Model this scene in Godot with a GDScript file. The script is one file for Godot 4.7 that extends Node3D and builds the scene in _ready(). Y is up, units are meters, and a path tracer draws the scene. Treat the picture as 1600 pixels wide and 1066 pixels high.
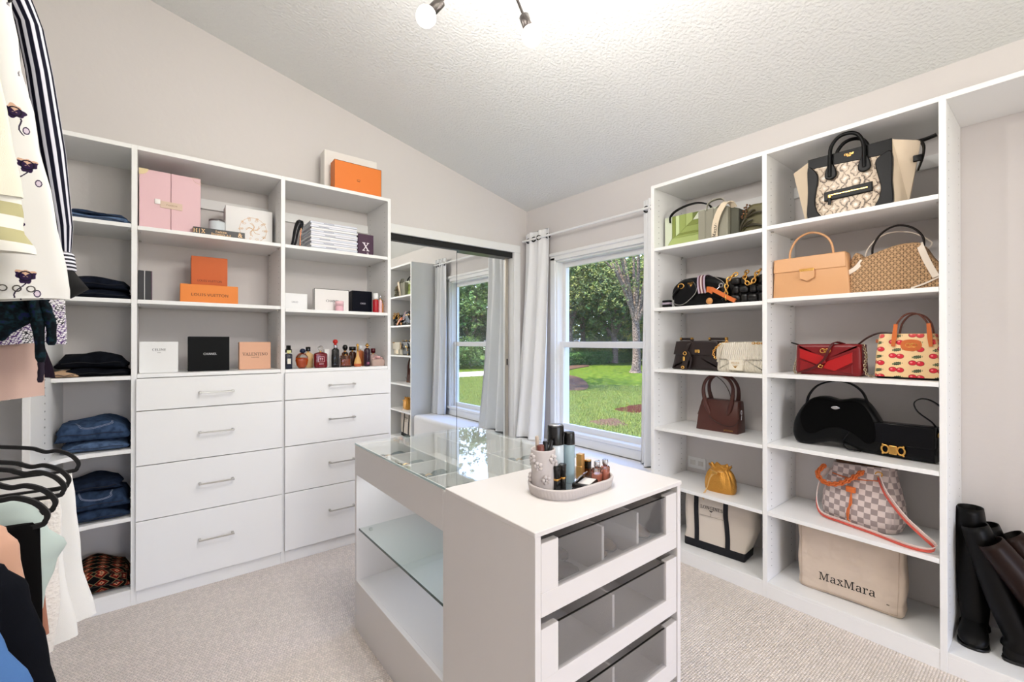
extends Node3D
# A walk-in closet with open shelves, handbags, an island and a window on a garden. y up, metres.

# ---------------------------------------------------------------- mesh building
class MB:
	var V := PackedVector3Array()
	var U := PackedVector2Array()
	var S := PackedInt32Array()
	var sg := 0
	var first := 0
	var xf := Transform3D()

	func begin() -> void:
		first = V.size()
		sg += 1

	func finish() -> void:
		var mid := Vector3.ZERO
		var n := V.size() - first
		if n == 0:
			return
		for i in range(first, V.size()):
			mid += V[i]
		mid /= n
		var vol := 0.0
		for i in range(first, V.size(), 3):
			vol += (V[i] - mid).dot((V[i + 1] - mid).cross(V[i + 2] - mid))
		if vol < 0.0:
			for i in range(first, V.size(), 3):
				var t := V[i + 1]
				V[i + 1] = V[i + 2]
				V[i + 2] = t
				var u := U[i + 1]
				U[i + 1] = U[i + 2]
				U[i + 2] = u

	func tri(a: Vector3, b: Vector3, c: Vector3, ua: Vector2, ub: Vector2, uc: Vector2, s: int) -> void:
		V.append(xf * a)
		V.append(xf * b)
		V.append(xf * c)
		U.append(ua)
		U.append(ub)
		U.append(uc)
		for i in 3:
			S.append(s)

	# rings of points joined into a skin; two equal rings in a row make a crease
	func loft(rings: Array, c0 := true, c1 := true, flat := false) -> void:
		begin()
		var n: int = rings[0].size()
		var v := 0.0
		for k in rings.size() - 1:
			var p: PackedVector3Array = rings[k]
			var q: PackedVector3Array = rings[k + 1]
			var step := (p[0] - q[0]).length()
			if step < 1e-7 and (p[n / 2] - q[n / 2]).length() < 1e-7:
				sg += 1
				continue
			var w := v + step
			for i in n:
				var j := (i + 1) % n
				var u0 := float(i) / n
				var u1 := float(i + 1) / n
				tri(p[i], p[j], q[j], Vector2(u0, v), Vector2(u1, v), Vector2(u1, w), -1 if flat else sg)
				tri(p[i], q[j], q[i], Vector2(u0, v), Vector2(u1, w), Vector2(u0, w), -1 if flat else sg)
			v = w
		if c0:
			cap(rings[0], true)
		if c1:
			cap(rings[-1], false)
		finish()

	func cap(r: PackedVector3Array, rev: bool) -> void:
		var c := Vector3.ZERO
		for p in r:
			c += p
		c /= r.size()
		for i in r.size():
			var a := r[i]
			var b := r[(i + 1) % r.size()]
			if rev:
				tri(c, b, a, Vector2(0.5, 0.5), Vector2(1, 0), Vector2(0, 0), -1)
			else:
				tri(c, a, b, Vector2(0.5, 0.5), Vector2(0, 0), Vector2(1, 0), -1)

	# rounded rectangle in the XZ plane
	static func rr(w: float, d: float, r: float, y: float, n := 3, cx := 0.0, cz := 0.0) -> PackedVector3Array:
		var out := PackedVector3Array()
		r = minf(r, minf(w, d) * 0.499)
		for q in 4:
			var sx: float = [1, -1, -1, 1][q]
			var sz: float = [1, 1, -1, -1][q]
			for k in n + 1:
				var a := (q + float(k) / n) * PI / 2
				out.append(Vector3(cx + sx * (w / 2 - r) + r * cos(a), y, cz + sz * (d / 2 - r) + r * sin(a)))
		return out

	# superellipse in the XZ plane (p = 2 is an ellipse)
	static func el(w: float, d: float, y: float, n := 20, p := 2.0, cx := 0.0, cz := 0.0) -> PackedVector3Array:
		var out := PackedVector3Array()
		for k in n:
			var a := TAU * (k + 0.5) / n
			out.append(Vector3(cx + w / 2 * signf(cos(a)) * pow(absf(cos(a)), 2.0 / p), y, cz + d / 2 * signf(sin(a)) * pow(absf(sin(a)), 2.0 / p)))
		return out

	func box(c: Vector3, s: Vector3, b := 0.001) -> void:
		b = minf(b, minf(s.x, minf(s.y, s.z)) * 0.4)
		var rings := []
		for k in 4:
			var y: float = c.y + [-s.y / 2, -s.y / 2 + b, s.y / 2 - b, s.y / 2][k]
			var i: float = [b, 0.0, 0.0, b][k]
			rings.append(rr(s.x - 2 * i, s.z - 2 * i, b, y, 1, c.x, c.z))
		loft(rings, true, true, true)

	func bb(a: Vector3, b: Vector3, bevel := 0.001) -> void:
		box((a + b) / 2, (b - a).abs(), bevel)

	# soft box: rounded on every edge, smooth
	func soft(c: Vector3, s: Vector3, r: float, n := 4) -> void:
		var rings := []
		for k in n + 1:
			var a := PI / 2 * k / n
			var i := r * (1 - sin(a))
			rings.append(rr(s.x - 2 * i, s.z - 2 * i, maxf(r - i, 0.0005), c.y - s.y / 2 + r * (1 - cos(a)), n, c.x, c.z))
		rings.append(rings[-1].duplicate())
		var top := []
		for k in n + 1:
			var a := PI / 2 * (n - k) / n
			var i := r * (1 - sin(a))
			top.append(rr(s.x - 2 * i, s.z - 2 * i, maxf(r - i, 0.0005), c.y + s.y / 2 - r * (1 - cos(a)), n, c.x, c.z))
		top.insert(0, top[0].duplicate())
		rings.append_array(top)
		loft(rings)

	func lathe(prof: Array, n := 20, c := Vector3.ZERO) -> void:
		var rings := []
		for p in prof:
			var r := PackedVector3Array()
			for k in n:
				var a := TAU * k / n
				r.append(c + Vector3(maxf(p[0], 1e-5) * cos(a), p[1], maxf(p[0], 1e-5) * sin(a)))
			rings.append(r)
		loft(rings)

	func sph(c: Vector3, r: Vector3, n := 14) -> void:
		var prof := []
		for k in n / 2 + 1:
			var a := PI * k / (n / 2) - PI / 2
			prof.append(el(maxf(2 * r.x * cos(a), 1e-5), maxf(2 * r.z * cos(a), 1e-5), c.y + r.y * sin(a), n, 2.0, c.x, c.z))
		loft(prof, false, false)

	# frames carried along a path
	static func frames(pts: Array, side := Vector3.ZERO) -> Array:
		var out := []
		var up := Vector3.ZERO
		for i in pts.size():
			var t: Vector3 = (pts[mini(i + 1, pts.size() - 1)] - pts[maxi(i - 1, 0)]).normalized()
			if side != Vector3.ZERO:
				up = side - t * side.dot(t)
			elif i == 0:
				up = t.cross(Vector3.RIGHT if absf(t.x) < 0.8 else Vector3.UP)
			else:
				up = up - t * up.dot(t)
			if up.length() < 1e-5:
				up = t.cross(Vector3(0.3, 0.5, 0.8))
			up = up.normalized()
			out.append([up, t.cross(up)])
		return out

	func tube(pts: Array, r, n := 8) -> void:
		var f := frames(pts)
		var rings := []
		for i in pts.size():
			var rad: float = r[i] if r is Array else r
			var ring := PackedVector3Array()
			for k in n:
				var a := TAU * k / n
				ring.append(pts[i] + (f[i][0] * cos(a) + f[i][1] * sin(a)) * rad)
			rings.append(ring)
		loft(rings)

	# flat band: w across «side», t thick
	func strap(pts: Array, w, t: float, side: Vector3) -> void:
		var f := frames(pts, side)
		var rings := []
		for i in pts.size():
			var a: Vector3 = f[i][0] * ((w[i] if w is Array else w) / 2.0)
			var b: Vector3 = f[i][1] * t / 2
			rings.append(PackedVector3Array([pts[i] + a + b, pts[i] - a + b, pts[i] - a - b, pts[i] + a - b]))
		loft(rings, true, true, true)

	# closed ring of wire (chain link, buckle)
	func torus(c: Vector3, ax: Vector3, ay: Vector3, r: float, n := 14, m := 6) -> void:
		var nz := ax.cross(ay).normalized()
		var rings := []
		for k in n + 1:
			var a := TAU * k / n
			var o := ax * cos(a) + ay * sin(a)
			var d := o.normalized()
			var ring := PackedVector3Array()
			for j in m:
				var b := TAU * j / m
				ring.append(c + o + (d * cos(b) + nz * sin(b)) * r)
			rings.append(ring)
		loft(rings, false, false)

	# outline in XY pushed along z
	func extrude(poly: PackedVector2Array, z0: float, z1: float, bevel := 0.0, smooth := false) -> void:
		if Geometry2D.is_polygon_clockwise(poly):
			poly.reverse()
		var n := poly.size()
		var inner := PackedVector2Array()
		for i in n:
			var e0 := (poly[i] - poly[(i + n - 1) % n]).normalized()
			var e1 := (poly[(i + 1) % n] - poly[i]).normalized()
			var m := Vector2(-e0.y, e0.x) + Vector2(-e1.y, e1.x)
			inner.append(poly[i] + m / maxf(m.length_squared() / 2, 0.4) * bevel)
		var rings := []
		var zs := [z0, z1] if bevel == 0.0 else [z0, z0 + bevel, z1 - bevel, z1]
		for k in zs.size():
			var r := PackedVector3Array()
			for p in (inner if bevel > 0.0 and (k == 0 or k == 3) else poly):
				r.append(Vector3(p.x, p.y, zs[k]))
			rings.append(r)
		begin()
		for k in rings.size() - 1:
			for i in n:
				var j := (i + 1) % n
				var u0 := Vector2(float(i) / n, 0)
				tri(rings[k][i], rings[k][j], rings[k + 1][j], u0, u0, u0, sg if smooth else -1)
				tri(rings[k][i], rings[k + 1][j], rings[k + 1][i], u0, u0, u0, sg if smooth else -1)
		var face: PackedVector2Array = inner if bevel > 0.0 else poly
		var ix := Geometry2D.triangulate_polygon(face)
		for i in range(0, ix.size(), 3):
			var a := face[ix[i]]
			var b := face[ix[i + 1]]
			var c := face[ix[i + 2]]
			if (b - a).cross(c - a) < 0:
				var t := b
				b = c
				c = t
			tri(Vector3(a.x, a.y, z1), Vector3(b.x, b.y, z1), Vector3(c.x, c.y, z1), a, b, c, -1)
			tri(Vector3(a.x, a.y, z0), Vector3(c.x, c.y, z0), Vector3(b.x, b.y, z0), a, c, b, -1)
		finish()

	# outline in XY given thickness, its rims rounded by r (front rim at z1)
	func pillow(poly: PackedVector2Array, z0: float, z1: float, r: float, n := 4, shrink := 1.0) -> void:
		if Geometry2D.is_polygon_clockwise(poly):
			poly.reverse()
		var m := poly.size()
		var nor := PackedVector2Array()
		for i in m:
			var e0 := (poly[i] - poly[(i + m - 1) % m]).normalized()
			var e1 := (poly[(i + 1) % m] - poly[i]).normalized()
			var v := Vector2(-e0.y, e0.x) + Vector2(-e1.y, e1.x)
			nor.append(v / maxf(v.length_squared() / 2, 0.5))
		var rings := []
		for k in 2 * n + 2:
			var a := PI / 2 * (k if k <= n else 2 * n + 1 - k) / n
			var inset := r * (1 - sin(a)) * shrink
			var z := z0 + r * (1 - cos(a)) if k <= n else z1 - r * (1 - cos(a))
			var ring := PackedVector3Array()
			for i in m:
				var p := poly[i] + nor[i] * inset
				ring.append(Vector3(p.x, p.y, z))
			rings.append(ring)
		loft(rings)

	func mesh() -> ArrayMesh:
		var st := SurfaceTool.new()
		st.begin(Mesh.PRIMITIVE_TRIANGLES)
		for i in range(0, V.size(), 3):
			for k in [0, 2, 1]:
				st.set_smooth_group(4294967295 if S[i] < 0 else S[i])
				st.set_uv(U[i + k])
				st.add_vertex(V[i + k])
		st.generate_normals()
		return st.commit()


# smooth curve through points
static func spl(p: Array, n := 6) -> Array:
	var out := []
	for i in p.size() - 1:
		var a: Vector3 = p[maxi(i - 1, 0)]
		var d: Vector3 = p[mini(i + 2, p.size() - 1)]
		for k in n:
			out.append((p[i] as Vector3).cubic_interpolate(p[i + 1], a, d, float(k) / n))
	out.append(p[-1])
	return out


# half-ellipse arc in the XY plane, from left foot to right foot
static func arch(cx: float, y: float, z: float, w: float, h: float, n := 20, a0 := 180.0, a1 := 0.0, p := 2.0) -> Array:
	var out := []
	for k in n + 1:
		var a := deg_to_rad(lerpf(a0, a1, float(k) / n))
		out.append(Vector3(cx + w / 2 * signf(cos(a)) * pow(absf(cos(a)), 2 / p), y + h * signf(sin(a)) * pow(absf(sin(a)), 2 / p), z))
	return out


# ---------------------------------------------------------------- naming and tagging
var taken := {}

func numbered(called: String) -> String:
	var k: int = taken.get(called, -1) + 1
	taken[called] = k
	return called if k == 0 else "%s_%03d" % [called, k]

func tag(o: Node, label: String, category: String, group := "", kind := "") -> void:
	if label:
		o.set_meta("label", label)
	if category:
		o.set_meta("category", category)
	if group:
		o.set_meta("group", group)
	if kind:
		o.set_meta("kind", kind)

func thing(called: String, label: String, category: String, at := Vector3.ZERO, yaw := 0.0, group := "") -> Node3D:
	var o := Node3D.new()
	o.name = numbered(called)
	add_child(o)
	o.position = at
	o.rotation_degrees.y = yaw
	tag(o, label, category, group)
	return o

func part(called: String, shape, m: Material, parent: Node, label := "", kind := "") -> MeshInstance3D:
	var o := MeshInstance3D.new()
	o.name = numbered(called) if parent == self else called
	o.mesh = shape.mesh() if shape is MB else shape
	o.material_override = m
	parent.add_child(o, true)
	tag(o, label, "", "", kind)
	return o

func copy_of(src: Node3D, label: String, at: Vector3, yaw: float) -> Node3D:
	var c: Node3D = src.duplicate()
	c.name = numbered(String(src.name).trim_suffix("_001"))
	add_child(c)
	c.position = at
	c.rotation_degrees.y = yaw
	c.set_meta("label", label)
	return c

# ---------------------------------------------------------------- materials
func mat(c, rough := 0.5, metal := 0.0, spec := 0.5) -> StandardMaterial3D:
	var m := StandardMaterial3D.new()
	m.albedo_color = c if c is Color else Color(c)
	m.roughness = rough
	m.metallic = metal
	m.metallic_specular = spec
	return m

func glass(c: Color, alpha := 0.08) -> StandardMaterial3D:
	var m := mat(Color(c, alpha), 0.02)
	m.transparency = BaseMaterial3D.TRANSPARENCY_ALPHA
	return m

func solid_glass(c: Color) -> StandardMaterial3D:
	var m := mat(Color(c, 0.0), 0.02)
	m.refraction_enabled = true
	m.refraction_scale = 0.045
	return m

func noise_tex(freq: float, normal: bool, strength := 4.0, size := 256, fractal := 3, seed_ := 1, ramp = null, kind := FastNoiseLite.TYPE_SIMPLEX_SMOOTH) -> NoiseTexture2D:
	var n := FastNoiseLite.new()
	n.noise_type = kind
	n.frequency = freq
	n.seed = seed_
	n.fractal_octaves = fractal
	var t := NoiseTexture2D.new()
	t.width = size
	t.height = size
	t.seamless = true
	t.noise = n
	t.as_normal_map = normal
	t.bump_strength = strength
	if ramp:
		var g := Gradient.new()
		g.offsets = PackedFloat32Array(ramp[0])
		g.colors = PackedColorArray(ramp[1])
		t.color_ramp = g
	return t

func tri_map(m: StandardMaterial3D, per_metre: float, world := false) -> StandardMaterial3D:
	m.uv1_triplanar = true
	m.uv1_world_triplanar = world
	m.uv1_triplanar_sharpness = 4.0
	m.uv1_scale = Vector3.ONE * per_metre
	return m

func bumpy(m: StandardMaterial3D, t: Texture2D, per_metre: float, scale := 0.5, world := false) -> StandardMaterial3D:
	m.normal_enabled = true
	m.normal_texture = t
	m.normal_scale = scale
	return tri_map(m, per_metre, world)

func painted(w: int, h: int, f: Callable) -> ImageTexture:
	var im := Image.create(w, h, false, Image.FORMAT_RGBA8)
	for y in h:
		for x in w:
			im.set_pixel(x, y, f.call(float(x) / w, float(y) / h))
	return ImageTexture.create_from_image(im)

static func fr(x: float) -> float:
	return x - floorf(x)

static func hash2(x: float, y: float) -> float:
	return fr(sin(x * 127.1 + y * 311.7) * 43758.5453)

# flat lettering built as thin raised type
func letters(txt: String, size: float, m: Material, parent: Node, at: Vector3, rot := Vector3.ZERO, serif := false, depth := 0.0006, stretch := 1.0, called := "lettering") -> MeshInstance3D:
	var t := TextMesh.new()
	t.text = txt
	var f := SystemFont.new()
	f.font_names = PackedStringArray(["Droid Serif" if serif else "Droid Sans"])
	t.font = f
	t.font_size = 32
	t.pixel_size = size / 32.0 / 0.72
	t.depth = depth
	t.curve_step = 1.0
	var o := part(called, t, m, parent)
	o.position = at
	o.rotation_degrees = rot
	o.scale.x = stretch
	return o

# ---------------------------------------------------------------- the room
const XB := 2.64      # window wall
const ZB := -3.07     # drawer wall
const XF := 2.285     # fronts of the window-wall shelving
const ZF := -2.71     # fronts of the drawer-wall shelving
const ROWS := [1.77, 1.42, 1.068, 0.725, 0.41]

var white: StandardMaterial3D
var paint: StandardMaterial3D
var trim_paint: StandardMaterial3D
var nickel: StandardMaterial3D
var gold: StandardMaterial3D
var silver: StandardMaterial3D
var black_plastic: StandardMaterial3D
var hole: StandardMaterial3D
var leather_bump: NoiseTexture2D
var cloth_bump: NoiseTexture2D
var ink: StandardMaterial3D

func ceil_y(x: float) -> float:
	return 2.403 + 0.2437 * (2.64 - x)

func _ready() -> void:
	# camera
	var cam := Camera3D.new()
	cam.name = "camera"
	add_child(cam)
	cam.position = Vector3(0, 1.22, 0)
	cam.rotation_degrees = Vector3(0.164, -38.8, 0)
	cam.fov = 74.73
	cam.near = 0.02
	cam.far = 300.0
	cam.current = true
	# sky and exposure
	var sky_m := ProceduralSkyMaterial.new()
	sky_m.sky_top_color = Color(0.46, 0.58, 0.84)
	sky_m.sky_horizon_color = Color(0.84, 0.88, 0.94)
	sky_m.sky_curve = 0.22
	sky_m.ground_bottom_color = Color(0.35, 0.38, 0.28)
	sky_m.ground_horizon_color = Color(0.62, 0.66, 0.62)
	var sky := Sky.new()
	sky.sky_material = sky_m
	var env := Environment.new()
	env.background_mode = Environment.BG_SKY
	env.sky = sky
	env.background_energy_multiplier = 8.5
	env.tonemap_mode = Environment.TONE_MAPPER_LINEAR
	env.tonemap_exposure = 0.94
	env.sdfgi_enabled = true
	env.ssao_enabled = true
	env.ssil_enabled = true
	var we := WorldEnvironment.new()
	we.name = "world_environment"
	we.environment = env
	add_child(we)
	# sun, high over the house so that none comes in
	var sun := DirectionalLight3D.new()
	sun.name = "sun"
	sun.light_energy = 5.6
	sun.light_color = Color(1.0, 0.95, 0.86)
	sun.light_angular_distance = 0.6
	sun.shadow_enabled = true
	sun.sky_mode = DirectionalLight3D.SKY_MODE_LIGHT_ONLY
	add_child(sun)
	sun.look_at_from_position(Vector3(-6, 11, -2.0), Vector3.ZERO)
	materials()
	room()
	window()
	closet_doors()
	cabinets()
	island()
	ceiling_lamps()
	bench_and_curtains()
	more()
	garden()

func materials() -> void:
	white = bumpy(mat(Color(0.935, 0.935, 0.93), 0.42, 0, 0.4), noise_tex(0.03, true, 1.2, 256, 4, 3), 1.6, 0.06)
	paint = bumpy(mat(Color(0.874, 0.856, 0.847), 0.75, 0, 0.25), noise_tex(0.02, true, 3.0, 256, 4, 5), 3.0, 0.14, true)
	trim_paint = mat(Color(0.945, 0.945, 0.94), 0.38)
	nickel = mat(Color(0.74, 0.73, 0.71), 0.3, 1.0)
	gold = mat(Color(0.90, 0.70, 0.38), 0.24, 1.0)
	silver = mat(Color(0.80, 0.80, 0.82), 0.18, 1.0)
	black_plastic = mat(Color(0.02, 0.02, 0.022), 0.25)
	hole = mat(Color(0.28, 0.27, 0.26), 0.8)
	ink = mat(Color(0.05, 0.05, 0.06), 0.6)
	leather_bump = noise_tex(0.11, true, 3.0, 256, 3, 8, null, FastNoiseLite.TYPE_CELLULAR)
	cloth_bump = noise_tex(0.25, true, 3.0, 256, 2, 9)

func structure(called: String, b: MB, m: Material, parent: Node = self) -> MeshInstance3D:
	var o := part(called, b, m, parent)
	if parent == self:
		o.set_meta("kind", "structure")
	return o

func frame_node(called: String) -> Node3D:
	var o := Node3D.new()
	o.name = called
	add_child(o)
	o.set_meta("kind", "structure")
	return o

func room() -> void:
	# carpet of small loops
	var ht := Image.create(240, 240, false, Image.FORMAT_RGBA8)
	var al := Image.create(240, 240, false, Image.FORMAT_RGBA8)
	for y in 240:
		for x in 240:
			var row := floorf(y / 10.0)
			var px := x / 12.0 + (0.5 if int(row) % 2 else 0.0) + 0.12 * sin(row * 1.7)
			var col := fposmod(floorf(px), 20.0)
			var dx := (fr(px) - 0.5) * 2.0
			var dy := (fr(y / 10.0) - 0.5) * 2.0
			var tall := 0.7 + 0.3 * hash2(col, row)
			var hgt := clampf((1.0 - 0.75 * dx * dx - 0.8 * dy * dy), 0, 1) * tall
			hgt += 0.12 * hash2(x * 0.37, y * 0.71)
			ht.set_pixel(x, y, Color(hgt, hgt, hgt))
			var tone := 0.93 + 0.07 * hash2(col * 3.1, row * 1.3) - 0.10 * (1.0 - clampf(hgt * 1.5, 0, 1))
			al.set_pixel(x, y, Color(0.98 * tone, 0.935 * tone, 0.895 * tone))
	ht.bump_map_to_normal_map(5.0)
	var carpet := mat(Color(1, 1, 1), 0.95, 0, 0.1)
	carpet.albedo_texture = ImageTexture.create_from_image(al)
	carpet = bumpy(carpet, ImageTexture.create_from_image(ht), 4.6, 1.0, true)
	var b := MB.new()
	b.bb(Vector3(-0.86, -0.12, -3.21), Vector3(2.76, 0, 3.12))
	structure("floor", b, carpet)
	# drawer wall, with the closet opening
	b = MB.new()
	b.extrude(PackedVector2Array([Vector2(-0.86, 0), Vector2(1.215, 0), Vector2(1.215, 2.015), Vector2(2.485, 2.015), Vector2(2.485, 0), Vector2(2.76, 0), Vector2(2.76, ceil_y(2.76)), Vector2(-0.86, ceil_y(-0.86))]), -3.19, ZB)
	b.bb(Vector3(1.215, 0, -3.21), Vector3(2.485, 2.015, -3.19), 0)
	structure("wall_left", b, paint)
	# window wall
	b = MB.new()
	b.bb(Vector3(XB, 0, -3.19), Vector3(2.80, 2.46, -2.70), 0)
	b.bb(Vector3(XB, 0, -1.80), Vector3(2.80, 2.46, 3.12), 0)
	b.bb(Vector3(XB, 0, -2.70), Vector3(2.80, 0.49, -1.80), 0)
	b.bb(Vector3(XB, 1.915, -2.70), Vector3(2.80, 2.46, -1.80), 0)
	structure("wall_right", b, paint)
	# walls behind and to the side of the camera
	b = MB.new()
	b.extrude(PackedVector2Array([Vector2(-0.86, 2.25), Vector2(2.76, 2.25), Vector2(2.76, ceil_y(2.76)), Vector2(-0.86, ceil_y(-0.86))]), 3.00, 3.12)
	b.bb(Vector3(-0.86, 0, 3.00), Vector3(-0.30, 2.25, 3.12), 0)
	b.bb(Vector3(2.20, 0, 3.00), Vector3(2.76, 2.25, 3.12), 0)
	b.bb(Vector3(-0.30, 0, 3.00), Vector3(2.20, 0.35, 3.12), 0)
	structure("wall_back", b, paint)
	# wide unseen window, added behind the camera to let in frontal daylight
	var w2 := frame_node("window_2")
	b = MB.new()
	for x in [-0.30, 0.95, 2.20]:
		b.box(Vector3(x, 1.30, 3.06), Vector3(0.05, 1.90, 0.09), 0.003)
	part("mullions", b, trim_paint, w2)
	b = MB.new()
	for y in [0.35, 2.25]:
		b.box(Vector3(0.95, y, 3.06), Vector3(2.50, 0.05, 0.09), 0.003)
	part("rails", b, trim_paint, w2)
	for x in [0.325, 1.575]:
		b = MB.new()
		b.box(Vector3(x, 1.30, 3.06), Vector3(1.20, 1.85, 0.004), 0)
		part("pane", b, glass(Color(0.95, 0.98, 0.97), 0.04), w2)
	b = MB.new()
	b.bb(Vector3(-0.86, 0, -3.19), Vector3(-0.72, 3.3, 3.12), 0)
	structure("wall_hanging", b, paint)
	# sloped ceiling, knocked-down texture
	var knock := noise_tex(0.05, true, 9.0, 512, 4, 12, null, FastNoiseLite.TYPE_SIMPLEX)
	var cm := bumpy(mat(Color(0.915, 0.92, 0.915), 0.85, 0, 0.2), knock, 1.7, 0.26, true)
	b = MB.new()
	b.extrude(PackedVector2Array([Vector2(-0.9, ceil_y(-0.9)), Vector2(2.8, ceil_y(2.8)), Vector2(2.8, ceil_y(2.8) + 0.14), Vector2(-0.9, ceil_y(-0.9) + 0.14)]), -3.21, 3.14)
	structure("ceiling", b, cm)

func window() -> void:
	var w := frame_node("window_1")
	var b := MB.new()
	# casing: flat boards with a stepped cap
	for s in [[-2.746, -2.690], [-1.811, -1.755]]:
		b.bb(Vector3(XB - 0.018, 0.44, s[0]), Vector3(XB + 0.005, 1.93, s[1]), 0.004)
	b.bb(Vector3(XB - 0.018, 1.905, -2.746), Vector3(XB + 0.005, 1.945, -1.755), 0.003)
	b.bb(Vector3(XB - 0.030, 1.940, -2.752), Vector3(XB + 0.005, 1.968, -1.749), 0.006)
	b.bb(Vector3(XB - 0.018, 0.40, -2.746), Vector3(XB + 0.005, 0.475, -1.755), 0.004)
	part("casing", b, trim_paint, w)
	b = MB.new()
	b.bb(Vector3(XB - 0.03, 0.470, -2.735), Vector3(2.745, 0.500, -1.765), 0.005)
	part("sill", b, trim_paint, w)
	b = MB.new()
	for z in [-2.695, -1.805]:
		b.box(Vector3(2.715, 1.205, z), Vector3(0.145, 1.42, 0.028), 0.002)
	b.box(Vector3(2.715, 1.905, -2.25), Vector3(0.145, 0.028, 0.90), 0.002)
	part("frame", b, trim_paint, w)
	var pane := glass(Color(0.95, 0.98, 0.97), 0.02)
	pane.metallic_specular = 0.22
	# upper sash sits outside, lower sash inside
	for k in 2:
		var x: float = [2.722, 2.690][k]
		var y0: float = [1.185, 0.495][k]
		var y1: float = [1.895, 1.225][k]
		b = MB.new()
		var st := 0.036
		b.bb(Vector3(x - 0.014, y0, -2.682), Vector3(x + 0.014, y1, -2.682 + st), 0.003)
		b.bb(Vector3(x - 0.014, y0, -1.818 - st), Vector3(x + 0.014, y1, -1.818), 0.003)
		b.bb(Vector3(x - 0.014, y1 - (0.048 if k else 0.045), -2.682 + st), Vector3(x + 0.014, y1, -1.818 - st), 0.003)
		b.bb(Vector3(x - 0.014, y0, -2.682 + st), Vector3(x + 0.014, y0 + (0.05 if k else 0.04), -1.818 - st), 0.003)
		var s := part("sash", b, trim_paint, w)
		b = MB.new()
		b.bb(Vector3(x - 0.002, y0 + 0.03, -2.66), Vector3(x + 0.002, y1 - 0.03, -1.84), 0)
		part("pane", b, pane, s)
		if k:
			b = MB.new()
			b.soft(Vector3(x - 0.004, y1 + 0.006, -2.50), Vector3(0.022, 0.013, 0.055), 0.005, 2)
			part("sash_lock", b, nickel, s)

func closet_doors() -> void:
	var t := frame_node("trim_1")
	var b := MB.new()
	b.bb(Vector3(1.215, 2.013, ZB), Vector3(2.553, 2.079, ZB + 0.018), 0.004)
	part("head_casing", b, trim_paint, t)
	b = MB.new()
	b.bb(Vector3(2.483, 0, ZB), Vector3(2.553, 2.013, ZB + 0.018), 0.004)
	part("side_casing", b, trim_paint, t)
	b = MB.new()
	b.bb(Vector3(2.481, 0, ZB - 0.115), Vector3(2.489, 2.013, ZB), 0)
	part("jamb", b, trim_paint, t)
	b = MB.new()
	b.bb(Vector3(1.217, 1.966, ZB - 0.10), Vector3(2.481, 2.013, ZB - 0.008), 0.002)
	part("track", b, mat(Color(0.045, 0.05, 0.05), 0.35), t, "dark sliding door track")
	var mirror := mat(Color(0.95, 0.96, 0.955), 0.0, 1.0)
	var edge := mat(Color(0.70, 0.67, 0.62), 0.35, 0.6)
	for k in 2:
		var x0: float = [1.222, 1.86][k]
		var x1: float = [1.918, 2.474][k]
		var z: float = [ZB - 0.032, ZB - 0.066][k]
		var d := frame_node("door_%d" % (k + 1))
		b = MB.new()
		b.bb(Vector3(x0, 0.02, z - 0.008), Vector3(x1, 1.968 if k == 0 else 1.97, z), 0.0005)
		part("mirror", b, mirror, d)
		b = MB.new()
		if k == 0:
			b.bb(Vector3(x1, 0.02, z - 0.010), Vector3(x1 + 0.004, 1.966, z + 0.001), 0.0005)
			part("edge_strip", b, mat(Color(0.2, 0.2, 0.2), 0.3, 0.5), d)
		else:
			b.bb(Vector3(x1 - 0.030, 0.02, z - 0.010), Vector3(x1, 1.966, z + 0.008), 0.002)
			var st := part("stile", b, edge, d)
			b = MB.new()
			b.soft(Vector3(x1 - 0.015, 1.045, z + 0.009), Vector3(0.012, 0.055, 0.006), 0.002, 2)
			part("finger_pull", b, black_plastic, st)
	b = MB.new()
	b.bb(Vector3(2.553, 0, ZB), Vector3(XB, 0.09, ZB + 0.014), 0.003)
	structure("baseboard_left", b, trim_paint)

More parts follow.
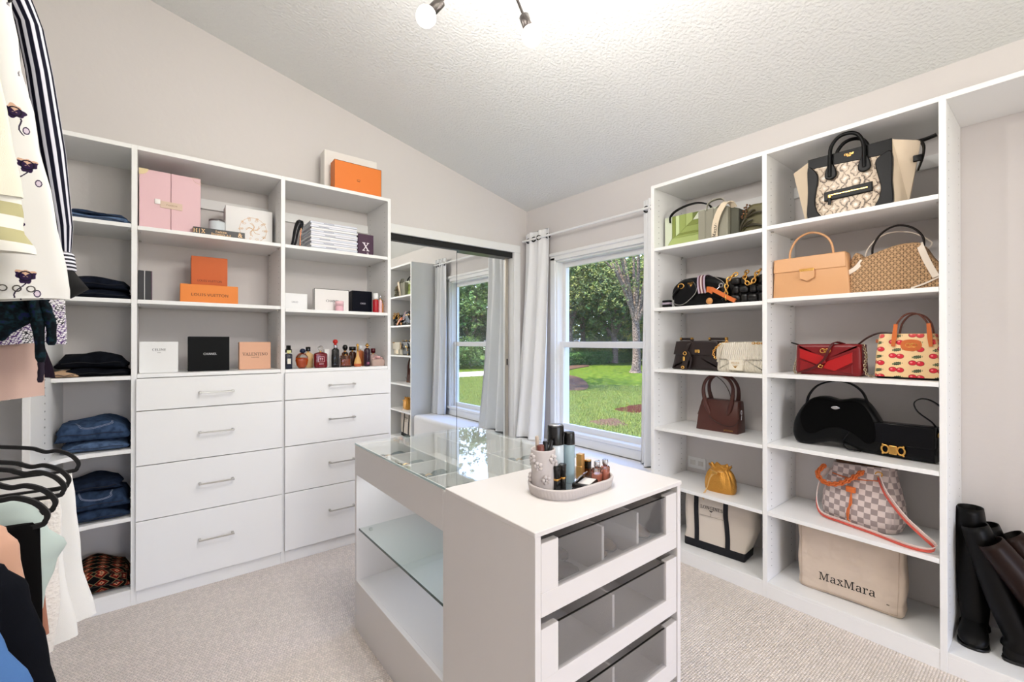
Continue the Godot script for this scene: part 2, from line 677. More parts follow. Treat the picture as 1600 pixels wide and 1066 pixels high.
# ---------------------------------------------------------------- shelving; local x along the wall, z out from it
func carcass(o: Node3D, x0: float, x1: float, left: bool, right: bool, rows: Array, holes_left: bool, holes_right: bool, rail := true) -> void:
	var d := 0.355
	var t := 0.021
	var b: MB
	if left:
		b = MB.new()
		b.bb(Vector3(x0 - t, 0, 0.002), Vector3(x0, 2.139, d))
		part("side_panel", b, white, o)
	if right:
		b = MB.new()
		b.bb(Vector3(x1, 0, 0.002), Vector3(x1 + t, 2.139, d))
		part("side_panel", b, white, o)
	b = MB.new()
	b.bb(Vector3(x0, 2.119, 0.002), Vector3(x1, 2.139, d))
	part("top_panel", b, white, o)
	for y in rows:
		b = MB.new()
		b.bb(Vector3(x0 + 0.0005, y - 0.0185, 0.004), Vector3(x1 - 0.0005, y, d - 0.001))
		part("shelf", b, white, o)
	b = MB.new()
	b.bb(Vector3(x0, 0.060, 0.004), Vector3(x1, 0.076, d - 0.001))
	part("bottom_panel", b, white, o)
	b = MB.new()
	b.bb(Vector3(x0, 0, d - 0.02), Vector3(x1, 0.060, d - 0.001))
	part("toe_kick", b, white, o)
	if rail:
		b = MB.new()
		b.bb(Vector3(x0, 1.975, 0.002), Vector3(x1, 2.03, 0.017))
		part("hanging_rail", b, white, o)
	for side in 2:
		if (side == 0 and holes_left) or (side == 1 and holes_right):
			b = MB.new()
			var x: float = [x0, x1][side]
			for z in [0.060, 0.305]:
				var y := 0.14
				while y < 2.08:
					b.begin()
					for k in 6:
						var a := TAU * k / 6
						var c := TAU * (k + 1) / 6
						var xx: float = x + (0.0004 if side == 0 else -0.0004)
						b.tri(Vector3(xx, y, z), Vector3(xx, y + 0.0026 * cos(a), z + 0.0026 * sin(a)), Vector3(xx, y + 0.0026 * cos(c), z + 0.0026 * sin(c)), Vector2.ZERO, Vector2.ZERO, Vector2.ZERO, -1)
					y += 0.032
			part("pin_holes", b, hole, o, "", "stuff")
		# shelf pins under each shelf
		var pins := MB.new()
		for y in rows:
			for z in [0.060, 0.305]:
				pins.soft(Vector3(x0 + 0.006 if side == 0 else x1 - 0.006, y - 0.0225, z), Vector3(0.012, 0.007, 0.010), 0.002, 1)
		if rows.size():
			part("shelf_pins", pins, nickel, o, "", "stuff")

func drawers(o: Node3D, x0: float, x1: float, hx: float) -> void:
	var ys := [1.052, 0.899, 0.644, 0.388, 0.070]
	for k in 4:
		var b := MB.new()
		b.bb(Vector3(x0, ys[k + 1] + 0.0018, 0.357), Vector3(x1, ys[k] - 0.0018, 0.375), 0.0015)
		var dr := part("drawer", b, white, o)
		var y: float = [0.972, 0.775, 0.522, 0.245][k]
		b = MB.new()
		for s in [-1, 1]:
			b.box(Vector3(hx + s * 0.069, y, 0.388), Vector3(0.010, 0.010, 0.026), 0.001)
		b.box(Vector3(hx, y, 0.4035), Vector3(0.150, 0.0065, 0.007), 0.001)
		part("handle", b, nickel, dr)

func cabinets() -> void:
	# drawer wall: origin at the wall, local axes are world axes
	var o := thing("shelf_unit", "narrow white corner shelf unit stacked with folded jeans, left of the drawers", "shelving", Vector3(0, 0, ZB))
	carcass(o, -0.34, -0.0785, false, true, [1.77, 1.42, 1.065], false, false, false)
	for y in [0.725, 0.41]:
		var b := MB.new()
		var p := PackedVector2Array([Vector2(-0.34, 0.004), Vector2(-0.0785, 0.004), Vector2(-0.0785, 0.354), Vector2(-0.20, 0.354)])
		for k in 9:
			var a := PI / 2 * k / 8
			p.append(Vector2(-0.20 - 0.14 * sin(a), 0.494 - 0.14 * cos(a)))
		b.xf = Transform3D(Basis(Vector3.RIGHT, PI / 2), Vector3(0, y, 0))
		b.extrude(p, 0, 0.0185, 0.001)
		part("shelf", b, white, o)
	var b2 := MB.new()
	b2.bb(Vector3(-0.361, 0, 0.002), Vector3(-0.34, 2.139, 0.75))
	part("side_panel", b2, white, o)
	b2 = MB.new()
	var y2 := 0.14
	while y2 < 2.0:
		b2.soft(Vector3(-0.3397, y2, 0.479), Vector3(0.001, 0.006, 0.006), 0.0004, 1)
		y2 += 0.032
	part("pin_holes", b2, mat(Color(0.12, 0.11, 0.11), 0.8), o, "", "stuff")
	b2 = MB.new()
	b2.bb(Vector3(-0.718, 0.0, 0.002), Vector3(-0.362, 2.139, 0.018))
	part("back_panel", b2, white, o)
	o = thing("drawer_cabinet", "wide white shelf unit over four drawers, between jeans shelves and perfume shelves", "cabinet", Vector3(0, 0, ZB))
	carcass(o, -0.0575, 0.5495, false, true, [1.765, 1.42, 1.071], false, true)
	drawers(o, -0.0605, 0.5545, 0.252)
	o = thing("drawer_cabinet", "white shelf unit over four drawers with perfume bottles, beside the mirror doors", "cabinet", Vector3(0, 0, ZB))
	carcass(o, 0.571, 1.1665, false, true, [1.765, 1.408, 1.069], false, true)
	drawers(o, 0.567, 1.171, 0.872)
	# window wall: local x runs along +z
	o = thing("bag_shelf_unit", "white open shelf unit of handbags next to the window", "shelving", Vector3(XB, 0, 0), -90)
	carcass(o, -1.516, -0.9205, true, true, [1.77, 1.42, 1.065, 0.727, 0.41], true, false)
	o = thing("bag_shelf_unit", "middle white open shelf unit of handbags, between window unit and boot bay", "shelving", Vector3(XB, 0, 0), -90)
	carcass(o, -0.8995, -0.3005, false, true, [1.775, 1.428, 1.071, 0.738, 0.412], true, false)
	o = thing("hanging_bay", "tall empty white bay with black boots on its floor, right edge of picture", "shelving", Vector3(XB, 0, 0), -90)
	carcass(o, -0.2795, 0.34, false, true, [], true, false, false)
	# white hanging unit on the side wall: rods, posts and shelf
	o = thing("clothes_rail", "chrome upper clothes rod along the left wall, holding the blouses", "clothes rail", Vector3.ZERO)
	b2 = MB.new()
	b2.tube([Vector3(-0.40, 2.115, -2.30), Vector3(-0.40, 2.115, 0.4)], 0.0125, 12)
	part("rod", b2, silver, o)
	for z in [-2.3, 0.39]:
		b2 = MB.new()
		b2.bb(Vector3(-0.72, 2.09, z), Vector3(-0.385, 2.14, z + 0.012))
		part("bracket", b2, white, o)
	o = thing("clothes_rail", "chrome lower clothes rod along the left wall, holding black hangers", "clothes rail", Vector3.ZERO)
	b2 = MB.new()
	b2.tube([Vector3(-0.40, 1.045, -2.30), Vector3(-0.40, 1.045, 0.4)], 0.0125, 12)
	part("rod", b2, silver, o)
	for z in [-2.3, 0.39]:
		b2 = MB.new()
		b2.bb(Vector3(-0.72, 1.02, z), Vector3(-0.385, 1.07, z + 0.012))
		part("bracket", b2, white, o)

func island() -> void:
	var o := thing("island", "white closet island with glass display end, open glass shelf and glass-front drawers", "island")
	var iwhite := bumpy(mat(Color(0.868, 0.852, 0.84), 0.42, 0, 0.4), noise_tex(0.03, true, 1.2, 256, 4, 3), 1.6, 0.06)
	var x0 := 0.676
	var x1 := 1.283
	var z0 := -1.915
	var zm := -1.153
	var z1 := -0.757
	var t := 0.018
	var b := MB.new()
	b.bb(Vector3(x0, 0, z0), Vector3(x1, 0.780, z0 + t))
	part("end_panel", b, iwhite, o)
	b = MB.new()
	b.bb(Vector3(x0 + 0.001, 0, zm - t), Vector3(x1 - 0.001, 0.776, zm))
	part("partition", b, iwhite, o)
	b = MB.new()
	b.bb(Vector3(x0, 0, zm), Vector3(x0 + t, 0.776, z1))
	part("side_panel", b, iwhite, o)
	b = MB.new()
	b.bb(Vector3(x1 - t, 0, zm), Vector3(x1, 0.776, z1))
	part("side_panel", b, iwhite, o)
	b = MB.new()
	b.bb(Vector3(x0 - 0.003, 0.776, zm), Vector3(x1 + 0.002, 0.789, z1 + 0.003), 0.0015)
	part("worktop", b, iwhite, o)
	# glass display end
	b = MB.new()
	b.bb(Vector3(x0, 0.655, z0 + t), Vector3(x0 + t, 0.780, zm - t))
	part("apron", b, iwhite, o)
	b = MB.new()
	b.bb(Vector3(x1 - t, 0.655, z0 + t), Vector3(x1, 0.780, zm - t))
	part("apron", b, iwhite, o)
	b = MB.new()
	b.bb(Vector3(x1 - t, 0, z0 + t), Vector3(x1, 0.206, zm - t))
	part("base_panel", b, iwhite, o)
	b = MB.new()
	b.bb(Vector3(x0, 0.0, z0 + t), Vector3(x0 + t, 0.206, zm - t))
	part("base_panel", b, iwhite, o)
	b = MB.new()
	b.bb(Vector3(x0 + t, 0.188, z0 + t), Vector3(x1 - t, 0.206, zm - t))
	part("bay_floor", b, iwhite, o)
	b = MB.new()
	b.bb(Vector3(x0 + t, 0.680, z0 + t), Vector3(x1 - t, 0.692, zm - t))
	part("tray_floor", b, iwhite, o)
	b = MB.new()
	b.bb(Vector3(x0 + 0.012, 0.418, z0 + t + 0.001), Vector3(x1 - t - 0.002, 0.426, zm - t - 0.001), 0.0005)
	var gl := part("glass_shelf", b, glass(Color(0.80, 0.93, 0.89), 0.10), o)
	b = MB.new()
	b.bb(Vector3(x0 + 0.0105, 0.418, z0 + t + 0.001), Vector3(x0 + 0.012, 0.426, zm - t - 0.001), 0)
	part("polished_edge", b, mat(Color(0.20, 0.29, 0.27), 0.15), gl)
	b = MB.new()
	for z in [z0 + t + 0.008, zm - t - 0.008]:
		for x in [x0 + 0.06, x1 - 0.08]:
			b.soft(Vector3(x, 0.412, z), Vector3(0.014, 0.012, 0.016), 0.003, 2)
	part("shelf_pins", b, nickel, o, "", "stuff")
	b = MB.new()
	b.bb(Vector3(x0 + 0.001, 0.7805, z0), Vector3(x1, 0.7885, zm - 0.001), 0.0008)
	var top := part("glass_top", b, glass(Color(0.84, 0.95, 0.93), 0.07), o)
	b = MB.new()
	b.bb(Vector3(x0 - 0.001, 0.7815, z0), Vector3(x0 + 0.001, 0.7885, zm - 0.001), 0)
	part("polished_edge", b, mat(Color(0.72, 0.80, 0.80), 0.1), top)
	# cool LED strip under the tray, lighting the open bay
	var led := mat(Color(1, 1, 1), 0.4)
	led.emission_enabled = true
	led.emission = Color(0.95, 0.98, 1.0)
	led.emission_energy_multiplier = 1.2
	b = MB.new()
	b.bb(Vector3(x0 + 0.056, 0.6735, z0 + 0.06), Vector3(x0 + 0.064, 0.680, zm - 0.06), 0)
	part("led_strip_light", b, led, o)
	var al := AreaLight3D.new()
	al.name = "led_light"
	al.area_size = Vector2(0.60, 0.01)
	al.light_energy = 0.10
	al.light_color = Color(0.94, 0.97, 1.0)
	al.shadow_enabled = true
	al.area_range = 4.0
	o.add_child(al)
	al.position = Vector3(x0 + 0.060, 0.672, (z0 + zm) / 2)
	al.rotation_degrees = Vector3(-90, 90, 0)
	# compartments under the glass
	for x in [0.865, 1.065]:
		b = MB.new()
		b.bb(Vector3(x, 0.692, z0 + t), Vector3(x + 0.008, 0.768, zm - t))
		part("divider", b, iwhite, o)
	for z in [-1.72, -1.55, -1.36]:
		b = MB.new()
		b.bb(Vector3(x0 + t, 0.692, z), Vector3(0.865, 0.762, z + 0.007))
		part("divider", b, iwhite, o)
	for z in [-1.70, -1.50, -1.33]:
		b = MB.new()
		b.bb(Vector3(1.073, 0.692, z), Vector3(x1 - t, 0.762, z + 0.007))
		part("divider", b, iwhite, o)
	# glass-front drawers
	var smoke := glass(Color(0.5, 0.5, 0.5), 0.2)
	for k in 4:
		var yb: float = [0.585, 0.386, 0.188, 0.012][k]
		var yt: float = [0.756, 0.558, 0.360, 0.170][k]
		b = MB.new()
		b.bb(Vector3(x0 + t + 0.002, yb, z1 - 0.020), Vector3(x1 - t - 0.002, yb + 0.055, z1 - 0.002))
		var dr := part("drawer", b, iwhite, o)
		for s in [[x0 + t + 0.002, x0 + 0.076], [x1 - 0.076, x1 - t - 0.002]]:
			b = MB.new()
			b.bb(Vector3(s[0], yb + 0.055, z1 - 0.020), Vector3(s[1], yt, z1 - 0.002))
			part("stile", b, iwhite, dr)
		b = MB.new()
		b.bb(Vector3(x0 + 0.074, yb + 0.05, z1 - 0.012), Vector3(x1 - 0.074, yt - 0.006, z1 - 0.008), 0.0003)
		var pn := part("glass_front", b, smoke, dr)
		b = MB.new()
		b.bb(Vector3(x0 + 0.072, yt - 0.006, z1 - 0.0125), Vector3(x1 - 0.072, yt - 0.0045, z1 - 0.0075), 0)
		part("glass_front_edge", b, mat(Color(0.05, 0.06, 0.06), 0.2), dr)
		b = MB.new()
		b.bb(Vector3(x0 + 0.03, yb + 0.004, zm + 0.012), Vector3(x1 - 0.03, yb + 0.014, z1 - 0.021))
		b.bb(Vector3(x0 + 0.03, yb + 0.014, zm + 0.012), Vector3(x0 + 0.042, yt - 0.03, z1 - 0.021))
		b.bb(Vector3(x1 - 0.042, yb + 0.014, zm + 0.012), Vector3(x1 - 0.03, yt - 0.03, z1 - 0.021))
		b.bb(Vector3(x0 + 0.042, yb + 0.014, zm + 0.012), Vector3(x1 - 0.042, yt - 0.03, zm + 0.022))
		part("drawer_box", b, iwhite, dr)
		for x in ([0.936, 1.09] if k == 0 else [0.98]):
			b = MB.new()
			b.bb(Vector3(x, yb + 0.014, zm + 0.022), Vector3(x + 0.010, yt - 0.03, z1 - 0.024))
			part("drawer_divider", b, iwhite, dr)

func ceiling_lamps() -> void:
	var glow := mat(Color(1, 1, 1), 0.3)
	glow.emission_enabled = true
	glow.emission = Color(1.0, 0.985, 0.96)
	glow.emission_energy_multiplier = 1.6
	var dark := mat(Color(0.42, 0.40, 0.39), 0.25, 1.0)
	var c := Vector3(0.82, 2.44, -1.10)
	var o := thing("ceiling_lamp", "dark nickel ceiling lamp with bare white globe bulbs over the island", "ceiling lamp", c)
	var b := MB.new()
	var up := ceil_y(c.x) - c.y
	b.tube([Vector3(0, 0, 0), Vector3(0, up + 0.01, 0)], 0.008, 10)
	b.lathe([[0.0, up - 0.02], [0.06, up - 0.02], [0.065, up - 0.014], [0.065, up + 0.02]], 24)
	part("stem", b, dark, o)
	b = MB.new()
	b.sph(Vector3.ZERO, Vector3.ONE * 0.028, 16)
	part("hub", b, dark, o)
	var ends := [Vector3(0.892, 2.15, -1.015), Vector3(0.644, 2.208, -1.2145), Vector3(0.93, 2.50, -1.31), Vector3(1.05, 2.36, -0.95), Vector3(0.86, 2.22, -0.80), Vector3(0.56, 2.24, -0.92)]
	for i in ends.size():
		var e: Vector3 = ends[i] - c
		var dir := e.normalized()
		b = MB.new()
		b.tube([dir * 0.02, e - dir * 0.06], 0.0042, 8)
		var arm := part("arm", b, dark, o)
		b = MB.new()
		b.tube([e - dir * 0.066, e - dir * 0.064, e - dir * 0.026, e - dir * 0.024], [0.014, 0.0158, 0.0158, 0.014], 14)
		part("socket", b, dark, arm)
		b = MB.new()
		var q := Quaternion(Vector3.UP, dir)
		b.xf = Transform3D(Basis(q), e)
		b.lathe([[0.0, 0.032], [0.012, 0.0305], [0.022, 0.0235], [0.0285, 0.012], [0.0305, 0.0], [0.0285, -0.010], [0.022, -0.019], [0.0135, -0.026], [0.012, -0.034]], 20)
		part("bulb", b, glow, arm)
		var l := OmniLight3D.new()
		l.name = "bulb_light"
		l.light_energy = 0.245
		l.light_color = Color(1.0, 0.98, 0.955)
		l.light_size = 0.025
		l.omni_range = 12.0
		l.omni_attenuation = 2.0
		l.shadow_enabled = true
		arm.add_child(l)
		l.position = e

	# unseen dome lamp, added further back to brighten the room
	var cy := ceil_y(0.95)
	o = thing("added_dome_lamp", "round white dome lamp added on the ceiling behind the camera as fill light", "ceiling lamp", Vector3(0.95, cy - 0.16, 1.2))
	b = MB.new()
	b.lathe([[0.0, -0.005], [0.06, -0.002], [0.12, 0.012], [0.165, 0.040], [0.18, 0.075], [0.175, 0.082], [0.0, 0.085]], 32)
	part("fill_lamp_dome", b, glow, o)
	b = MB.new()
	b.lathe([[0.0, 0.084], [0.19, 0.084], [0.192, 0.09], [0.192, 0.20], [0.0, 0.20]], 32)
	part("canopy", b, trim_paint, o)
	var dl := OmniLight3D.new()
	dl.name = "dome_fill_light"
	dl.light_energy = 0.3
	dl.light_color = Color(1.0, 0.98, 0.955)
	dl.light_size = 0.15
	dl.omni_range = 12.0
	dl.omni_attenuation = 2.0
	dl.shadow_enabled = true
	o.add_child(dl)
	dl.position = Vector3(0, 0.03, 0)
	# unseen globe lamp, added at the far end as frontal fill for the shelves
	o = thing("added_floor_lamp", "white globe lamp on a stand, added far behind the camera as fill light", "floor lamp", Vector3(0.75, 0, 2.35))
	b = MB.new()
	b.lathe([[0.0, 0.0], [0.14, 0.0], [0.14, 0.012], [0.02, 0.02], [0.011, 0.03], [0.011, 1.30], [0.0, 1.30]], 24)
	part("stand", b, nickel, o)
	b = MB.new()
	b.sph(Vector3(0, 1.50, 0), Vector3(0.22, 0.20, 0.22), 24)
	part("fill_lamp_globe", b, glow, o)
	var fl := OmniLight3D.new()
	fl.name = "globe_fill_light"
	fl.light_energy = 2.1
	fl.light_color = Color(1.0, 0.96, 0.915)
	fl.light_size = 0.2
	fl.omni_range = 14.0
	fl.omni_attenuation = 2.0
	fl.shadow_enabled = true
	o.add_child(fl)
	fl.position = Vector3(0, 1.50, 0)

func bench_and_curtains() -> void:
	var cloth := bumpy(mat(Color(0.93, 0.925, 0.92), 0.9, 0, 0.2), cloth_bump, 8.0, 0.25)
	var o := thing("window_bench", "long white upholstered bench with rounded edges under the window", "bench", Vector3(2.465, 0, -2.275))
	var b := MB.new()
	b.soft(Vector3(0, 0.216, 0), Vector3(0.345, 0.368, 1.42), 0.035, 5)
	part("cushion", b, cloth, o)
	for sx in [-1, 1]:
		for sz in [-1, 1]:
			b = MB.new()
			b.lathe([[0.02, 0.0], [0.022, 0.034]], 12, Vector3(sx * 0.12, 0, sz * 0.62))
			part("foot", b, black_plastic, o)
	# curtain rod and grommet curtains
	o = thing("curtain_rod", "thin white curtain rod above the window", "curtain rod")
	b = MB.new()
	b.tube([Vector3(2.56, 2.112, -3.03), Vector3(2.56, 2.112, -1.565)], 0.0095, 12)
	part("rod", b, trim_paint, o)
	for z in [-3.02, -1.58]:
		b = MB.new()
		b.bb(Vector3(2.56, 2.106, z - 0.006), Vector3(XB, 2.118, z + 0.006))
		part("bracket", b, trim_paint, o)
	curtain("white grommet curtain hanging in the corner by the mirror doors", -2.86, 0.31, 0.42, -2.895, 2.575, 2.49)
	curtain("white grommet curtain between the window and bag shelves, seen in the mirror", -1.685, 0.22, 0.22, -1.69, 2.575, 2.545)

func curtain(label: String, zc: float, w0: float, w1: float, zc1: float, xa: float, xb: float) -> void:
	var fab := bumpy(mat(Color(0.955, 0.957, 0.96), 0.9, 0, 0.2), cloth_bump, 10.0, 0.2)
	var o := thing("curtain", label, "curtain", Vector3(xa, 0.39, zc), 0, "")
	var b := MB.new()
	var rings := []
	var n := 40
	for r in 15:
		var t := r / 14.0
		var y := lerpf(2.175 - 0.39, 0.015, t)
		var w := lerpf(w0, w1, t * t)
		var amp := lerpf(0.012, 0.036, smoothstep(0.0, 0.5, t))
		var ring := PackedVector3Array()
		for side in 2:
			for k in n:
				var f := float(k if side == 0 else n - 1 - k) / (n - 1)
				var ph := f * TAU * 2.5 + 0.5
				var zz := lerpf(0.0, zc1 - zc, t) + (f - 0.5) * w
				var xx := lerpf(0.0, xb - xa, t * t) + amp * sin(ph) + 0.006 * sin(ph * 2.3 + t * 5.0) + (0.0015 if side else -0.0015)
				ring.append(Vector3(xx, y, zz))
		rings.append(ring)
	b.loft(rings)
	part("fabric", b, fab, o)
	var dark := mat(Color(0.10, 0.10, 0.11), 0.25, 0.4)
	for k in 4:
		var f := (k + 0.5) / 4.0
		if k == 3:
			f = 0.94
		b = MB.new()
		var zz := (f - 0.5) * w0
		b.torus(Vector3(0.012 * sin(f * TAU * 2.5 + 0.5) - 0.004, 2.112 - 0.39, zz), Vector3(0.006, 0, 0.0175), Vector3(0, 0.0185, 0), 0.0055, 20, 8)
		part("grommet", b, dark, o)


# ---------------------------------------------------------------- handbags
# origin on the foot of the front face; local x to the right, z towards the room
func bag(called: String, label: String, xf: float, zc: float, y: float, yaw := 0.0) -> Node3D:
	return thing(called, label, "handbag", Vector3(xf, y + 0.0005, zc), -90 + yaw)

func leather(c: Color, rough := 0.42, s := 0.12) -> StandardMaterial3D:
	return bumpy(mat(c, rough, 0.0, 0.3 if c.get_luminance() < 0.08 else 0.45), leather_bump, 14.0, s)

func pl(a: Array) -> PackedVector2Array:
	var p := PackedVector2Array()
	for i in range(0, a.size(), 2):
		p.append(Vector2(a[i], a[i + 1]))
	return p

# a smooth outline through the points given
func curvy(a: Array, n := 5) -> PackedVector2Array:
	var p := pl(a)
	var out := PackedVector2Array()
	for i in p.size():
		for k in n:
			out.append(p[i].cubic_interpolate(p[(i + 1) % p.size()], p[(i + p.size() - 1) % p.size()], p[(i + 2) % p.size()], float(k) / n))
	return out

func plate(o: Node, called: String, poly: PackedVector2Array, z0: float, z1: float, m: Material, r := 0.001, label := "") -> MeshInstance3D:
	var b := MB.new()
	b.extrude(poly, z0, z1, r)
	return part(called, b, m, o, label)

func chain(o: Node, path: Array, link: float, wire: float, m: Material, called := "chain") -> void:
	var b := MB.new()
	var gone := 0.0
	var k := 0
	for i in range(1, path.size()):
		var d: Vector3 = path[i] - path[i - 1]
		var len := d.length()
		while gone < len:
			var t := d / len
			var side := t.cross(Vector3(0.2, 0.1, 1.0)).normalized()
			if k % 2:
				side = t.cross(side)
			b.torus(path[i - 1] + t * gone, t * link * 0.62, side * link * 0.42, wire, 12, 5)
			gone += link * 0.92
			k += 1
		gone -= len
	part(called, b, m, o, "", "stuff")

func bags() -> void:
	var o: Node3D
	var b: MB
	var blk := leather(Color(0.022, 0.022, 0.026), 0.38)
	var tan := leather(Color(0.80, 0.42, 0.20), 0.42)
	# --- green geometric bag
	o = bag("geometric_handbag", "small green handbag with nested angular panels and black arched handle", 2.375, -1.345, 1.77)
	var gm := [Color(0.80, 0.83, 0.74), Color(0.50, 0.55, 0.27), Color(0.77, 0.83, 0.62), Color(0.58, 0.64, 0.36), Color(0.66, 0.72, 0.45)]
	b = MB.new()
	b.bb(Vector3(-0.153, 0, -0.11), Vector3(0.153, 0.185, -0.004), 0.004)
	part("body", b, leather(Color(0.42, 0.47, 0.24)), o)
	var xs := [-0.153, -0.107, -0.085, -0.062, -0.022, 0.018]
	var ys := [0.0, 0.056, 0.068, 0.080, 0.114, 0.142]
	for k in 5:
		var q := 0.0008
		plate(o, "leather_panel", pl([xs[k], ys[k], xs[k + 1] - q, ys[k + 1], xs[k + 1] - q, 0.185, xs[k], 0.185]), -0.005, 0.004 - k * 0.0015, leather(gm[k]), 0.0008)
		plate(o, "leather_panel", pl([xs[k] + q, ys[k], 0.153, ys[k], 0.153, ys[k + 1] - q, xs[k + 1], ys[k + 1] - q]), -0.005, 0.004 - k * 0.0015, leather(gm[[4, 3, 1, 3, 1][k]]), 0.0008)
	plate(o, "leather_panel", pl([0.019, 0.143, 0.153, 0.143, 0.153, 0.185, 0.055, 0.185]), -0.005, -0.003, leather(Color(0.84, 0.86, 0.78)), 0.0008)
	b = MB.new()
	b.strap(spl([Vector3(-0.115, 0.150, 0.005), Vector3(-0.114, 0.186, 0.006), Vector3(-0.085, 0.214, 0.0), Vector3(-0.02, 0.234, -0.01), Vector3(0.05, 0.233, -0.015), Vector3(0.11, 0.205, -0.015), Vector3(0.125, 0.17, -0.012)], 5), 0.014, 0.008, Vector3(0, 0, 1))
	part("handle", b, blk, o)
	# --- sage tote
	var sage := leather(Color(0.56, 0.55, 0.49), 0.6, 0.08)
	o = bag("tote_bag", "sage grey boxy tote with looped handles and cream logo strap, beside green bag", 2.335, -1.165, 1.77)
	b = MB.new()
	b.bb(Vector3(-0.105, 0, -0.15), Vector3(0.055, 0.165, 0), 0.005)
	part("body", b, sage, o)
	plate(o, "gusset", pl([0.056, 0, 0.100, 0, 0.100, 0.145, 0.056, 0.163]), -0.13, -0.03, leather(Color(0.33, 0.33, 0.28), 0.6), 0.004, "darker folded side gusset")
	for x in [-0.084, -0.038]:
		plate(o, "strap", pl([x - 0.019, 0.0, x + 0.019, 0.0, x + 0.019, 0.168, x - 0.019, 0.168]), 0.0005, 0.004, sage, 0.001)
	for z in [0.004, -0.10]:
		b = MB.new()
		b.strap(spl([Vector3(-0.055, 0.160, z), Vector3(-0.052, 0.195, z - 0.005), Vector3(-0.025, 0.215, z - 0.02), Vector3(0.015, 0.212, z - 0.025), Vector3(0.035, 0.185, z - 0.02), Vector3(0.040, 0.160, z - 0.01)], 5), 0.026, 0.004, Vector3(0.35, 0, 1))
		part("handle", b, sage, o)
	b = MB.new()
	b.strap(spl([Vector3(0.075, 0.155, -0.03), Vector3(0.068, 0.178, -0.005), Vector3(0.045, 0.172, 0.015), Vector3(0.015, 0.12, 0.022), Vector3(-0.003, 0.06, 0.020), Vector3(-0.004, 0.008, 0.018)], 5), 0.034, 0.003, Vector3(1, -0.1, 0.1))
	var st := part("logo_strap", b, leather(Color(0.86, 0.80, 0.70), 0.6), o, "cream shoulder strap with black lettering")
	letters("MaxMara", 0.016, ink, st, Vector3(0.003, 0.055, 0.0225), Vector3(0, 0, 78), true)
	# --- olive bag
	var olive := leather(Color(0.40, 0.38, 0.26), 0.5, 0.3)
	o = bag("shoulder_bag", "olive slouchy bag with leaf applique and bronze beads, right of sage tote", 2.36, -1.0, 1.77)
	b = MB.new()
	b.pillow(curvy([-0.062, 0.0, -0.052, 0.06, -0.040, 0.115, -0.015, 0.148, 0.03, 0.150, 0.072, 0.138, 0.074, 0.05, 0.072, 0.0, 0.0, -0.0]), -0.09, 0, 0.02)
	part("body", b, olive, o)
	for k in 5:
		b = MB.new()
		var a: Vector3 = [Vector3(-0.055, 0.02, 0.004), Vector3(-0.045, 0.03, 0.006), Vector3(-0.021, 0.084, 0.004), Vector3(-0.021, 0.084, 0.006), Vector3(-0.03, 0.04, 0.005)][k]
		var c: Vector3 = [Vector3(-0.021, 0.084, 0.009), Vector3(0.012, 0.066, 0.014), Vector3(0.019, 0.116, 0.008), Vector3(0.065, 0.096, 0.010), Vector3(0.062, 0.025, 0.012)][k]
		b.tube(spl([a, (a + c) / 2 + Vector3(0, 0.008, 0.008), c], 6), [0.003, 0.0045, 0.0055, 0.006, 0.006, 0.006, 0.006, 0.006, 0.0055, 0.0045, 0.004, 0.003, 0.002], 7)
		part("leaf_applique", b, leather(Color(0.22, 0.20, 0.14), 0.45), o)
	var bronze := mat(Color(0.50, 0.36, 0.26), 0.35, 0.8)
	for k in 16:
		b = MB.new()
		b.sph(Vector3(-0.042 + 0.012 * sin(k * 1.9) + k * 0.0016, 0.085 + k * 0.0042, 0.004 + 0.006 * cos(k * 2.6)), Vector3.ONE * (0.0045 + 0.0015 * fr(k * 0.37)), 8)
		part("bead", b, bronze, o)
	# --- padded black bag with striped strap
	o = bag("padded_bag", "black padded dome bag wrapped with striped strap and tan tassels", 2.345, -1.28, 1.42)
	b = MB.new()
	b.pillow(curvy([-0.148, 0.0, -0.158, 0.06, -0.150, 0.118, -0.115, 0.154, -0.05, 0.164, 0.05, 0.160, 0.125, 0.143, 0.160, 0.10, 0.166, 0.05, 0.150, 0.0, 0.05, 0.0, -0.05, 0.0]), -0.12, 0, 0.034, 6)
	part("body", b, leather(Color(0.05, 0.052, 0.058), 0.3, 0.06), o)
	b = MB.new()
	b.pillow(curvy([-0.142, 0.045, -0.132, 0.02, -0.10, 0.012, -0.06, 0.022, -0.01, 0.062, 0.005, 0.105, -0.02, 0.145, -0.08, 0.15, -0.13, 0.125, -0.15, 0.085]), -0.01, 0.014, 0.012, 4)
	part("side_pocket", b, leather(Color(0.055, 0.058, 0.064), 0.32, 0.06), o)
	b = MB.new()
	b.tube(spl([Vector3(-0.146, 0.06, 0.012), Vector3(-0.138, 0.025, 0.016), Vector3(-0.10, 0.011, 0.017), Vector3(-0.06, 0.022, 0.017), Vector3(-0.01, 0.064, 0.015), Vector3(0.004, 0.10, 0.012)], 6), 0.0018, 6)
	b.tube(spl([Vector3(0.10, 0.148, 0.0), Vector3(0.145, 0.115, 0.004), Vector3(0.158, 0.07, 0.004), Vector3(0.150, 0.03, 0.0)], 6), 0.0018, 6)
	part("piping", b, mat(Color(0.55, 0.54, 0.52), 0.4), o)
	b = MB.new()
	b.torus(Vector3(-0.092, 0.117, 0.013), Vector3(0.017, 0.003, 0), Vector3(-0.003, 0.013, 0), 0.0038, 18, 8)
	part("gold_ring", b, gold, o)
	b = MB.new()
	b.tube(spl([Vector3(-0.095, 0.113, 0.016), Vector3(-0.115, 0.09, 0.022), Vector3(-0.138, 0.065, 0.016), Vector3(-0.140, 0.045, 0.006)], 5), 0.006, 8)
	part("cord", b, blk, o)
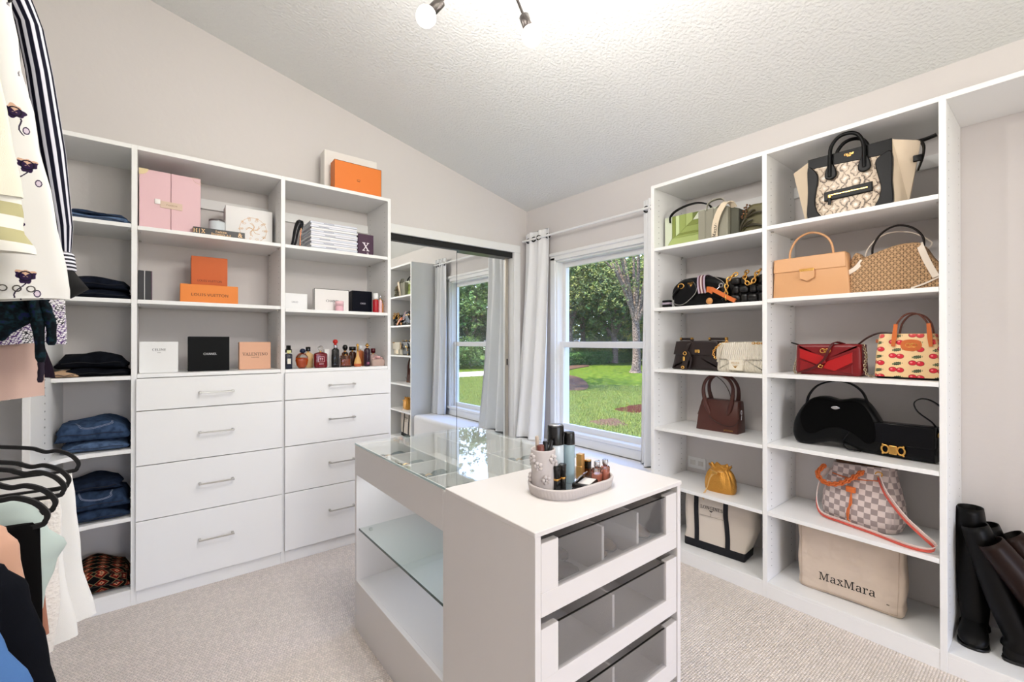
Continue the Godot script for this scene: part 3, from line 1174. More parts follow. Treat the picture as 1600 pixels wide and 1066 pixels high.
	letters("PRADA", 0.008, gold, o, Vector3(-0.032, 0.128, 0.0145), Vector3(0, 0, 4), true)
	plate(o, "emblem", pl([-0.042, 0.122, -0.022, 0.122, -0.032, 0.108]), 0.0135, 0.0150, gold, 0.0004)
	var lilac := mat(Color(0.66, 0.60, 0.66), 0.8)
	var plum := mat(Color(0.36, 0.18, 0.22), 0.8)
	for k in 5:
		b = MB.new()
		var x := 0.002 + k * 0.0088
		b.strap(spl([Vector3(x, 0.166, -0.09), Vector3(x, 0.172, -0.04), Vector3(x + 0.001, 0.163, -0.004), Vector3(x + 0.003, 0.135, 0.007), Vector3(x + 0.008, 0.10, 0.013), Vector3(x + 0.017, 0.066, 0.018)], 5), 0.0088, 0.003, Vector3(1, 0, 0))
		part("strap_stripe", b, [lilac, plum, mat(Color(0.80, 0.74, 0.72), 0.8), plum, lilac][k], o)
	b = MB.new()
	b.strap(spl([Vector3(0.062, 0.084, 0.018), Vector3(0.08, 0.082, 0.022), Vector3(0.10, 0.07, 0.024)], 4), 0.03, 0.006, Vector3(0.2, 1, 0))
	part("strap_tab", b, tan, o)
	b = MB.new()
	b.strap(spl([Vector3(0.09, 0.085, 0.024), Vector3(0.14, 0.055, 0.022), Vector3(0.18, 0.030, 0.020), Vector3(0.212, 0.012, 0.018)], 4), 0.020, 0.012, Vector3(0.4, 1, 0))
	part("tassel", b, tan, o)
	b = MB.new()
	b.lathe([[0.0, -0.004], [0.017, -0.003], [0.018, 0.0], [0.017, 0.003], [0.0, 0.004]], 18)
	b.xf = Transform3D.IDENTITY
	var fob := part("key_fob", b, leather(Color(0.76, 0.53, 0.30)), o)
	fob.position = Vector3(0.080, 0.020, 0.026)
	fob.rotation_degrees.x = 90
	b = MB.new()
	b.torus(Vector3(0.136, 0.10, 0.012), Vector3(0.010, 0, 0), Vector3(0, 0.010, 0), 0.0022, 14, 6)
	b.tube([Vector3(0.128, 0.092, 0.014), Vector3(0.108, 0.066, 0.026)], 0.003, 6)
	part("snap_hook", b, silver, o)
	for k in 3:
		b = MB.new()
		b.soft(Vector3(-0.185, 0.012 + k * 0.013, 0.004), Vector3(0.048, 0.012, 0.03), 0.003, 2)
		part("strap_end", b, [blk, lilac, blk][k], o)
	# --- woven black bag with gold chain
	o = bag("woven_bag", "black bag of wide puffy woven leather with heavy gold chain", 2.345, -1.02, 1.42)
	b = MB.new()
	b.bb(Vector3(-0.075, 0.0, -0.10), Vector3(0.092, 0.135, -0.012), 0.015)
	part("body", b, blk, o)
	var puff := mat(Color(0.025, 0.025, 0.03), 0.28)
	for r in 3:
		for k in 4:
			b = MB.new()
			var wide := (r + k) % 2 == 0
			b.soft(Vector3(-0.055 + k * 0.043, 0.027 + r * 0.044, -0.012 + (0.006 if wide else 0.0)), Vector3(0.050 if wide else 0.040, 0.037 if wide else 0.046, 0.034), 0.014, 4)
			part("woven_strip", b, puff, o)
	chain(o, spl([Vector3(-0.055, 0.150, 0.0), Vector3(-0.085, 0.125, 0.014), Vector3(-0.093, 0.08, 0.020), Vector3(-0.094, 0.03, 0.020)], 8), 0.021, 0.0036, gold)
	chain(o, spl([Vector3(-0.002, 0.158, -0.01), Vector3(0.0, 0.125, 0.018), Vector3(0.02, 0.092, 0.026), Vector3(0.042, 0.10, 0.024), Vector3(0.055, 0.14, 0.012), Vector3(0.07, 0.165, -0.01)], 8), 0.021, 0.0036, gold)
	# --- dark brown bag
	var dkb := leather(Color(0.15, 0.115, 0.11), 0.36, 0.05)
	o = bag("flap_bag", "dark brown leather flap bag with top bar handles and gold plate", 2.345, -1.30, 1.065)
	b = MB.new()
	b.pillow(curvy([-0.142, 0.0, -0.140, 0.03, -0.118, 0.12, -0.108, 0.155, -0.09, 0.163, 0.0, 0.163, 0.10, 0.163, 0.128, 0.155, 0.137, 0.10, 0.150, 0.03, 0.152, 0.0, 0.05, 0.0, -0.05, 0.0], 3), -0.13, -0.006, 0.018, 4)
	part("body", b, dkb, o)
	b = MB.new()
	b.pillow(pl([-0.128, 0.085, -0.110, 0.160, 0.128, 0.160, 0.140, 0.083]), -0.012, 0.002, 0.004, 3)
	part("flap", b, dkb, o)
	for x in [[-0.095, -0.03], [0.075, 0.165]]:
		b = MB.new()
		b.tube([Vector3(x[0], 0.173, -0.03), Vector3(x[1], 0.173, -0.03)], 0.007, 10)
		part("handle_bar", b, dkb, o)
		for e in x:
			b = MB.new()
			b.tube([Vector3(e - 0.005, 0.173, -0.03), Vector3(e + 0.005, 0.173, -0.03)], 0.009, 10)
			part("handle_cap", b, gold, o)
	plate(o, "name_plate", pl([0.004, 0.096, 0.031, 0.096, 0.031, 0.114, 0.004, 0.114]), 0.002, 0.005, gold, 0.0015)
	b = MB.new()
	b.strap(spl([Vector3(-0.02, 0.170, -0.02), Vector3(-0.03, 0.14, 0.006), Vector3(-0.045, 0.10, 0.010), Vector3(-0.03, 0.07, 0.012), Vector3(-0.015, 0.06, 0.012), Vector3(-0.028, 0.01, 0.012)], 5), 0.020, 0.004, Vector3(1, 0.3, 0))
	part("shoulder_strap", b, dkb, o)
	b = MB.new()
	b.pillow(curvy([-0.075, 0.005, -0.055, 0.06, -0.045, 0.10, -0.025, 0.10, -0.012, 0.06, -0.03, 0.004]), 0.004, 0.014, 0.004, 3)
	var sp := part("strap_patch", b, dkb, o)
	b = MB.new()
	b.torus(Vector3(-0.046, 0.092, 0.018), Vector3(0.009, 0, 0), Vector3(0, 0.009, 0), 0.003, 14, 6)
	b.soft(Vector3(-0.052, 0.062, 0.018), Vector3(0.012, 0.026, 0.009), 0.004, 3)
	b.torus(Vector3(-0.060, 0.014, 0.017), Vector3(0.008, 0, 0), Vector3(0, 0.006, 0), 0.0028, 14, 6)
	part("snap_hook", b, gold, sp)
	# --- white crinkled bag
	var crinkle := painted(128, 128, func(x: float, y: float): var s := 0.5 + 0.5 * sin(TAU * (x * 9.0 + 0.18 * sin(TAU * y * 2.0) + 0.10 * sin(TAU * y * 5.0))); return Color(s, s, s))
	var ci := crinkle.get_image()
	ci.bump_map_to_normal_map(6.0)
	var crk := bumpy(mat(Color(0.88, 0.85, 0.78), 0.5), ImageTexture.create_from_image(ci), 11.0, 0.7)
	o = bag("quilted_bag", "cream white pleated flap bag with gold chain and lettered lock tab", 2.335, -1.05, 1.065)
	b = MB.new()
	b.pillow(curvy([-0.120, 0.0, -0.124, 0.05, -0.118, 0.12, -0.105, 0.15, -0.05, 0.156, 0.05, 0.157, 0.110, 0.156, 0.124, 0.13, 0.124, 0.05, 0.120, 0.0, 0.05, 0.0, -0.05, 0.0], 4), -0.11, -0.006, 0.022, 5)
	part("body", b, crk, o)
	b = MB.new()
	b.pillow(pl([-0.121, 0.066, -0.118, 0.125, -0.102, 0.152, 0.108, 0.155, 0.122, 0.14, 0.123, 0.068, 0.030, 0.066, 0.022, 0.055, 0.020, 0.016, 0.010, 0.008, -0.045, 0.008, -0.055, 0.016, -0.056, 0.055, -0.064, 0.066]), -0.012, 0.004, 0.005, 3)
	part("flap", b, crk, o)
	b = MB.new()
	b.pillow(pl([-0.052, 0.012, -0.052, 0.064, 0.017, 0.064, 0.017, 0.012]), 0.003, 0.008, 0.002, 3)
	var lock := part("lock_tab", b, leather(Color(0.88, 0.85, 0.78), 0.5, 0.03), o)
	letters("PRADA", 0.009, gold, lock, Vector3(-0.018, 0.048, 0.008), Vector3.ZERO, true)
	letters("MILANO", 0.005, gold, lock, Vector3(-0.018, 0.037, 0.008), Vector3.ZERO, true)
	plate(lock, "emblem", pl([-0.028, 0.032, -0.008, 0.032, -0.018, 0.020]), 0.008, 0.0088, gold, 0.0002)
	chain(o, spl([Vector3(-0.070, 0.158, -0.01), Vector3(-0.11, 0.135, 0.006), Vector3(-0.133, 0.10, 0.008), Vector3(-0.120, 0.068, 0.010)], 8), 0.011, 0.002, gold)
	b = MB.new()
	b.strap(spl([Vector3(-0.082, 0.150, 0.0), Vector3(-0.092, 0.11, 0.012), Vector3(-0.103, 0.07, 0.014), Vector3(-0.108, 0.05, 0.012)], 5), 0.010, 0.003, Vector3(1, 0, 0.2))
	part("chain_leather", b, leather(Color(0.78, 0.74, 0.66)), o)
	chain(o, [Vector3(0.07, 0.150, 0.004), Vector3(0.118, 0.149, 0.004)], 0.012, 0.002, gold)
	# --- brown top-handle bag
	var brn := leather(Color(0.30, 0.155, 0.125), 0.40, 0.05)
	o = bag("top_handle_bag", "chestnut brown structured handbag with tall rounded twin handles", 2.428, -1.22, 0.727, 1)
	b = MB.new()
	for s in [0, 1]:
		pass
	b.loft([MB.rr(0.232, 0.10, 0.006, 0.0, 2, 0, -0.05), MB.rr(0.232, 0.10, 0.006, 0.003, 2, 0, -0.05), MB.rr(0.224, 0.088, 0.006, 0.08, 2, 0.004, -0.05), MB.rr(0.204, 0.066, 0.006, 0.168, 2, 0.012, -0.05), MB.rr(0.198, 0.060, 0.005, 0.172, 2, 0.012, -0.05)])
	part("body", b, brn, o)
	b = MB.new()
	b.xf = Transform3D(Basis(Vector3.RIGHT, deg_to_rad(-9.5)), Vector3(0, 0, 0.001))
	b.pillow(pl([-0.112, 0.082, -0.091, 0.172, 0.114, 0.172, 0.119, 0.078]), -0.003, 0.003, 0.002, 2)
	part("flap", b, brn, o)
	for z in [[-0.006, -0.022], [-0.096, -0.080]]:
		var s := 1.0 if z[0] > -0.05 else -1.0
		b = MB.new()
		var pts := [Vector3(-0.038, 0.092, z[0] - s * 0.004), Vector3(-0.050, 0.120, z[0] - s * 0.004)]
		pts.append_array(spl([Vector3(-0.063, 0.150, z[1] + s * 0.012), Vector3(-0.079, 0.21, z[1] + s * 0.006), Vector3(-0.075, 0.262, z[1]), Vector3(-0.045, 0.300, z[1] - s * 0.004), Vector3(0.005, 0.311, z[1] - s * 0.005), Vector3(0.055, 0.292, z[1] - s * 0.002), Vector3(0.082, 0.250, z[1] + s * 0.002), Vector3(0.085, 0.20, z[1] + s * 0.008), Vector3(0.078, 0.15, z[1] + s * 0.012)], 4))
		pts.append_array([Vector3(0.070, 0.120, z[0] - s * 0.004), Vector3(0.058, 0.094, z[0] - s * 0.004)])
		var rad := []
		for i in pts.size():
			rad.append(lerpf(0.0085, 0.016, clampf(absf(i - (pts.size() - 1) / 2.0) / 18.0 * 1.2 - 0.55, 0, 1)) * (0.45 if i == 0 or i == pts.size() - 1 else 1.0))
		b.tube(pts, rad, 10)
		part("handle", b, brn, o)
	b = MB.new()
	b.tube(spl([Vector3(-0.02, 0.305, -0.04), Vector3(0.03, 0.27, -0.03), Vector3(0.06, 0.22, -0.03), Vector3(0.066, 0.175, -0.04)], 6), 0.002, 6)
	b.tube(spl([Vector3(-0.04, 0.085, 0.004), Vector3(0.0, 0.055, 0.005), Vector3(0.06, 0.038, 0.005), Vector3(0.10, 0.045, 0.005), Vector3(0.122, 0.07, 0.002)], 6), 0.002, 6)
	part("shoulder_strap", b, leather(Color(0.17, 0.09, 0.075)), o)
	b = MB.new()
	b.torus(Vector3(0.124, 0.115, -0.03), Vector3(0, 0, 0.007), Vector3(0, 0.012, 0), 0.002, 14, 6)
	b.tube([Vector3(0.124, 0.10, -0.03), Vector3(0.123, 0.075, -0.03)], 0.003, 6)
	part("snap_hook", b, silver, o)
	letters("JACQUEMUS", 0.0065, gold, o, Vector3(0.068, 0.013, 0.0008), Vector3(-3, 0, 0))
	# --- gold drawstring pouch
	o = bag("drawstring_pouch", "small crumpled gold metallic drawstring pouch with hanging cord", 2.364, -1.18, 0.41, 6)
	b = MB.new()
	var rings := []
	var prof := [[0.150, 0.078, 0.0], [0.158, 0.088, 0.012], [0.160, 0.092, 0.035], [0.150, 0.085, 0.065], [0.128, 0.070, 0.092], [0.105, 0.055, 0.108], [0.088, 0.045, 0.116], [0.100, 0.056, 0.130], [0.112, 0.066, 0.141], [0.104, 0.058, 0.138], [0.08, 0.04, 0.118]]
	for k in prof.size():
		var ring := MB.el(prof[k][0], prof[k][1], prof[k][2], 48, 2.8, 0, -0.045)
		var amp := 0.012 * smoothstep(0.03, 0.11, prof[k][2])
		for i in ring.size():
			var a := TAU * i / 48.0
			var f := 1.0 + amp * 8.0 * sin(a * 9.0 + k * 0.25) * 0.9 + 0.012 * sin(a * 4.0 + k * 1.3)
			ring[i] = Vector3(ring[i].x * f, ring[i].y + amp * 0.5 * sin(a * 9.0 + 1.0), -0.045 + (ring[i].z + 0.045) * f)
		rings.append(ring)
	b.loft(rings)
	part("body", b, bumpy(mat(Color(0.80, 0.58, 0.26), 0.34, 0.75), noise_tex(0.05, true, 8.0, 256, 3, 21), 9.0, 0.5), o)
	b = MB.new()
	b.tube(spl([Vector3(-0.035, 0.118, 0.0), Vector3(0.0, 0.112, 0.004), Vector3(-0.01, 0.105, 0.008), Vector3(-0.03, 0.08, 0.018), Vector3(-0.042, 0.035, 0.022), Vector3(-0.048, 0.004, 0.040), Vector3(-0.050, -0.006, 0.052), Vector3(-0.050, -0.035, 0.056)], 6), 0.0022, 6)
	b.tube(spl([Vector3(0.03, 0.118, 0.0), Vector3(0.0, 0.114, 0.006), Vector3(-0.02, 0.105, 0.010), Vector3(-0.036, 0.07, 0.020), Vector3(-0.044, 0.03, 0.024), Vector3(-0.053, 0.004, 0.042), Vector3(-0.056, -0.006, 0.054), Vector3(-0.056, -0.030, 0.057)], 6), 0.0022, 6)
	var dc := part("drawstring", b, mat(Color(0.80, 0.64, 0.40), 0.5, 0.2), o)
	b = MB.new()
	b.soft(Vector3(-0.010, 0.108, 0.009), Vector3(0.03, 0.016, 0.010), 0.004, 3)
	part("cord_slide", b, gold, dc)
	# --- canvas tote with navy trim
	var canvas := bumpy(mat(Color(0.86, 0.82, 0.77), 0.9, 0, 0.2), cloth_bump, 9.0, 0.3)
	var navy := bumpy(mat(Color(0.035, 0.04, 0.075), 0.8), cloth_bump, 9.0, 0.3)
	o = bag("canvas_tote", "cream canvas tote with navy base and navy straps, bottom shelf near window", 2.375, -1.21, 0.0765, 5)
	b = MB.new()
	b.loft([MB.rr(0.322, 0.13, 0.012, 0.041, 3, 0, -0.066), MB.rr(0.335, 0.14, 0.02, 0.09, 3, 0.012, -0.070), MB.rr(0.365, 0.14, 0.03, 0.15, 3, 0.018, -0.073), MB.rr(0.372, 0.12, 0.03, 0.22, 3, 0.018, -0.066), MB.rr(0.362, 0.10, 0.03, 0.308, 3, 0.018, -0.060), MB.rr(0.340, 0.09, 0.03, 0.309, 3, 0.018, -0.060), MB.rr(0.33, 0.08, 0.03, 0.20, 3, 0.018, -0.060)])
	part("body", b, canvas, o)
	b = MB.new()
	b.loft([MB.rr(0.318, 0.128, 0.008, 0.0, 3, 0, -0.064), MB.rr(0.322, 0.132, 0.008, 0.003, 3, 0, -0.064), MB.rr(0.328, 0.136, 0.014, 0.041, 3, 0.001, -0.066), MB.rr(0.324, 0.132, 0.012, 0.043, 3, 0.001, -0.066)])
	part("base_band", b, navy, o)
	for x in [[-0.088, -0.094], [0.077, 0.064]]:
		b = MB.new()
		b.strap(spl([Vector3(x[0], 0.040, 0.0045), Vector3(x[0], 0.10, 0.0025), Vector3(lerpf(x[0], x[1], 0.5), 0.17, 0.0), Vector3(x[1], 0.22, -0.004), Vector3(x[1], 0.306, -0.009)], 4), 0.024, 0.003, Vector3(1, 0, 0))
		part("strap", b, navy, o)
	b = MB.new()
	b.strap([Vector3(-0.074, 0.190, 0.001), Vector3(0.058, 0.190, 0.001)], 0.0014, 0.002, Vector3(0, 1, 0))
	b.strap([Vector3(-0.012, 0.190, 0.001), Vector3(-0.012, 0.207, 0.0)], 0.0014, 0.002, Vector3(1, 0, 0))
	part("pocket_seam", b, mat(Color(0.62, 0.57, 0.50), 0.9), o)
	letters("LONGINES", 0.017, navy, o, Vector3(-0.010, 0.234, -0.003), Vector3(-3, 0, 0), true)
	plate(o, "emblem", pl([-0.022, 0.222, -0.011, 0.213, 0.0, 0.222, -0.011, 0.220]), -0.003, -0.0005, navy, 0.0)
	# --- python tote
	var py := painted(256, 256, func(x: float, y: float):
		var u := x * 5.0
		var v := y * 4.0
		var d := absf(fr(u) - 0.5) + absf(fr(v + 0.5 * fmod(floorf(u), 2.0)) - 0.5)
		var n := hash2(floorf(x * 90.0), floorf(y * 90.0))
		var w := d + 0.10 * sin(x * 41.0) * sin(y * 37.0) + (n - 0.5) * 0.10
		var c := Color(0.84, 0.77, 0.68)
		if w > 0.38 and w < 0.52:
			c = Color(0.62, 0.54, 0.46)
		if w >= 0.52 and w < 0.60 and fr(x * 2.3 + y * 1.7) > 0.35:
			c = Color(0.22, 0.17, 0.14)
		if w < 0.16:
			c = Color(0.92, 0.90, 0.86)
		var sc := absf(fr((x + y) * 45.0) - 0.5) + absf(fr((x - y) * 45.0) - 0.5)
		return c * (0.90 + 0.14 * sc))
	var python := tri_map(mat(Color.WHITE, 0.4), 5.2)
	python.albedo_texture = py
	python.uv1_offset = Vector3(0.30, 0.22, 0)
	var cream := leather(Color(0.86, 0.79, 0.69), 0.45, 0.04)
	o = bag("luggage_tote", "large snakeskin and black leather tote with flared cream sides, top shelf", 2.315, -0.60, 1.775)
	b = MB.new()
	b.loft([MB.rr(0.290, 0.16, 0.01, 0.0, 2, 0.012, -0.082), MB.rr(0.294, 0.16, 0.01, 0.004, 2, 0.012, -0.082), MB.rr(0.294, 0.12, 0.01, 0.20, 2, 0.012, -0.066), MB.rr(0.294, 0.07, 0.01, 0.268, 2, 0.012, -0.042)])
	part("body", b, python, o)
	plate(o, "top_band", pl([-0.138, 0.228, 0.159, 0.207, 0.158, 0.268, -0.138, 0.272]), -0.078, -0.004, blk, 0.002)
	plate(o, "side_panel", curvy([-0.137, 0.0, -0.136, 0.12, -0.137, 0.232, -0.110, 0.215, -0.096, 0.18, -0.104, 0.12, -0.108, 0.07, -0.100, 0.03, -0.085, 0.0], 4), -0.022, 0.005, blk, 0.003)
	plate(o, "side_panel", curvy([0.159, 0.0, 0.160, 0.10, 0.159, 0.212, 0.125, 0.208, 0.106, 0.185, 0.114, 0.13, 0.124, 0.08, 0.118, 0.035, 0.105, 0.0], 4), -0.022, 0.005, blk, 0.003)
	for s in [-1, 1]:
		b = MB.new()
		var xe: float = 0.012 + s * 0.146
		b.loft([PackedVector3Array([Vector3(xe, 0.0, -0.012), Vector3(xe, 0.0, -0.15), Vector3(xe + s * 0.035, 0.012, -0.11), Vector3(xe + s * 0.038, 0.012, -0.08)]), PackedVector3Array([Vector3(xe, 0.265, -0.010), Vector3(xe, 0.265, -0.075), Vector3(xe + s * 0.078, 0.245, -0.070), Vector3(xe + s * 0.080, 0.245, -0.055)])], true, true, true)
		part("side_gusset", b, cream, o)
	for z in [0.008, -0.075]:
		b = MB.new()
		var pts := [Vector3(-0.050, 0.168, z), Vector3(-0.050, 0.20, z + 0.002)]
		pts.append_array(spl([Vector3(-0.050, 0.245, z), Vector3(-0.046, 0.295, z), Vector3(-0.022, 0.328, z), Vector3(0.012, 0.336, z), Vector3(0.046, 0.322, z), Vector3(0.066, 0.285, z), Vector3(0.071, 0.245, z)], 5))
		pts.append_array([Vector3(0.071, 0.205, z + 0.002), Vector3(0.071, 0.175, z)])
		b.tube(pts, 0.0075, 10)
		var hd := part("handle", b, blk, o)
		if z > 0:
			for x in [-0.048, 0.071]:
				b = MB.new()
				b.pillow(curvy([x, 0.155, x + 0.020, 0.166, x + 0.021, 0.190, x + 0.011, 0.218, x, 0.225, x - 0.011, 0.218, x - 0.021, 0.190, x - 0.020, 0.166], 3), -0.002, 0.010, 0.004, 3)
				part("handle_patch", b, blk, hd)
	b = MB.new()
	b.xf = Transform3D(Basis(Vector3.BACK, 0.02), Vector3(0.012, 0.088, 0.0))
	b.pillow(pl([-0.085, -0.020, 0.085, -0.020, 0.085, 0.020, -0.085, 0.020]), -0.006, 0.006, 0.003, 3)
	var zp := part("zip_pocket", b, blk, o)
	b = MB.new()
	b.bb(Vector3(-0.058, 0.086, 0.005), Vector3(0.082, 0.091, 0.0075), 0.0005)
	b.soft(Vector3(-0.052, 0.082, 0.008), Vector3(0.012, 0.012, 0.004), 0.001, 2)
	part("zipper", b, gold, zp)
	b = MB.new()
	b.soft(Vector3(-0.052, 0.062, 0.008), Vector3(0.012, 0.030, 0.004), 0.001, 2)
	part("zip_pull", b, blk, zp)
	letters("CELINE", 0.008, gold, o, Vector3(0.016, 0.250, -0.0038))
	letters("PARIS", 0.004, gold, o, Vector3(0.016, 0.242, -0.0038))
	b = MB.new()
	b.strap(spl([Vector3(0.205, 0.248, -0.062), Vector3(0.245, 0.246, -0.06), Vector3(0.283, 0.252, -0.058)], 4), 0.018, 0.006, Vector3(0, 0.2, 1))
	b.strap(spl([Vector3(0.236, 0.245, -0.058), Vector3(0.247, 0.215, -0.050), Vector3(0.243, 0.17, -0.048), Vector3(0.228, 0.125, -0.05)], 4), 0.016, 0.005, Vector3(0.5, 0, 1))
	b.soft(Vector3(0.229, 0.175, -0.047), Vector3(0.028, 0.026, 0.010), 0.003, 2)
	part("side_strap", b, blk, o)
	# --- beige bag
	var bei := leather(Color(0.84, 0.64, 0.46), 0.36, 0.04)
	o = bag("trapeze_bag", "smooth beige structured handbag with flap, hexagonal clasp and thin arched handle", 2.345, -0.745, 1.428)
	b = MB.new()
	b.loft([MB.rr(0.306, 0.115, 0.004, 0.0, 2, 0.002, -0.060), MB.rr(0.306, 0.118, 0.004, 0.003, 2, 0.002, -0.060), MB.rr(0.292, 0.080, 0.006, 0.15, 2, -0.001, -0.045), MB.rr(0.284, 0.062, 0.006, 0.186, 2, -0.002, -0.038), MB.rr(0.276, 0.054, 0.006, 0.190, 2, -0.002, -0.038)])
	part("body", b, bei, o)
	b = MB.new()
	b.xf = Transform3D(Basis(Vector3.RIGHT, deg_to_rad(-1.5)), Vector3(0, 0, 0.001))
	b.pillow(pl([-0.148, 0.124, -0.146, 0.187, 0.139, 0.187, 0.143, 0.122]), -0.006, 0.003, 0.003, 3)
	part("flap", b, bei, o)
	b = MB.new()
	b.pillow(pl([-0.034, 0.086, -0.034, 0.122, 0.026, 0.122, 0.026, 0.088, -0.003, 0.072]), 0.001, 0.010, 0.002, 2)
	var cl := part("clasp_tab", b, bei, o)
	b = MB.new()
	b.bb(Vector3(-0.034, 0.118, 0.002), Vector3(0.024, 0.130, 0.011), 0.001)
	part("clasp", b, gold, cl)
	b = MB.new()
	b.tube(spl([Vector3(-0.086, 0.180, -0.03), Vector3(-0.084, 0.225, -0.03), Vector3(-0.055, 0.278, -0.03), Vector3(-0.002, 0.300, -0.03), Vector3(0.050, 0.280, -0.03), Vector3(0.080, 0.240, -0.03), Vector3(0.090, 0.180, -0.03)], 6), 0.0048, 10)
	part("handle", b, bei, o)
	# --- monogram hobo
	var mono := painted(192, 192, func(x: float, y: float):
		var u := x * 4.0
		var v := y * 6.0
		var row := int(floorf(v))
		var a := fr(u + (0.5 if row % 2 else 0.0)) - 0.5
		var c := fr(v) - 0.5
		var k := Color(0.76, 0.61, 0.45)
		var dark := Color(0.34, 0.25, 0.16)
		if absf(a) > 0.30:
			for s in [-1, 1]:
				var e: float = (absf(a) - 0.5) + s * 0.055
				var rr := Vector2(e / 0.085, c / 0.24).length()
				if rr > 0.62 and rr < 1.1:
					k = dark
		else:
			var r2 := Vector2(a / 0.27, c / 0.44).length()
			if r2 > 1.0:
				k = dark
		return k * (0.93 + 0.10 * hash2(x * 192.0, y * 192.0)))
	var mm := tri_map(mat(Color.WHITE, 0.75), 12.0)
	mm.albedo_texture = mono
	var ivory := leather(Color(0.90, 0.85, 0.79), 0.5, 0.05)
	o = bag("monogram_bag", "slouchy tan and brown monogram canvas bag with white trim, beside beige bag", 2.365, -0.452, 1.428)
	b = MB.new()
	b.pillow(curvy([-0.152, 0.0, -0.155, 0.05, -0.140, 0.11, -0.105, 0.148, -0.05, 0.172, 0.01, 0.190, 0.06, 0.193, 0.09, 0.183, 0.115, 0.135, 0.145, 0.085, 0.146, 0.0, 0.05, 0.0, -0.05, 0.0], 4), -0.13, 0, 0.016, 5)
	part("body", b, mm, o)
	b = MB.new()
	b.pillow(curvy([-0.165, 0.08, -0.15, 0.14, -0.128, 0.182, -0.105, 0.166, -0.09, 0.14, -0.12, 0.11, -0.145, 0.075], 3), -0.08, -0.02, 0.012, 3)
	part("folded_side", b, mm, o)
	b = MB.new()
	b.strap(spl([Vector3(0.083, 0.185, -0.016), Vector3(0.092, 0.16, 0.004), Vector3(0.108, 0.11, 0.006), Vector3(0.134, 0.045, 0.006)], 5), 0.021, 0.004, Vector3(1, 0.4, 0))
	part("white_trim", b, ivory, o)
	b = MB.new()
	b.strap(spl([Vector3(-0.152, 0.092, 0.0), Vector3(-0.12, 0.112, 0.0), Vector3(-0.098, 0.142, -0.004)], 5), 0.018, 0.004, Vector3(-0.5, 1, 0))
	part("white_trim", b, ivory, o)
	b = MB.new()
	b.strap(spl([Vector3(0.06, 0.008, 0.002), Vector3(0.10, 0.022, 0.004), Vector3(0.143, 0.045, 0.002)], 4), 0.006, 0.003, Vector3(0.3, 1, 0))
	part("white_trim", b, ivory, o)
	b = MB.new()
	b.tube(spl([Vector3(-0.070, 0.158, -0.03), Vector3(-0.066, 0.205, -0.03), Vector3(-0.035, 0.255, -0.03), Vector3(0.013, 0.274, -0.03), Vector3(0.06, 0.255, -0.03), Vector3(0.090, 0.215, -0.03), Vector3(0.094, 0.175, -0.03)], 6), 0.0042, 8)
	part("handle", b, leather(Color(0.10, 0.07, 0.06)), o, "dark brown thin handle")
	b = MB.new()
	b.tube(spl([Vector3(-0.098, 0.140, -0.05), Vector3(-0.095, 0.19, -0.06), Vector3(-0.065, 0.235, -0.07), Vector3(-0.02, 0.258, -0.08), Vector3(0.05, 0.245, -0.08), Vector3(0.11, 0.195, -0.07), Vector3(0.105, 0.165, -0.04)], 6), 0.0028, 8)
	part("handle", b, ivory, o, "thin ivory rear handle")
	# --- red bag
	var red := leather(Color(0.46, 0.055, 0.075), 0.38, 0.05)
	var red2 := leather(Color(0.66, 0.06, 0.075), 0.4, 0.05)
	o = bag("box_bag", "small dark red leather bag with crossed panels and gold ring emblem", 2.365, -0.68, 1.071)
	b = MB.new()
	b.pillow(curvy([-0.122, 0.002, -0.126, 0.06, -0.124, 0.125, -0.112, 0.139, 0.0, 0.141, 0.112, 0.140, 0.123, 0.125, 0.126, 0.06, 0.123, 0.004, 0.06, 0.0, -0.06, 0.0], 3), -0.11, -0.004, 0.014, 4)
	part("body", b, red, o)
	plate(o, "cross_panel", pl([-0.108, 0.118, -0.108, 0.075, -0.035, 0.045, -0.004, 0.055, -0.012, 0.085]), -0.008, 0.002, red2, 0.002)
	plate(o, "cross_panel", pl([-0.108, 0.068, -0.040, 0.040, -0.108, 0.012]), -0.008, 0.0015, leather(Color(0.52, 0.05, 0.07)), 0.002)
	plate(o, "cross_panel", pl([0.095, 0.105, 0.095, 0.060, 0.03, 0.020, -0.015, 0.032, 0.0, 0.062]), -0.008, 0.002, red2, 0.002)
	plate(o, "cross_panel", pl([0.095, 0.052, 0.045, 0.018, 0.095, 0.010]), -0.008, 0.0015, red, 0.002)
	b = MB.new()
	b.torus(Vector3(-0.015, 0.110, 0.001), Vector3(0.010, 0, 0), Vector3(0, 0.009, 0), 0.0018, 18, 6)
	b.torus(Vector3(0.004, 0.110, 0.001), Vector3(0.010, 0, 0), Vector3(0, 0.009, 0), 0.0018, 18, 6)
	b.tube([Vector3(-0.013, 0.115, 0.002), Vector3(-0.0055, 0.101, 0.002), Vector3(0.002, 0.115, 0.002)], 0.0016, 6)
	part("emblem", b, gold, o)
	b = MB.new()
	b.strap(spl([Vector3(0.06, 0.140, -0.03), Vector3(0.03, 0.148, -0.004), Vector3(0.012, 0.12, 0.008), Vector3(-0.005, 0.075, 0.010), Vector3(-0.03, 0.045, 0.010)], 5), 0.010, 0.003, Vector3(1, 0.4, 0))
	b.strap(spl([Vector3(-0.03, 0.045, 0.010), Vector3(-0.07, 0.020, 0.010), Vector3(-0.115, 0.006, 0.006)], 5), 0.010, 0.003, Vector3(-0.4, 1, 0))
	part("shoulder_strap", b, leather(Color(0.30, 0.045, 0.055)), o)
	b = MB.new()
	b.torus(Vector3(-0.020, 0.040, 0.014), Vector3(0.009, 0.004, 0), Vector3(-0.004, 0.007, 0), 0.002, 4, 6)
	part("buckle", b, gold, o)
	b = MB.new()
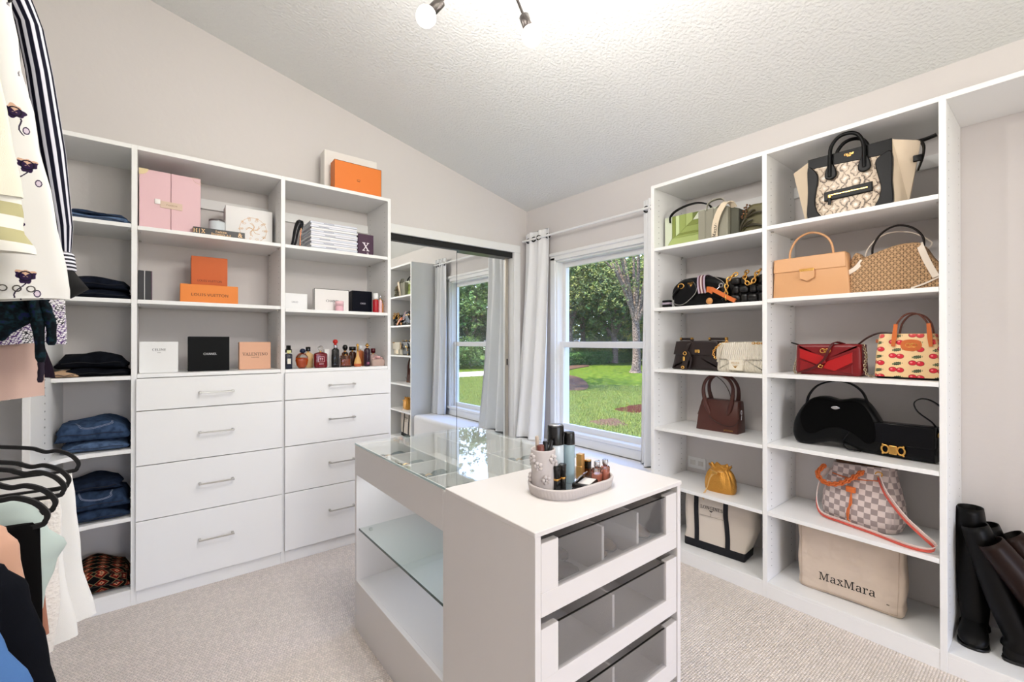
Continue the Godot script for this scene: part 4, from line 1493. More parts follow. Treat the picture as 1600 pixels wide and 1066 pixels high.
	b.tube([Vector3(-0.150, 0.147, -0.02), Vector3(-0.118, 0.137, -0.02)], 0.0035, 6)
	part("zip_tab", b, blk, o)
	b = MB.new()
	b.strap(spl([Vector3(0.105, 0.140, -0.05), Vector3(0.14, 0.170, -0.045), Vector3(0.18, 0.188, -0.04), Vector3(0.225, 0.187, -0.035)], 5), 0.010, 0.004, Vector3(0, 0.3, 1))
	part("shoulder_strap", b, leather(Color(0.24, 0.10, 0.08)), o, "brown strap reaching over to the printed bag")
	chain(o, spl([Vector3(0.126, 0.135, -0.03), Vector3(0.140, 0.09, -0.012), Vector3(0.137, 0.04, -0.005), Vector3(0.150, 0.008, 0.0), Vector3(0.185, 0.006, -0.01)], 8), 0.010, 0.0018, mat(Color(0.72, 0.66, 0.55), 0.3, 1.0))
	chain(o, spl([Vector3(-0.125, 0.10, -0.05), Vector3(-0.135, 0.05, -0.03), Vector3(-0.132, 0.006, -0.01), Vector3(-0.10, 0.005, 0.012)], 8), 0.010, 0.0018, mat(Color(0.72, 0.66, 0.55), 0.3, 1.0))
	# --- cherry tote
	var cherries := painted(256, 256, func(x: float, y: float):
		var base := Color(0.93, 0.80, 0.60)
		var wob := (hash2(floorf(x * 128.0), floorf(y * 128.0)) - 0.5) * 0.03
		base = Color(base.r + wob, base.g + wob, base.b + wob)
		for s in 2:
			var cx := 0.25 + 0.5 * s
			var oy := fr(y + (0.5 if s else 0.0))
			for e in [-1, 1]:
				var d := Vector2((x - cx - e * 0.095) / 0.088, (oy - 0.70 - e * 0.02) / 0.155).length()
				if d < 1.0:
					return Color(0.82, 0.10, 0.20) if Vector2((x - cx - e * 0.095 + 0.03) / 0.03, (oy - 0.65) / 0.05).length() > 1.0 else Color(0.95, 0.55, 0.55)
				if d < 1.18:
					return Color(0.55, 0.06, 0.12)
			var lf := Vector2((x - cx - 0.02) / 0.15, (oy - 0.26 + 0.3 * (x - cx)) / 0.13)
			var rim := 1.0 - 0.30 * absf(sin((x - cx) * 62.0))
			if lf.length() < rim:
				return Color(0.10, 0.18, 0.12) if absf(lf.y) > 0.13 else Color(0.55, 0.60, 0.40)
		return base)
	var cm := tri_map(mat(Color.WHITE, 0.6), 8.2)
	cm.albedo_texture = cherries
	cm.uv1_scale = Vector3(8.2, 18.0, 8.2)
	cm.uv1_offset = Vector3(0.0, 0.12, 0)
	o = bag("printed_tote", "cream handbag printed with cherries and leaves, tan arched handles", 2.345, -0.405, 1.071)
	b = MB.new()
	b.loft([MB.rr(0.202, 0.10, 0.012, 0.008, 3, 0, -0.054), MB.rr(0.206, 0.104, 0.014, 0.014, 3, 0, -0.054), MB.rr(0.196, 0.098, 0.014, 0.10, 3, 0, -0.051), MB.rr(0.182, 0.085, 0.012, 0.15, 3, 0, -0.046), MB.rr(0.172, 0.075, 0.010, 0.181, 3, 0, -0.042), MB.rr(0.164, 0.068, 0.010, 0.183, 3, 0, -0.042)])
	part("body", b, cm, o)
	b = MB.new()
	b.bb(Vector3(-0.096, 0.0, -0.10), Vector3(0.096, 0.009, -0.006), 0.003)
	part("base", b, blk, o)
	for z in [0.0, -0.085]:
		b = MB.new()
		b.strap(spl([Vector3(-0.040, 0.135, z - 0.002), Vector3(-0.034, 0.185, z), Vector3(-0.026, 0.225, z), Vector3(-0.006, 0.255, z), Vector3(0.020, 0.264, z), Vector3(0.046, 0.252, z), Vector3(0.064, 0.222, z), Vector3(0.070, 0.185, z), Vector3(0.074, 0.135, z - 0.002)], 4), 0.010, 0.006, Vector3(0, 0, 1))
		part("handle", b, leather(Color(0.34, 0.15, 0.08)), o)
		if z == 0.0:
			for x in [[-0.040, -0.030], [0.074, 0.068]]:
				b = MB.new()
				b.strap([Vector3(x[0], 0.132, 0.001), Vector3(lerpf(x[0], x[1], 0.5), 0.17, 0.003), Vector3(x[1], 0.222, 0.005)], [0.011, 0.015, 0.012], 0.006, Vector3(1, 0, 0))
				part("handle_tab", b, tan, o)
	b = MB.new()
	b.pillow(curvy([0.015, 0.112, 0.040, 0.118, 0.048, 0.137, 0.040, 0.155, 0.015, 0.160, -0.010, 0.155, -0.018, 0.137, -0.010, 0.118], 3), -0.014, -0.002, 0.002, 3)
	var pt := part("patch", b, tan, o, "oval tan leather patch with a ringed letter")
	b = MB.new()
	for e in [-0.007, 0.007]:
		b.torus(Vector3(0.015 + e, 0.137, -0.002), Vector3(0.010, 0, 0), Vector3(0, 0.008, 0), 0.0013, 16, 5)
	b.tube([Vector3(0.009, 0.143, -0.001), Vector3(0.015, 0.131, -0.001), Vector3(0.021, 0.143, -0.001)], 0.0013, 5)
	part("emblem", b, gold, pt)
	for s in [-1, 1]:
		b = MB.new()
		b.strap([Vector3(s * 0.052, 0.150, -0.012), Vector3(s * 0.088, 0.152, -0.018), Vector3(s * 0.104, 0.154, -0.05)], 0.014, 0.004, Vector3(0, 1, 0))
		part("belt_end", b, tan, o)
	# --- black saddle bag
	o = bag("saddle_bag", "rounded black suede saddle bag with curved base and arched handle", 2.40, -0.665, 0.738)
	b = MB.new()
	b.pillow(curvy([-0.150, 0.004, -0.170, 0.05, -0.160, 0.12, -0.125, 0.185, -0.084, 0.222, -0.035, 0.231, 0.015, 0.221, 0.07, 0.232, 0.112, 0.222, 0.150, 0.165, 0.178, 0.10, 0.180, 0.04, 0.155, 0.004, 0.10, 0.004, 0.04, 0.022, -0.01, 0.026, -0.055, 0.014, -0.10, 0.002], 4), -0.09, -0.004, 0.022, 5)
	part("body", b, leather(Color(0.04, 0.042, 0.045), 0.32, 0.04), o)
	b = MB.new()
	b.pillow(curvy([-0.125, 0.085, -0.132, 0.14, -0.108, 0.19, -0.075, 0.218, -0.03, 0.223, 0.015, 0.213, 0.07, 0.224, 0.105, 0.212, 0.135, 0.165, 0.150, 0.11, 0.148, 0.06, 0.12, 0.045, 0.07, 0.082, 0.02, 0.098, -0.03, 0.088, -0.075, 0.060, -0.105, 0.058], 4), -0.006, 0.004, 0.005, 3)
	part("flap", b, mat(Color(0.022, 0.022, 0.024), 0.95, 0, 0.2), o, "matt suede flap")
	b = MB.new()
	b.strap(spl([Vector3(-0.118, 0.19, -0.04), Vector3(-0.106, 0.235, -0.04), Vector3(-0.07, 0.28, -0.04), Vector3(-0.01, 0.303, -0.04), Vector3(0.05, 0.298, -0.04), Vector3(0.095, 0.265, -0.04), Vector3(0.116, 0.215, -0.04), Vector3(0.118, 0.19, -0.04)], 5), 0.016, 0.007, Vector3(0, 0, 1))
	part("handle", b, blk, o)
	b = MB.new()
	b.pillow(curvy([-0.008, 0.186, 0.0, 0.180, 0.010, 0.179, 0.020, 0.182, 0.026, 0.187, 0.018, 0.193, 0.008, 0.194, -0.002, 0.192], 3), 0.002, 0.007, 0.002, 2)
	part("badge", b, silver, o)
	# --- black box bag with gold clasp
	var box := leather(Color(0.05, 0.052, 0.065), 0.22, 0.03)
	o = bag("box_bag", "glossy black rectangular shoulder bag with ornate gold clasp", 2.399, -0.445, 0.738, -4)
	b = MB.new()
	b.pillow(pl([-0.119, 0.003, -0.121, 0.138, 0.119, 0.142, 0.117, 0.003]), -0.085, -0.003, 0.010, 4)
	part("body", b, box, o)
	b = MB.new()
	b.pillow(pl([-0.120, 0.058, -0.121, 0.140, 0.119, 0.144, 0.118, 0.062, 0.108, 0.054, -0.110, 0.050]), -0.03, 0.002, 0.006, 4)
	part("flap", b, box, o)
	b = MB.new()
	for s in [-1, 1]:
		b.torus(Vector3(-0.010 + s * 0.026, 0.034, 0.004), Vector3(0.012, 0, 0), Vector3(0, 0.016, 0), 0.0042, 20, 7)
		b.sph(Vector3(-0.010 + s * 0.034, 0.052, 0.004), Vector3.ONE * 0.005, 8)
		b.sph(Vector3(-0.010 + s * 0.034, 0.016, 0.004), Vector3.ONE * 0.005, 8)
	b.soft(Vector3(-0.010, 0.034, 0.005), Vector3(0.028, 0.038, 0.008), 0.0035, 3)
	part("clasp", b, gold, o)
	b = MB.new()
	b.strap(spl([Vector3(-0.120, 0.12, -0.04), Vector3(-0.145, 0.105, -0.01), Vector3(-0.175, 0.06, 0.01), Vector3(-0.182, 0.03, 0.012), Vector3(-0.165, 0.008, 0.010), Vector3(-0.122, 0.006, 0.0)], 5), 0.014, 0.003, Vector3(0.2, 0.1, 1))
	part("shoulder_strap", b, box, o)
	b = MB.new()
	b.strap(spl([Vector3(0.118, 0.125, -0.05), Vector3(0.105, 0.16, -0.03), Vector3(0.066, 0.20, -0.01), Vector3(0.055, 0.235, -0.005), Vector3(0.075, 0.254, -0.01), Vector3(0.105, 0.248, -0.02), Vector3(0.136, 0.215, -0.04), Vector3(0.150, 0.17, -0.08)], 5), 0.022, 0.004, Vector3(0.3, 0.2, 1))
	part("shoulder_strap", b, box, o)
	b = MB.new()
	b.torus(Vector3(0.121, 0.112, -0.04), Vector3(0, 0, 0.009), Vector3(0, 0.008, 0), 0.0022, 12, 6)
	b.torus(Vector3(-0.123, 0.115, -0.04), Vector3(0, 0, 0.009), Vector3(0, 0.008, 0), 0.0022, 12, 6)
	part("strap_ring", b, gold, o, "", "stuff")
	# --- checkerboard bucket bag
	var chk := painted(64, 64, func(x: float, y: float):
		var a := (int(x * 2.0) + int(y * 2.0)) % 2 == 0
		var w := 0.04 * sin(x * 64.0 * 2.2) * sin(y * 64.0 * 1.7)
		return Color(0.88 + w, 0.82 + w, 0.80 + w) if a else Color(0.64 + w, 0.58 + w, 0.57 + w))
	var cmat := tri_map(mat(Color.WHITE, 0.6), 21.0)
	cmat.albedo_texture = chk
	var nat := leather(Color(0.84, 0.43, 0.20), 0.4, 0.05)
	o = bag("bucket_bag", "pink and grey checked bucket bag with orange braided handle and drawstring", 2.404, -0.60, 0.412, -12)
	b = MB.new()
	rings = []
	prof = [[0.268, 0.145, 0.0, 0.0], [0.288, 0.160, 0.006, 0.0], [0.306, 0.165, 0.05, 0.004], [0.304, 0.155, 0.10, 0.006], [0.288, 0.138, 0.15, 0.006], [0.262, 0.118, 0.20, 0.008], [0.238, 0.100, 0.24, 0.010], [0.240, 0.100, 0.262, 0.012], [0.226, 0.088, 0.262, 0.012], [0.215, 0.08, 0.20, 0.012]]
	for k in prof.size():
		var ring := MB.el(prof[k][0], prof[k][1], prof[k][2], 40, 3.0, prof[k][3], -0.08)
		var amp := 0.05 * smoothstep(0.12, 0.25, prof[k][2])
		for i in ring.size():
			var a := TAU * i / 40.0
			var f := 1.0 + amp * sin(a * 6.0)
			ring[i] = Vector3(ring[i].x, ring[i].y + 0.010 * smoothstep(0.2, 0.25, prof[k][2]) * ring[i].x / 0.1, -0.08 + (ring[i].z + 0.08) * f)
		rings.append(ring)
	b.loft(rings)
	part("body", b, cmat, o)
	b = MB.new()
	b.loft([MB.rr(0.215, 0.075, 0.03, 0.235, 3, 0.012, -0.085), MB.rr(0.225, 0.080, 0.03, 0.288, 3, 0.010, -0.09), MB.rr(0.21, 0.068, 0.03, 0.287, 3, 0.010, -0.09), MB.rr(0.20, 0.06, 0.03, 0.23, 3, 0.012, -0.085)])
	part("lining", b, leather(Color(0.30, 0.19, 0.11)), o, "brown leather lining at the mouth")
	b = MB.new()
	var path := spl([Vector3(-0.130, 0.225, -0.03), Vector3(-0.140, 0.19, 0.0), Vector3(-0.10, 0.162, 0.012), Vector3(-0.05, 0.170, 0.012), Vector3(-0.005, 0.20, 0.002), Vector3(0.034, 0.240, -0.015)], 6)
	for i in path.size():
		var t: Vector3 = (path[mini(i + 1, path.size() - 1)] - path[maxi(i - 1, 0)]).normalized()
		b.torus(path[i], t * 0.010, t.cross(Vector3(0.1, 0.2, 1)).rotated(t, i * 1.1).normalized() * 0.0085, 0.0042, 10, 5)
	part("braided_handle", b, nat, o, "", "stuff")
	b = MB.new()
	b.soft(Vector3(0.0, 0.158, 0.004), Vector3(0.036, 0.026, 0.016), 0.004, 2)
	part("cord_slide", b, nat, o)
	b = MB.new()
	b.tube(spl([Vector3(0.002, 0.15, 0.006), Vector3(0.006, 0.10, 0.012), Vector3(-0.010, 0.07, 0.010), Vector3(-0.012, 0.035, 0.008), Vector3(0.004, -0.0, 0.006)], 6), 0.0028, 6)
	b.tube(spl([Vector3(0.004, 0.15, 0.006), Vector3(0.0, 0.10, 0.014), Vector3(-0.006, 0.05, 0.010), Vector3(-0.012, 0.022, 0.008)], 6), 0.0028, 6)
	b.tube(spl([Vector3(-0.09, 0.205, -0.028), Vector3(-0.03, 0.20, -0.02), Vector3(0.03, 0.205, -0.02), Vector3(0.09, 0.215, -0.03)], 6), 0.0026, 6)
	part("drawstring", b, nat, o)
	b = MB.new()
	b.torus(Vector3(0.088, 0.242, -0.034), Vector3(0.012, 0.004, 0), Vector3(-0.003, 0.010, 0), 0.0028, 14, 6)
	part("strap_ring", b, gold, o)
	var lpath := spl([Vector3(0.092, 0.235, -0.03), Vector3(0.13, 0.18, 0.0), Vector3(0.20, 0.115, 0.03), Vector3(0.262, 0.066, 0.035), Vector3(0.292, 0.032, 0.02), Vector3(0.282, 0.014, 0.035), Vector3(0.22, 0.010, 0.05), Vector3(0.10, 0.010, 0.030), Vector3(-0.02, 0.012, 0.022), Vector3(-0.12, 0.018, 0.010), Vector3(-0.155, 0.08, -0.02), Vector3(-0.150, 0.16, -0.05), Vector3(-0.122, 0.215, -0.06)], 6)
	b = MB.new()
	b.strap(lpath, 0.020, 0.003, Vector3(0.25, 1.0, 0.35))
	var ss := part("shoulder_strap", b, leather(Color(0.92, 0.85, 0.82)), o)
	b = MB.new()
	var l2 := []
	for i in lpath.size() - 12:
		l2.append(lpath[i] + (Vector3(-0.004, -0.006, 0.003) if i < 26 else Vector3(0, -0.004, 0.003)))
	b.strap(l2, 0.010, 0.003, Vector3(0.25, 1.0, 0.35))
	part("strap_edge", b, leather(Color(0.85, 0.36, 0.30)), ss, "coral underside of the strap")
	# --- cream canvas dust bag
	o = bag("canvas_bag", "flat cream canvas bag with black lettering on the bottom shelf", 2.388, -0.6125, 0.0765, 3)
	b = MB.new()
	b.pillow(curvy([-0.178, 0.0, -0.186, 0.06, -0.192, 0.13, -0.186, 0.22, -0.182, 0.300, -0.06, 0.302, 0.06, 0.302, 0.178, 0.300, 0.190, 0.22, 0.196, 0.12, 0.188, 0.05, 0.180, 0.0, 0.06, 0.0, -0.06, 0.0], 3), -0.11, 0, 0.018, 4)
	part("body", b, bumpy(mat(Color(0.82, 0.755, 0.69), 0.9, 0, 0.2), noise_tex(0.012, true, 10.0, 256, 3, 31), 3.0, 0.4), o)
	b = MB.new()
	for s in [[-0.172, 0.012, -0.174, 0.29], [0.170, 0.012, 0.178, 0.29]]:
		b.strap([Vector3(s[0], s[1], 0.0005), Vector3(lerpf(s[0], s[2], 0.5), 0.15, 0.0005), Vector3(s[2], s[3], 0.0005)], 0.0012, 0.0016, Vector3(1, 0, 0))
	b.strap([Vector3(-0.172, 0.012, 0.0005), Vector3(0.170, 0.012, 0.0005)], 0.0012, 0.0016, Vector3(0, 1, 0))
	part("seam", b, mat(Color(0.70, 0.62, 0.54), 0.9), o)
	letters("MaxMara", 0.033, ink, o, Vector3(-0.003, 0.074, 0.0005), Vector3.ZERO, true, 0.0006, 0.97)
	letters("MM", 0.004, ink, o, Vector3(0.14, 0.045, 0.0005), Vector3.ZERO)


# ---------------------------------------------------------------- boxes, books and scent on the drawer wall
func gift_box(called: String, label: String, c: Color, at: Vector3, s: Vector3, yaw := 0.0, cat := "box", rough := 0.6, lid_c = null) -> Node3D:
	var o := thing(called, label, cat, at, yaw)
	var b := MB.new()
	b.bb(Vector3(-s.x / 2, 0, -s.z), Vector3(s.x / 2, s.y, -s.z * 0.3), 0.0015)
	var bm := mat(c.darkened(0.03), rough)
	var lm := mat(lid_c if lid_c else c, rough)
	if c.get_luminance() < 0.1:
		bm.metallic_specular = 0.2
		lm.metallic_specular = 0.2
	part("base", b, bm, o)
	b = MB.new()
	b.bb(Vector3(-s.x / 2 - 0.0012, 0.0003, -s.z * 0.3 + 0.0008), Vector3(s.x / 2 + 0.0012, s.y + 0.0012, 0), 0.0015)
	part("lid", b, lm, o)
	return o

# a bottle standing on y: lathe profile for the glass and for its cap
func flask(label: String, at: Vector3, prof: Array, gm: Material, cap: Array, cm: Material, n := 20, sq := 0.0, called := "perfume_bottle", depth := 1.0, neck: Material = null) -> Node3D:
	var o := thing(called, label, "perfume", at)
	var b := MB.new()
	if sq > 0.0:
		var rings := []
		for p in prof:
			rings.append(MB.rr(maxf(p[0] * 2, 0.001), maxf(p[0] * 2 * depth, 0.001), p[0] * sq, p[1], 3))
		b.loft(rings)
	else:
		b.xf = Transform3D(Basis.from_scale(Vector3(1, 1, depth)), Vector3.ZERO)
		b.lathe(prof, n)
	part("flask", b, gm, o)
	var top: float = prof[-1][1]
	b = MB.new()
	b.lathe([[0.0055, top - 0.002], [0.0055, top + 0.008]], 12)
	part("collar", b, neck if neck else gold, o)
	b = MB.new()
	b.xf.origin.y = top + 0.006
	b.lathe(cap, 16)
	part("cap", b, cm, o)
	return o

func drawer_wall_goods() -> void:
	var y1 := 1.7655
	var y2 := 1.4205
	var y3 := 1.0715
	var o: Node3D
	var b: MB
	# --- wide unit, top row
	var pink := Color(0.88, 0.73, 0.75)
	o = thing("trunk_box", "tall pale pink keepsake trunk with cream corners and tag", "box", Vector3(0.0685, y1, -2.78))
	for s in [-1, 1]:
		b = MB.new()
		b.bb(Vector3(s * 0.0008, 0, -0.20), Vector3(s * 0.121, 0.290, 0), 0.002)
		part("door", b, mat(pink, 0.5), o)
	for s in [-1, 1]:
		var poly := pl([s * 0.122, 0.291, s * 0.086, 0.291])
		for k in 7:
			var a := PI / 2 * k / 6
			poly.append(Vector2(s * (0.122 - 0.036 * cos(a)), 0.291 - 0.030 * sin(a)))
		plate(o, "corner", poly, 0.0, 0.002, mat(Color(0.88, 0.80, 0.62), 0.5), 0.0005)
	plate(o, "tag", pl([-0.042, 0.115, 0.046, 0.112, 0.046, 0.145, -0.042, 0.148]), 0.0005, 0.003, mat(Color(0.84, 0.74, 0.66), 0.5), 0.0005)
	b = MB.new()
	b.soft(Vector3(-0.052, 0.141, 0.003), Vector3(0.022, 0.024, 0.006), 0.002, 2)
	part("clasp", b, mat(Color(0.93, 0.92, 0.90), 0.4), o)
	letters("FASHION", 0.007, mat(Color(0.55, 0.44, 0.26), 0.5), o, Vector3(0.004, 0.130, 0.003), Vector3(0, 0, -1.5), true)
	# black book lying down
	o = thing("book", "black hardback lying flat with gold title lettering on its spine", "book", Vector3(0.268, y1, -2.735), 0)
	b = MB.new()
	b.bb(Vector3(-0.112, 0.0, -0.18), Vector3(0.112, 0.003, 0.0), 0.0005)
	b.bb(Vector3(-0.112, 0.031, -0.18), Vector3(0.112, 0.034, 0.0), 0.0005)
	b.bb(Vector3(-0.112, 0.0, -0.003), Vector3(0.112, 0.034, 0.0012), 0.0008)
	part("cover", b, mat(Color(0.035, 0.03, 0.03), 0.4), o)
	b = MB.new()
	b.bb(Vector3(-0.109, 0.003, -0.176), Vector3(0.109, 0.031, -0.003), 0)
	part("pages", b, mat(Color(0.88, 0.85, 0.78), 0.8), o)
	var gl := mat(Color(0.84, 0.68, 0.48), 0.35, 0.3)
	letters("Fashion", 0.0095, gl, o, Vector3(0.006, 0.0215, 0.0012), Vector3.ZERO, true)
	letters("Designers A-Z", 0.0095, gl, o, Vector3(0.006, 0.0085, 0.0012), Vector3.ZERO, true)
	letters("H|X", 0.018, gl, o, Vector3(-0.088, 0.0165, 0.0012), Vector3.ZERO, true)
	letters("&", 0.020, gl, o, Vector3(0.091, 0.0165, 0.0012), Vector3.ZERO, true)
	o = thing("candle", "white glass candle jar with silver rim behind the black book", "candle", Vector3(0.268, y1, -2.86))
	b = MB.new()
	b.lathe([[0.0, 0.0], [0.035, 0.0], [0.037, 0.004], [0.037, 0.108], [0.034, 0.108], [0.033, 0.096], [0.0, 0.096]], 28)
	part("jar", b, mat(Color(0.86, 0.89, 0.91), 0.12), o)
	b = MB.new()
	b.lathe([[0.0375, 0.099], [0.0378, 0.1005], [0.0375, 0.1085], [0.034, 0.1085], [0.034, 0.099]], 28)
	part("rim", b, mat(Color(0.48, 0.46, 0.46), 0.3, 0.6), o)
	o = gift_box("hat_box", "square white gift box with gold floral wreath, right of the candle", Color(0.93, 0.925, 0.92), Vector3(0.420, y1, -2.86), Vector3(0.225, 0.200, 0.10))
	b = MB.new()
	var rose := mat(Color(0.84, 0.66, 0.42), 0.35, 0.5)
	b.torus(Vector3(0.018, 0.085, 0.0), Vector3(0.066, 0, 0), Vector3(0, 0.066, 0), 0.0008, 40, 4)
	for k in 26:
		var a := k * 0.63
		var r := 0.060 + 0.008 * sin(k * 2.1)
		var p := Vector3(0.018 + r * cos(a), 0.085 + r * sin(a), 0.0)
		b.torus(p, Vector3(0.006 + 0.002 * sin(k), 0.002, 0), Vector3(-0.001, 0.004, 0), 0.0008, 8, 4)
	for k in 9:
		var a := k * 1.3
		b.tube(spl([Vector3(0.018, 0.085, 0.0006), Vector3(0.018 + 0.02 * cos(a), 0.085 + 0.02 * sin(a), 0.0006), Vector3(0.018 + 0.038 * cos(a + 0.5), 0.085 + 0.038 * sin(a + 0.5), 0.0006)], 4), 0.0010, 4)
	part("gold_wreath", b, rose, o, "", "stuff")
	# --- wide unit, middle row
	for k in 2:
		o = thing("book", ["charcoal upright book against the divider, left of two", "charcoal upright book with pale edge, right of two"][k], "book", Vector3(-0.0435 + k * 0.027, y2, -2.80))
		b = MB.new()
		b.bb(Vector3(-0.0125, 0, -0.12), Vector3(0.0095, 0.147, 0.0), 0.001)
		part("cover", b, mat(Color(0.13, 0.13, 0.145), 0.5), o)
		b = MB.new()
		b.bb(Vector3(0.0100, 0.001, -0.12), Vector3(0.0135, 0.147, -0.001), 0.0003)
		part("page_edge", b, mat(Color(0.78, 0.78, 0.78) if k == 0 else Color(0.30, 0.17, 0.28), 0.6), o)
	var oink := mat(Color(0.33, 0.16, 0.06), 0.6)
	o = gift_box("gift_box", "upright orange gift box standing behind the long orange box", Color(0.80, 0.38, 0.13), Vector3(0.236, y2, -2.865), Vector3(0.158, 0.252, 0.075))
	letters("LOUIS VUITTON", 0.0100, oink, o, Vector3(0.0, 0.125, 0.0005), Vector3.ZERO, false, 0.0006, 1.1)
	o = gift_box("gift_box", "long low bright orange gift box with dark lettering, front of shelf", Color(0.90, 0.52, 0.22), Vector3(0.230, y2, -2.772), Vector3(0.246, 0.093, 0.075), 0, "box", 0.6, Color(0.90, 0.52, 0.20))
	letters("LOUIS VUITTON", 0.0130, oink, o, Vector3(0.0, 0.042, 0.0005), Vector3.ZERO, false, 0.0006, 1.25)
	# --- wide unit, on the drawers
	o = gift_box("gift_box", "white gift box with small dark lettering above the drawers", Color(0.92, 0.92, 0.915), Vector3(0.024, y3, -2.775), Vector3(0.147, 0.150, 0.05))
	letters("CELINE", 0.0105, mat(Color(0.25, 0.25, 0.25)), o, Vector3(0, 0.112, 0.0005), Vector3.ZERO, false, 0.0006, 1.15)
	letters("PARIS", 0.0042, mat(Color(0.4, 0.4, 0.4)), o, Vector3(0, 0.098, 0.0005))
	o = gift_box("gift_box", "glossy black gift box with small white lettering", Color(0.012, 0.012, 0.013), Vector3(0.228, y3, -2.79), Vector3(0.176, 0.177, 0.06), 0, "box", 0.35)
	letters("CHANEL", 0.0100, mat(Color(0.9, 0.9, 0.9)), o, Vector3(0.004, 0.088, 0.0005), Vector3.ZERO, false, 0.0006, 1.15)
	o = gift_box("gift_box", "peach gift box with black serif lettering", Color(0.88, 0.68, 0.56), Vector3(0.441, y3, -2.81), Vector3(0.150, 0.149, 0.05))
	letters("VALENTINO", 0.0150, ink, o, Vector3(0, 0.083, 0.0005), Vector3.ZERO, true, 0.0006, 1.0)
	letters("GARAVANI", 0.0042, ink, o, Vector3(0, 0.066, 0.0005), Vector3.ZERO, false, 0.0005, 1.4)
	# --- on top of the narrow unit
	o = gift_box("gift_box", "large white box leaning on the wall atop the shelves", Color(0.93, 0.92, 0.90), Vector3(1.000, 2.1395, -2.90), Vector3(0.335, 0.285, 0.09))
	o = gift_box("gift_box", "flat orange box standing on top of the shelves", Color(0.90, 0.49, 0.18), Vector3(1.006, 2.1395, -2.79), Vector3(0.295, 0.195, 0.075))
	b = MB.new()
	var rim := mat(Color(0.40, 0.22, 0.10), 0.6)
	for s in [-1, 1]:
		b.bb(Vector3(s * 0.1475 - 0.001, 0.002, -0.0005), Vector3(s * 0.1475 + 0.001, 0.195, 0.0008), 0)
		b.bb(Vector3(-0.1475, 0.0985 + s * 0.0970 - 0.001, -0.0005), Vector3(0.1475, 0.0985 + s * 0.0970 + 0.001, 0.0008), 0)
	part("brown_piping", b, rim, o, "", "stuff")
	b = MB.new()
	b.torus(Vector3(0.0, 0.098, 0.0005), Vector3(0.010, 0, 0), Vector3(0, 0.005, 0), 0.0008, 14, 4)
	part("emblem", b, rim, o)
	letters("HERMES", 0.004, rim, o, Vector3(0, 0.090, 0.0005))
	# --- narrow unit, top row: shoe bottle, magazines, purple book
	var z1 := -2.79
	var heel_m := mat(Color(0.03, 0.035, 0.07), 0.12)
	o = thing("perfume_bottle", "dark blue stiletto-shaped perfume bottle beside the magazines", "perfume", Vector3(0.640, 1.7655, z1))
	b = MB.new()
	b.tube(spl([Vector3(-0.030, 0.006, 0.0), Vector3(-0.016, 0.010, 0.0), Vector3(-0.006, 0.035, 0.0), Vector3(0.002, 0.085, 0.0), Vector3(0.012, 0.125, 0.0), Vector3(0.026, 0.148, 0.0), Vector3(0.032, 0.135, 0.0), Vector3(0.034, 0.11, 0.0)], 4), [0.006, 0.008, 0.010, 0.012, 0.0125, 0.013, 0.013, 0.014, 0.014, 0.0145, 0.015, 0.0155, 0.016, 0.0165, 0.017, 0.0175, 0.018, 0.019, 0.020, 0.021, 0.020, 0.018, 0.016, 0.014, 0.012, 0.010, 0.008, 0.005, 0.002], 12)
	part("shoe", b, heel_m, o)
	b = MB.new()
	b.tube([Vector3(0.030, 0.120, 0.0), Vector3(0.026, 0.06, 0.0), Vector3(0.024, 0.0, 0.0)], [0.0045, 0.003, 0.0035], 8)
	part("heel", b, mat(Color(0.80, 0.52, 0.40), 0.25, 0.8), o)
	b = MB.new()
	b.sph(Vector3(-0.03, 0.006, 0.0), Vector3(0.012, 0.006, 0.010), 10)
	part("toe", b, heel_m, o)
	var tones := [Color(0.93, 0.93, 0.95), Color(0.86, 0.88, 0.92), Color(0.95, 0.95, 0.95), Color(0.89, 0.90, 0.94)]
	for k in 14:
		var mz := thing("magazine", "", "magazine", Vector3(0.852 + 0.003 * sin(k * 2.7), 1.7655 + k * 0.0118, -2.76 + 0.003 * sin(k * 1.9)), 1.2 * sin(k * 2.3), "stacked magazines on the top shelf")
		tag(mz, "white-spined glossy magazine, %s of the tall stack beside the purple book" % ["lowest", "second from the bottom", "third from the bottom", "fourth from the bottom", "fifth from the bottom", "sixth from the bottom", "seventh from the bottom", "seventh from the top", "sixth from the top", "fifth from the top", "fourth from the top", "third from the top", "second from the top", "topmost"][k], "")
		b = MB.new()
		b.bb(Vector3(-0.136, 0, -0.205), Vector3(0.136, 0.0112, 0), 0.0018)
		part("pages", b, mat(tones[k % 4], 0.5), mz)
		b = MB.new()
		b.bb(Vector3(-0.1365, 0.0108, -0.205), Vector3(0.1365, 0.0117, 0.0005), 0)
		part("cover", b, mat([Color(0.70, 0.72, 0.78), Color(0.80, 0.80, 0.82), Color(0.62, 0.64, 0.70), Color(0.85, 0.80, 0.82)][(k * 3) % 4], 0.3), mz)
		if k % 2:
			b = MB.new()
			b.bb(Vector3(-0.07 + 0.02 * sin(k), 0.003, 0.0), Vector3(-0.01 + 0.02 * sin(k), 0.0075, 0.0004), 0)
			part("spine_print", b, mat(Color(0.62, 0.63, 0.68), 0.5), mz)
	o = thing("book", "plum purple book with a large white X on its cover", "book", Vector3(1.047, 1.7655, -2.775))
	b = MB.new()
	b.bb(Vector3(-0.050, 0, -0.030), Vector3(0.050, 0.135, 0), 0.0012)
	part("cover", b, mat(Color(0.24, 0.10, 0.22), 0.45), o)
	var wm := mat(Color(0.93, 0.90, 0.92), 0.6)
	letters("X", 0.050, wm, o, Vector3(-0.002, 0.055, 0.0004), Vector3(0, 0, 0), true)
	letters("8", 0.018, wm, o, Vector3(0.014, 0.012, 0.0004), Vector3(0, 0, 20), true)
	# --- narrow unit, middle row
	var y2b := 1.4085
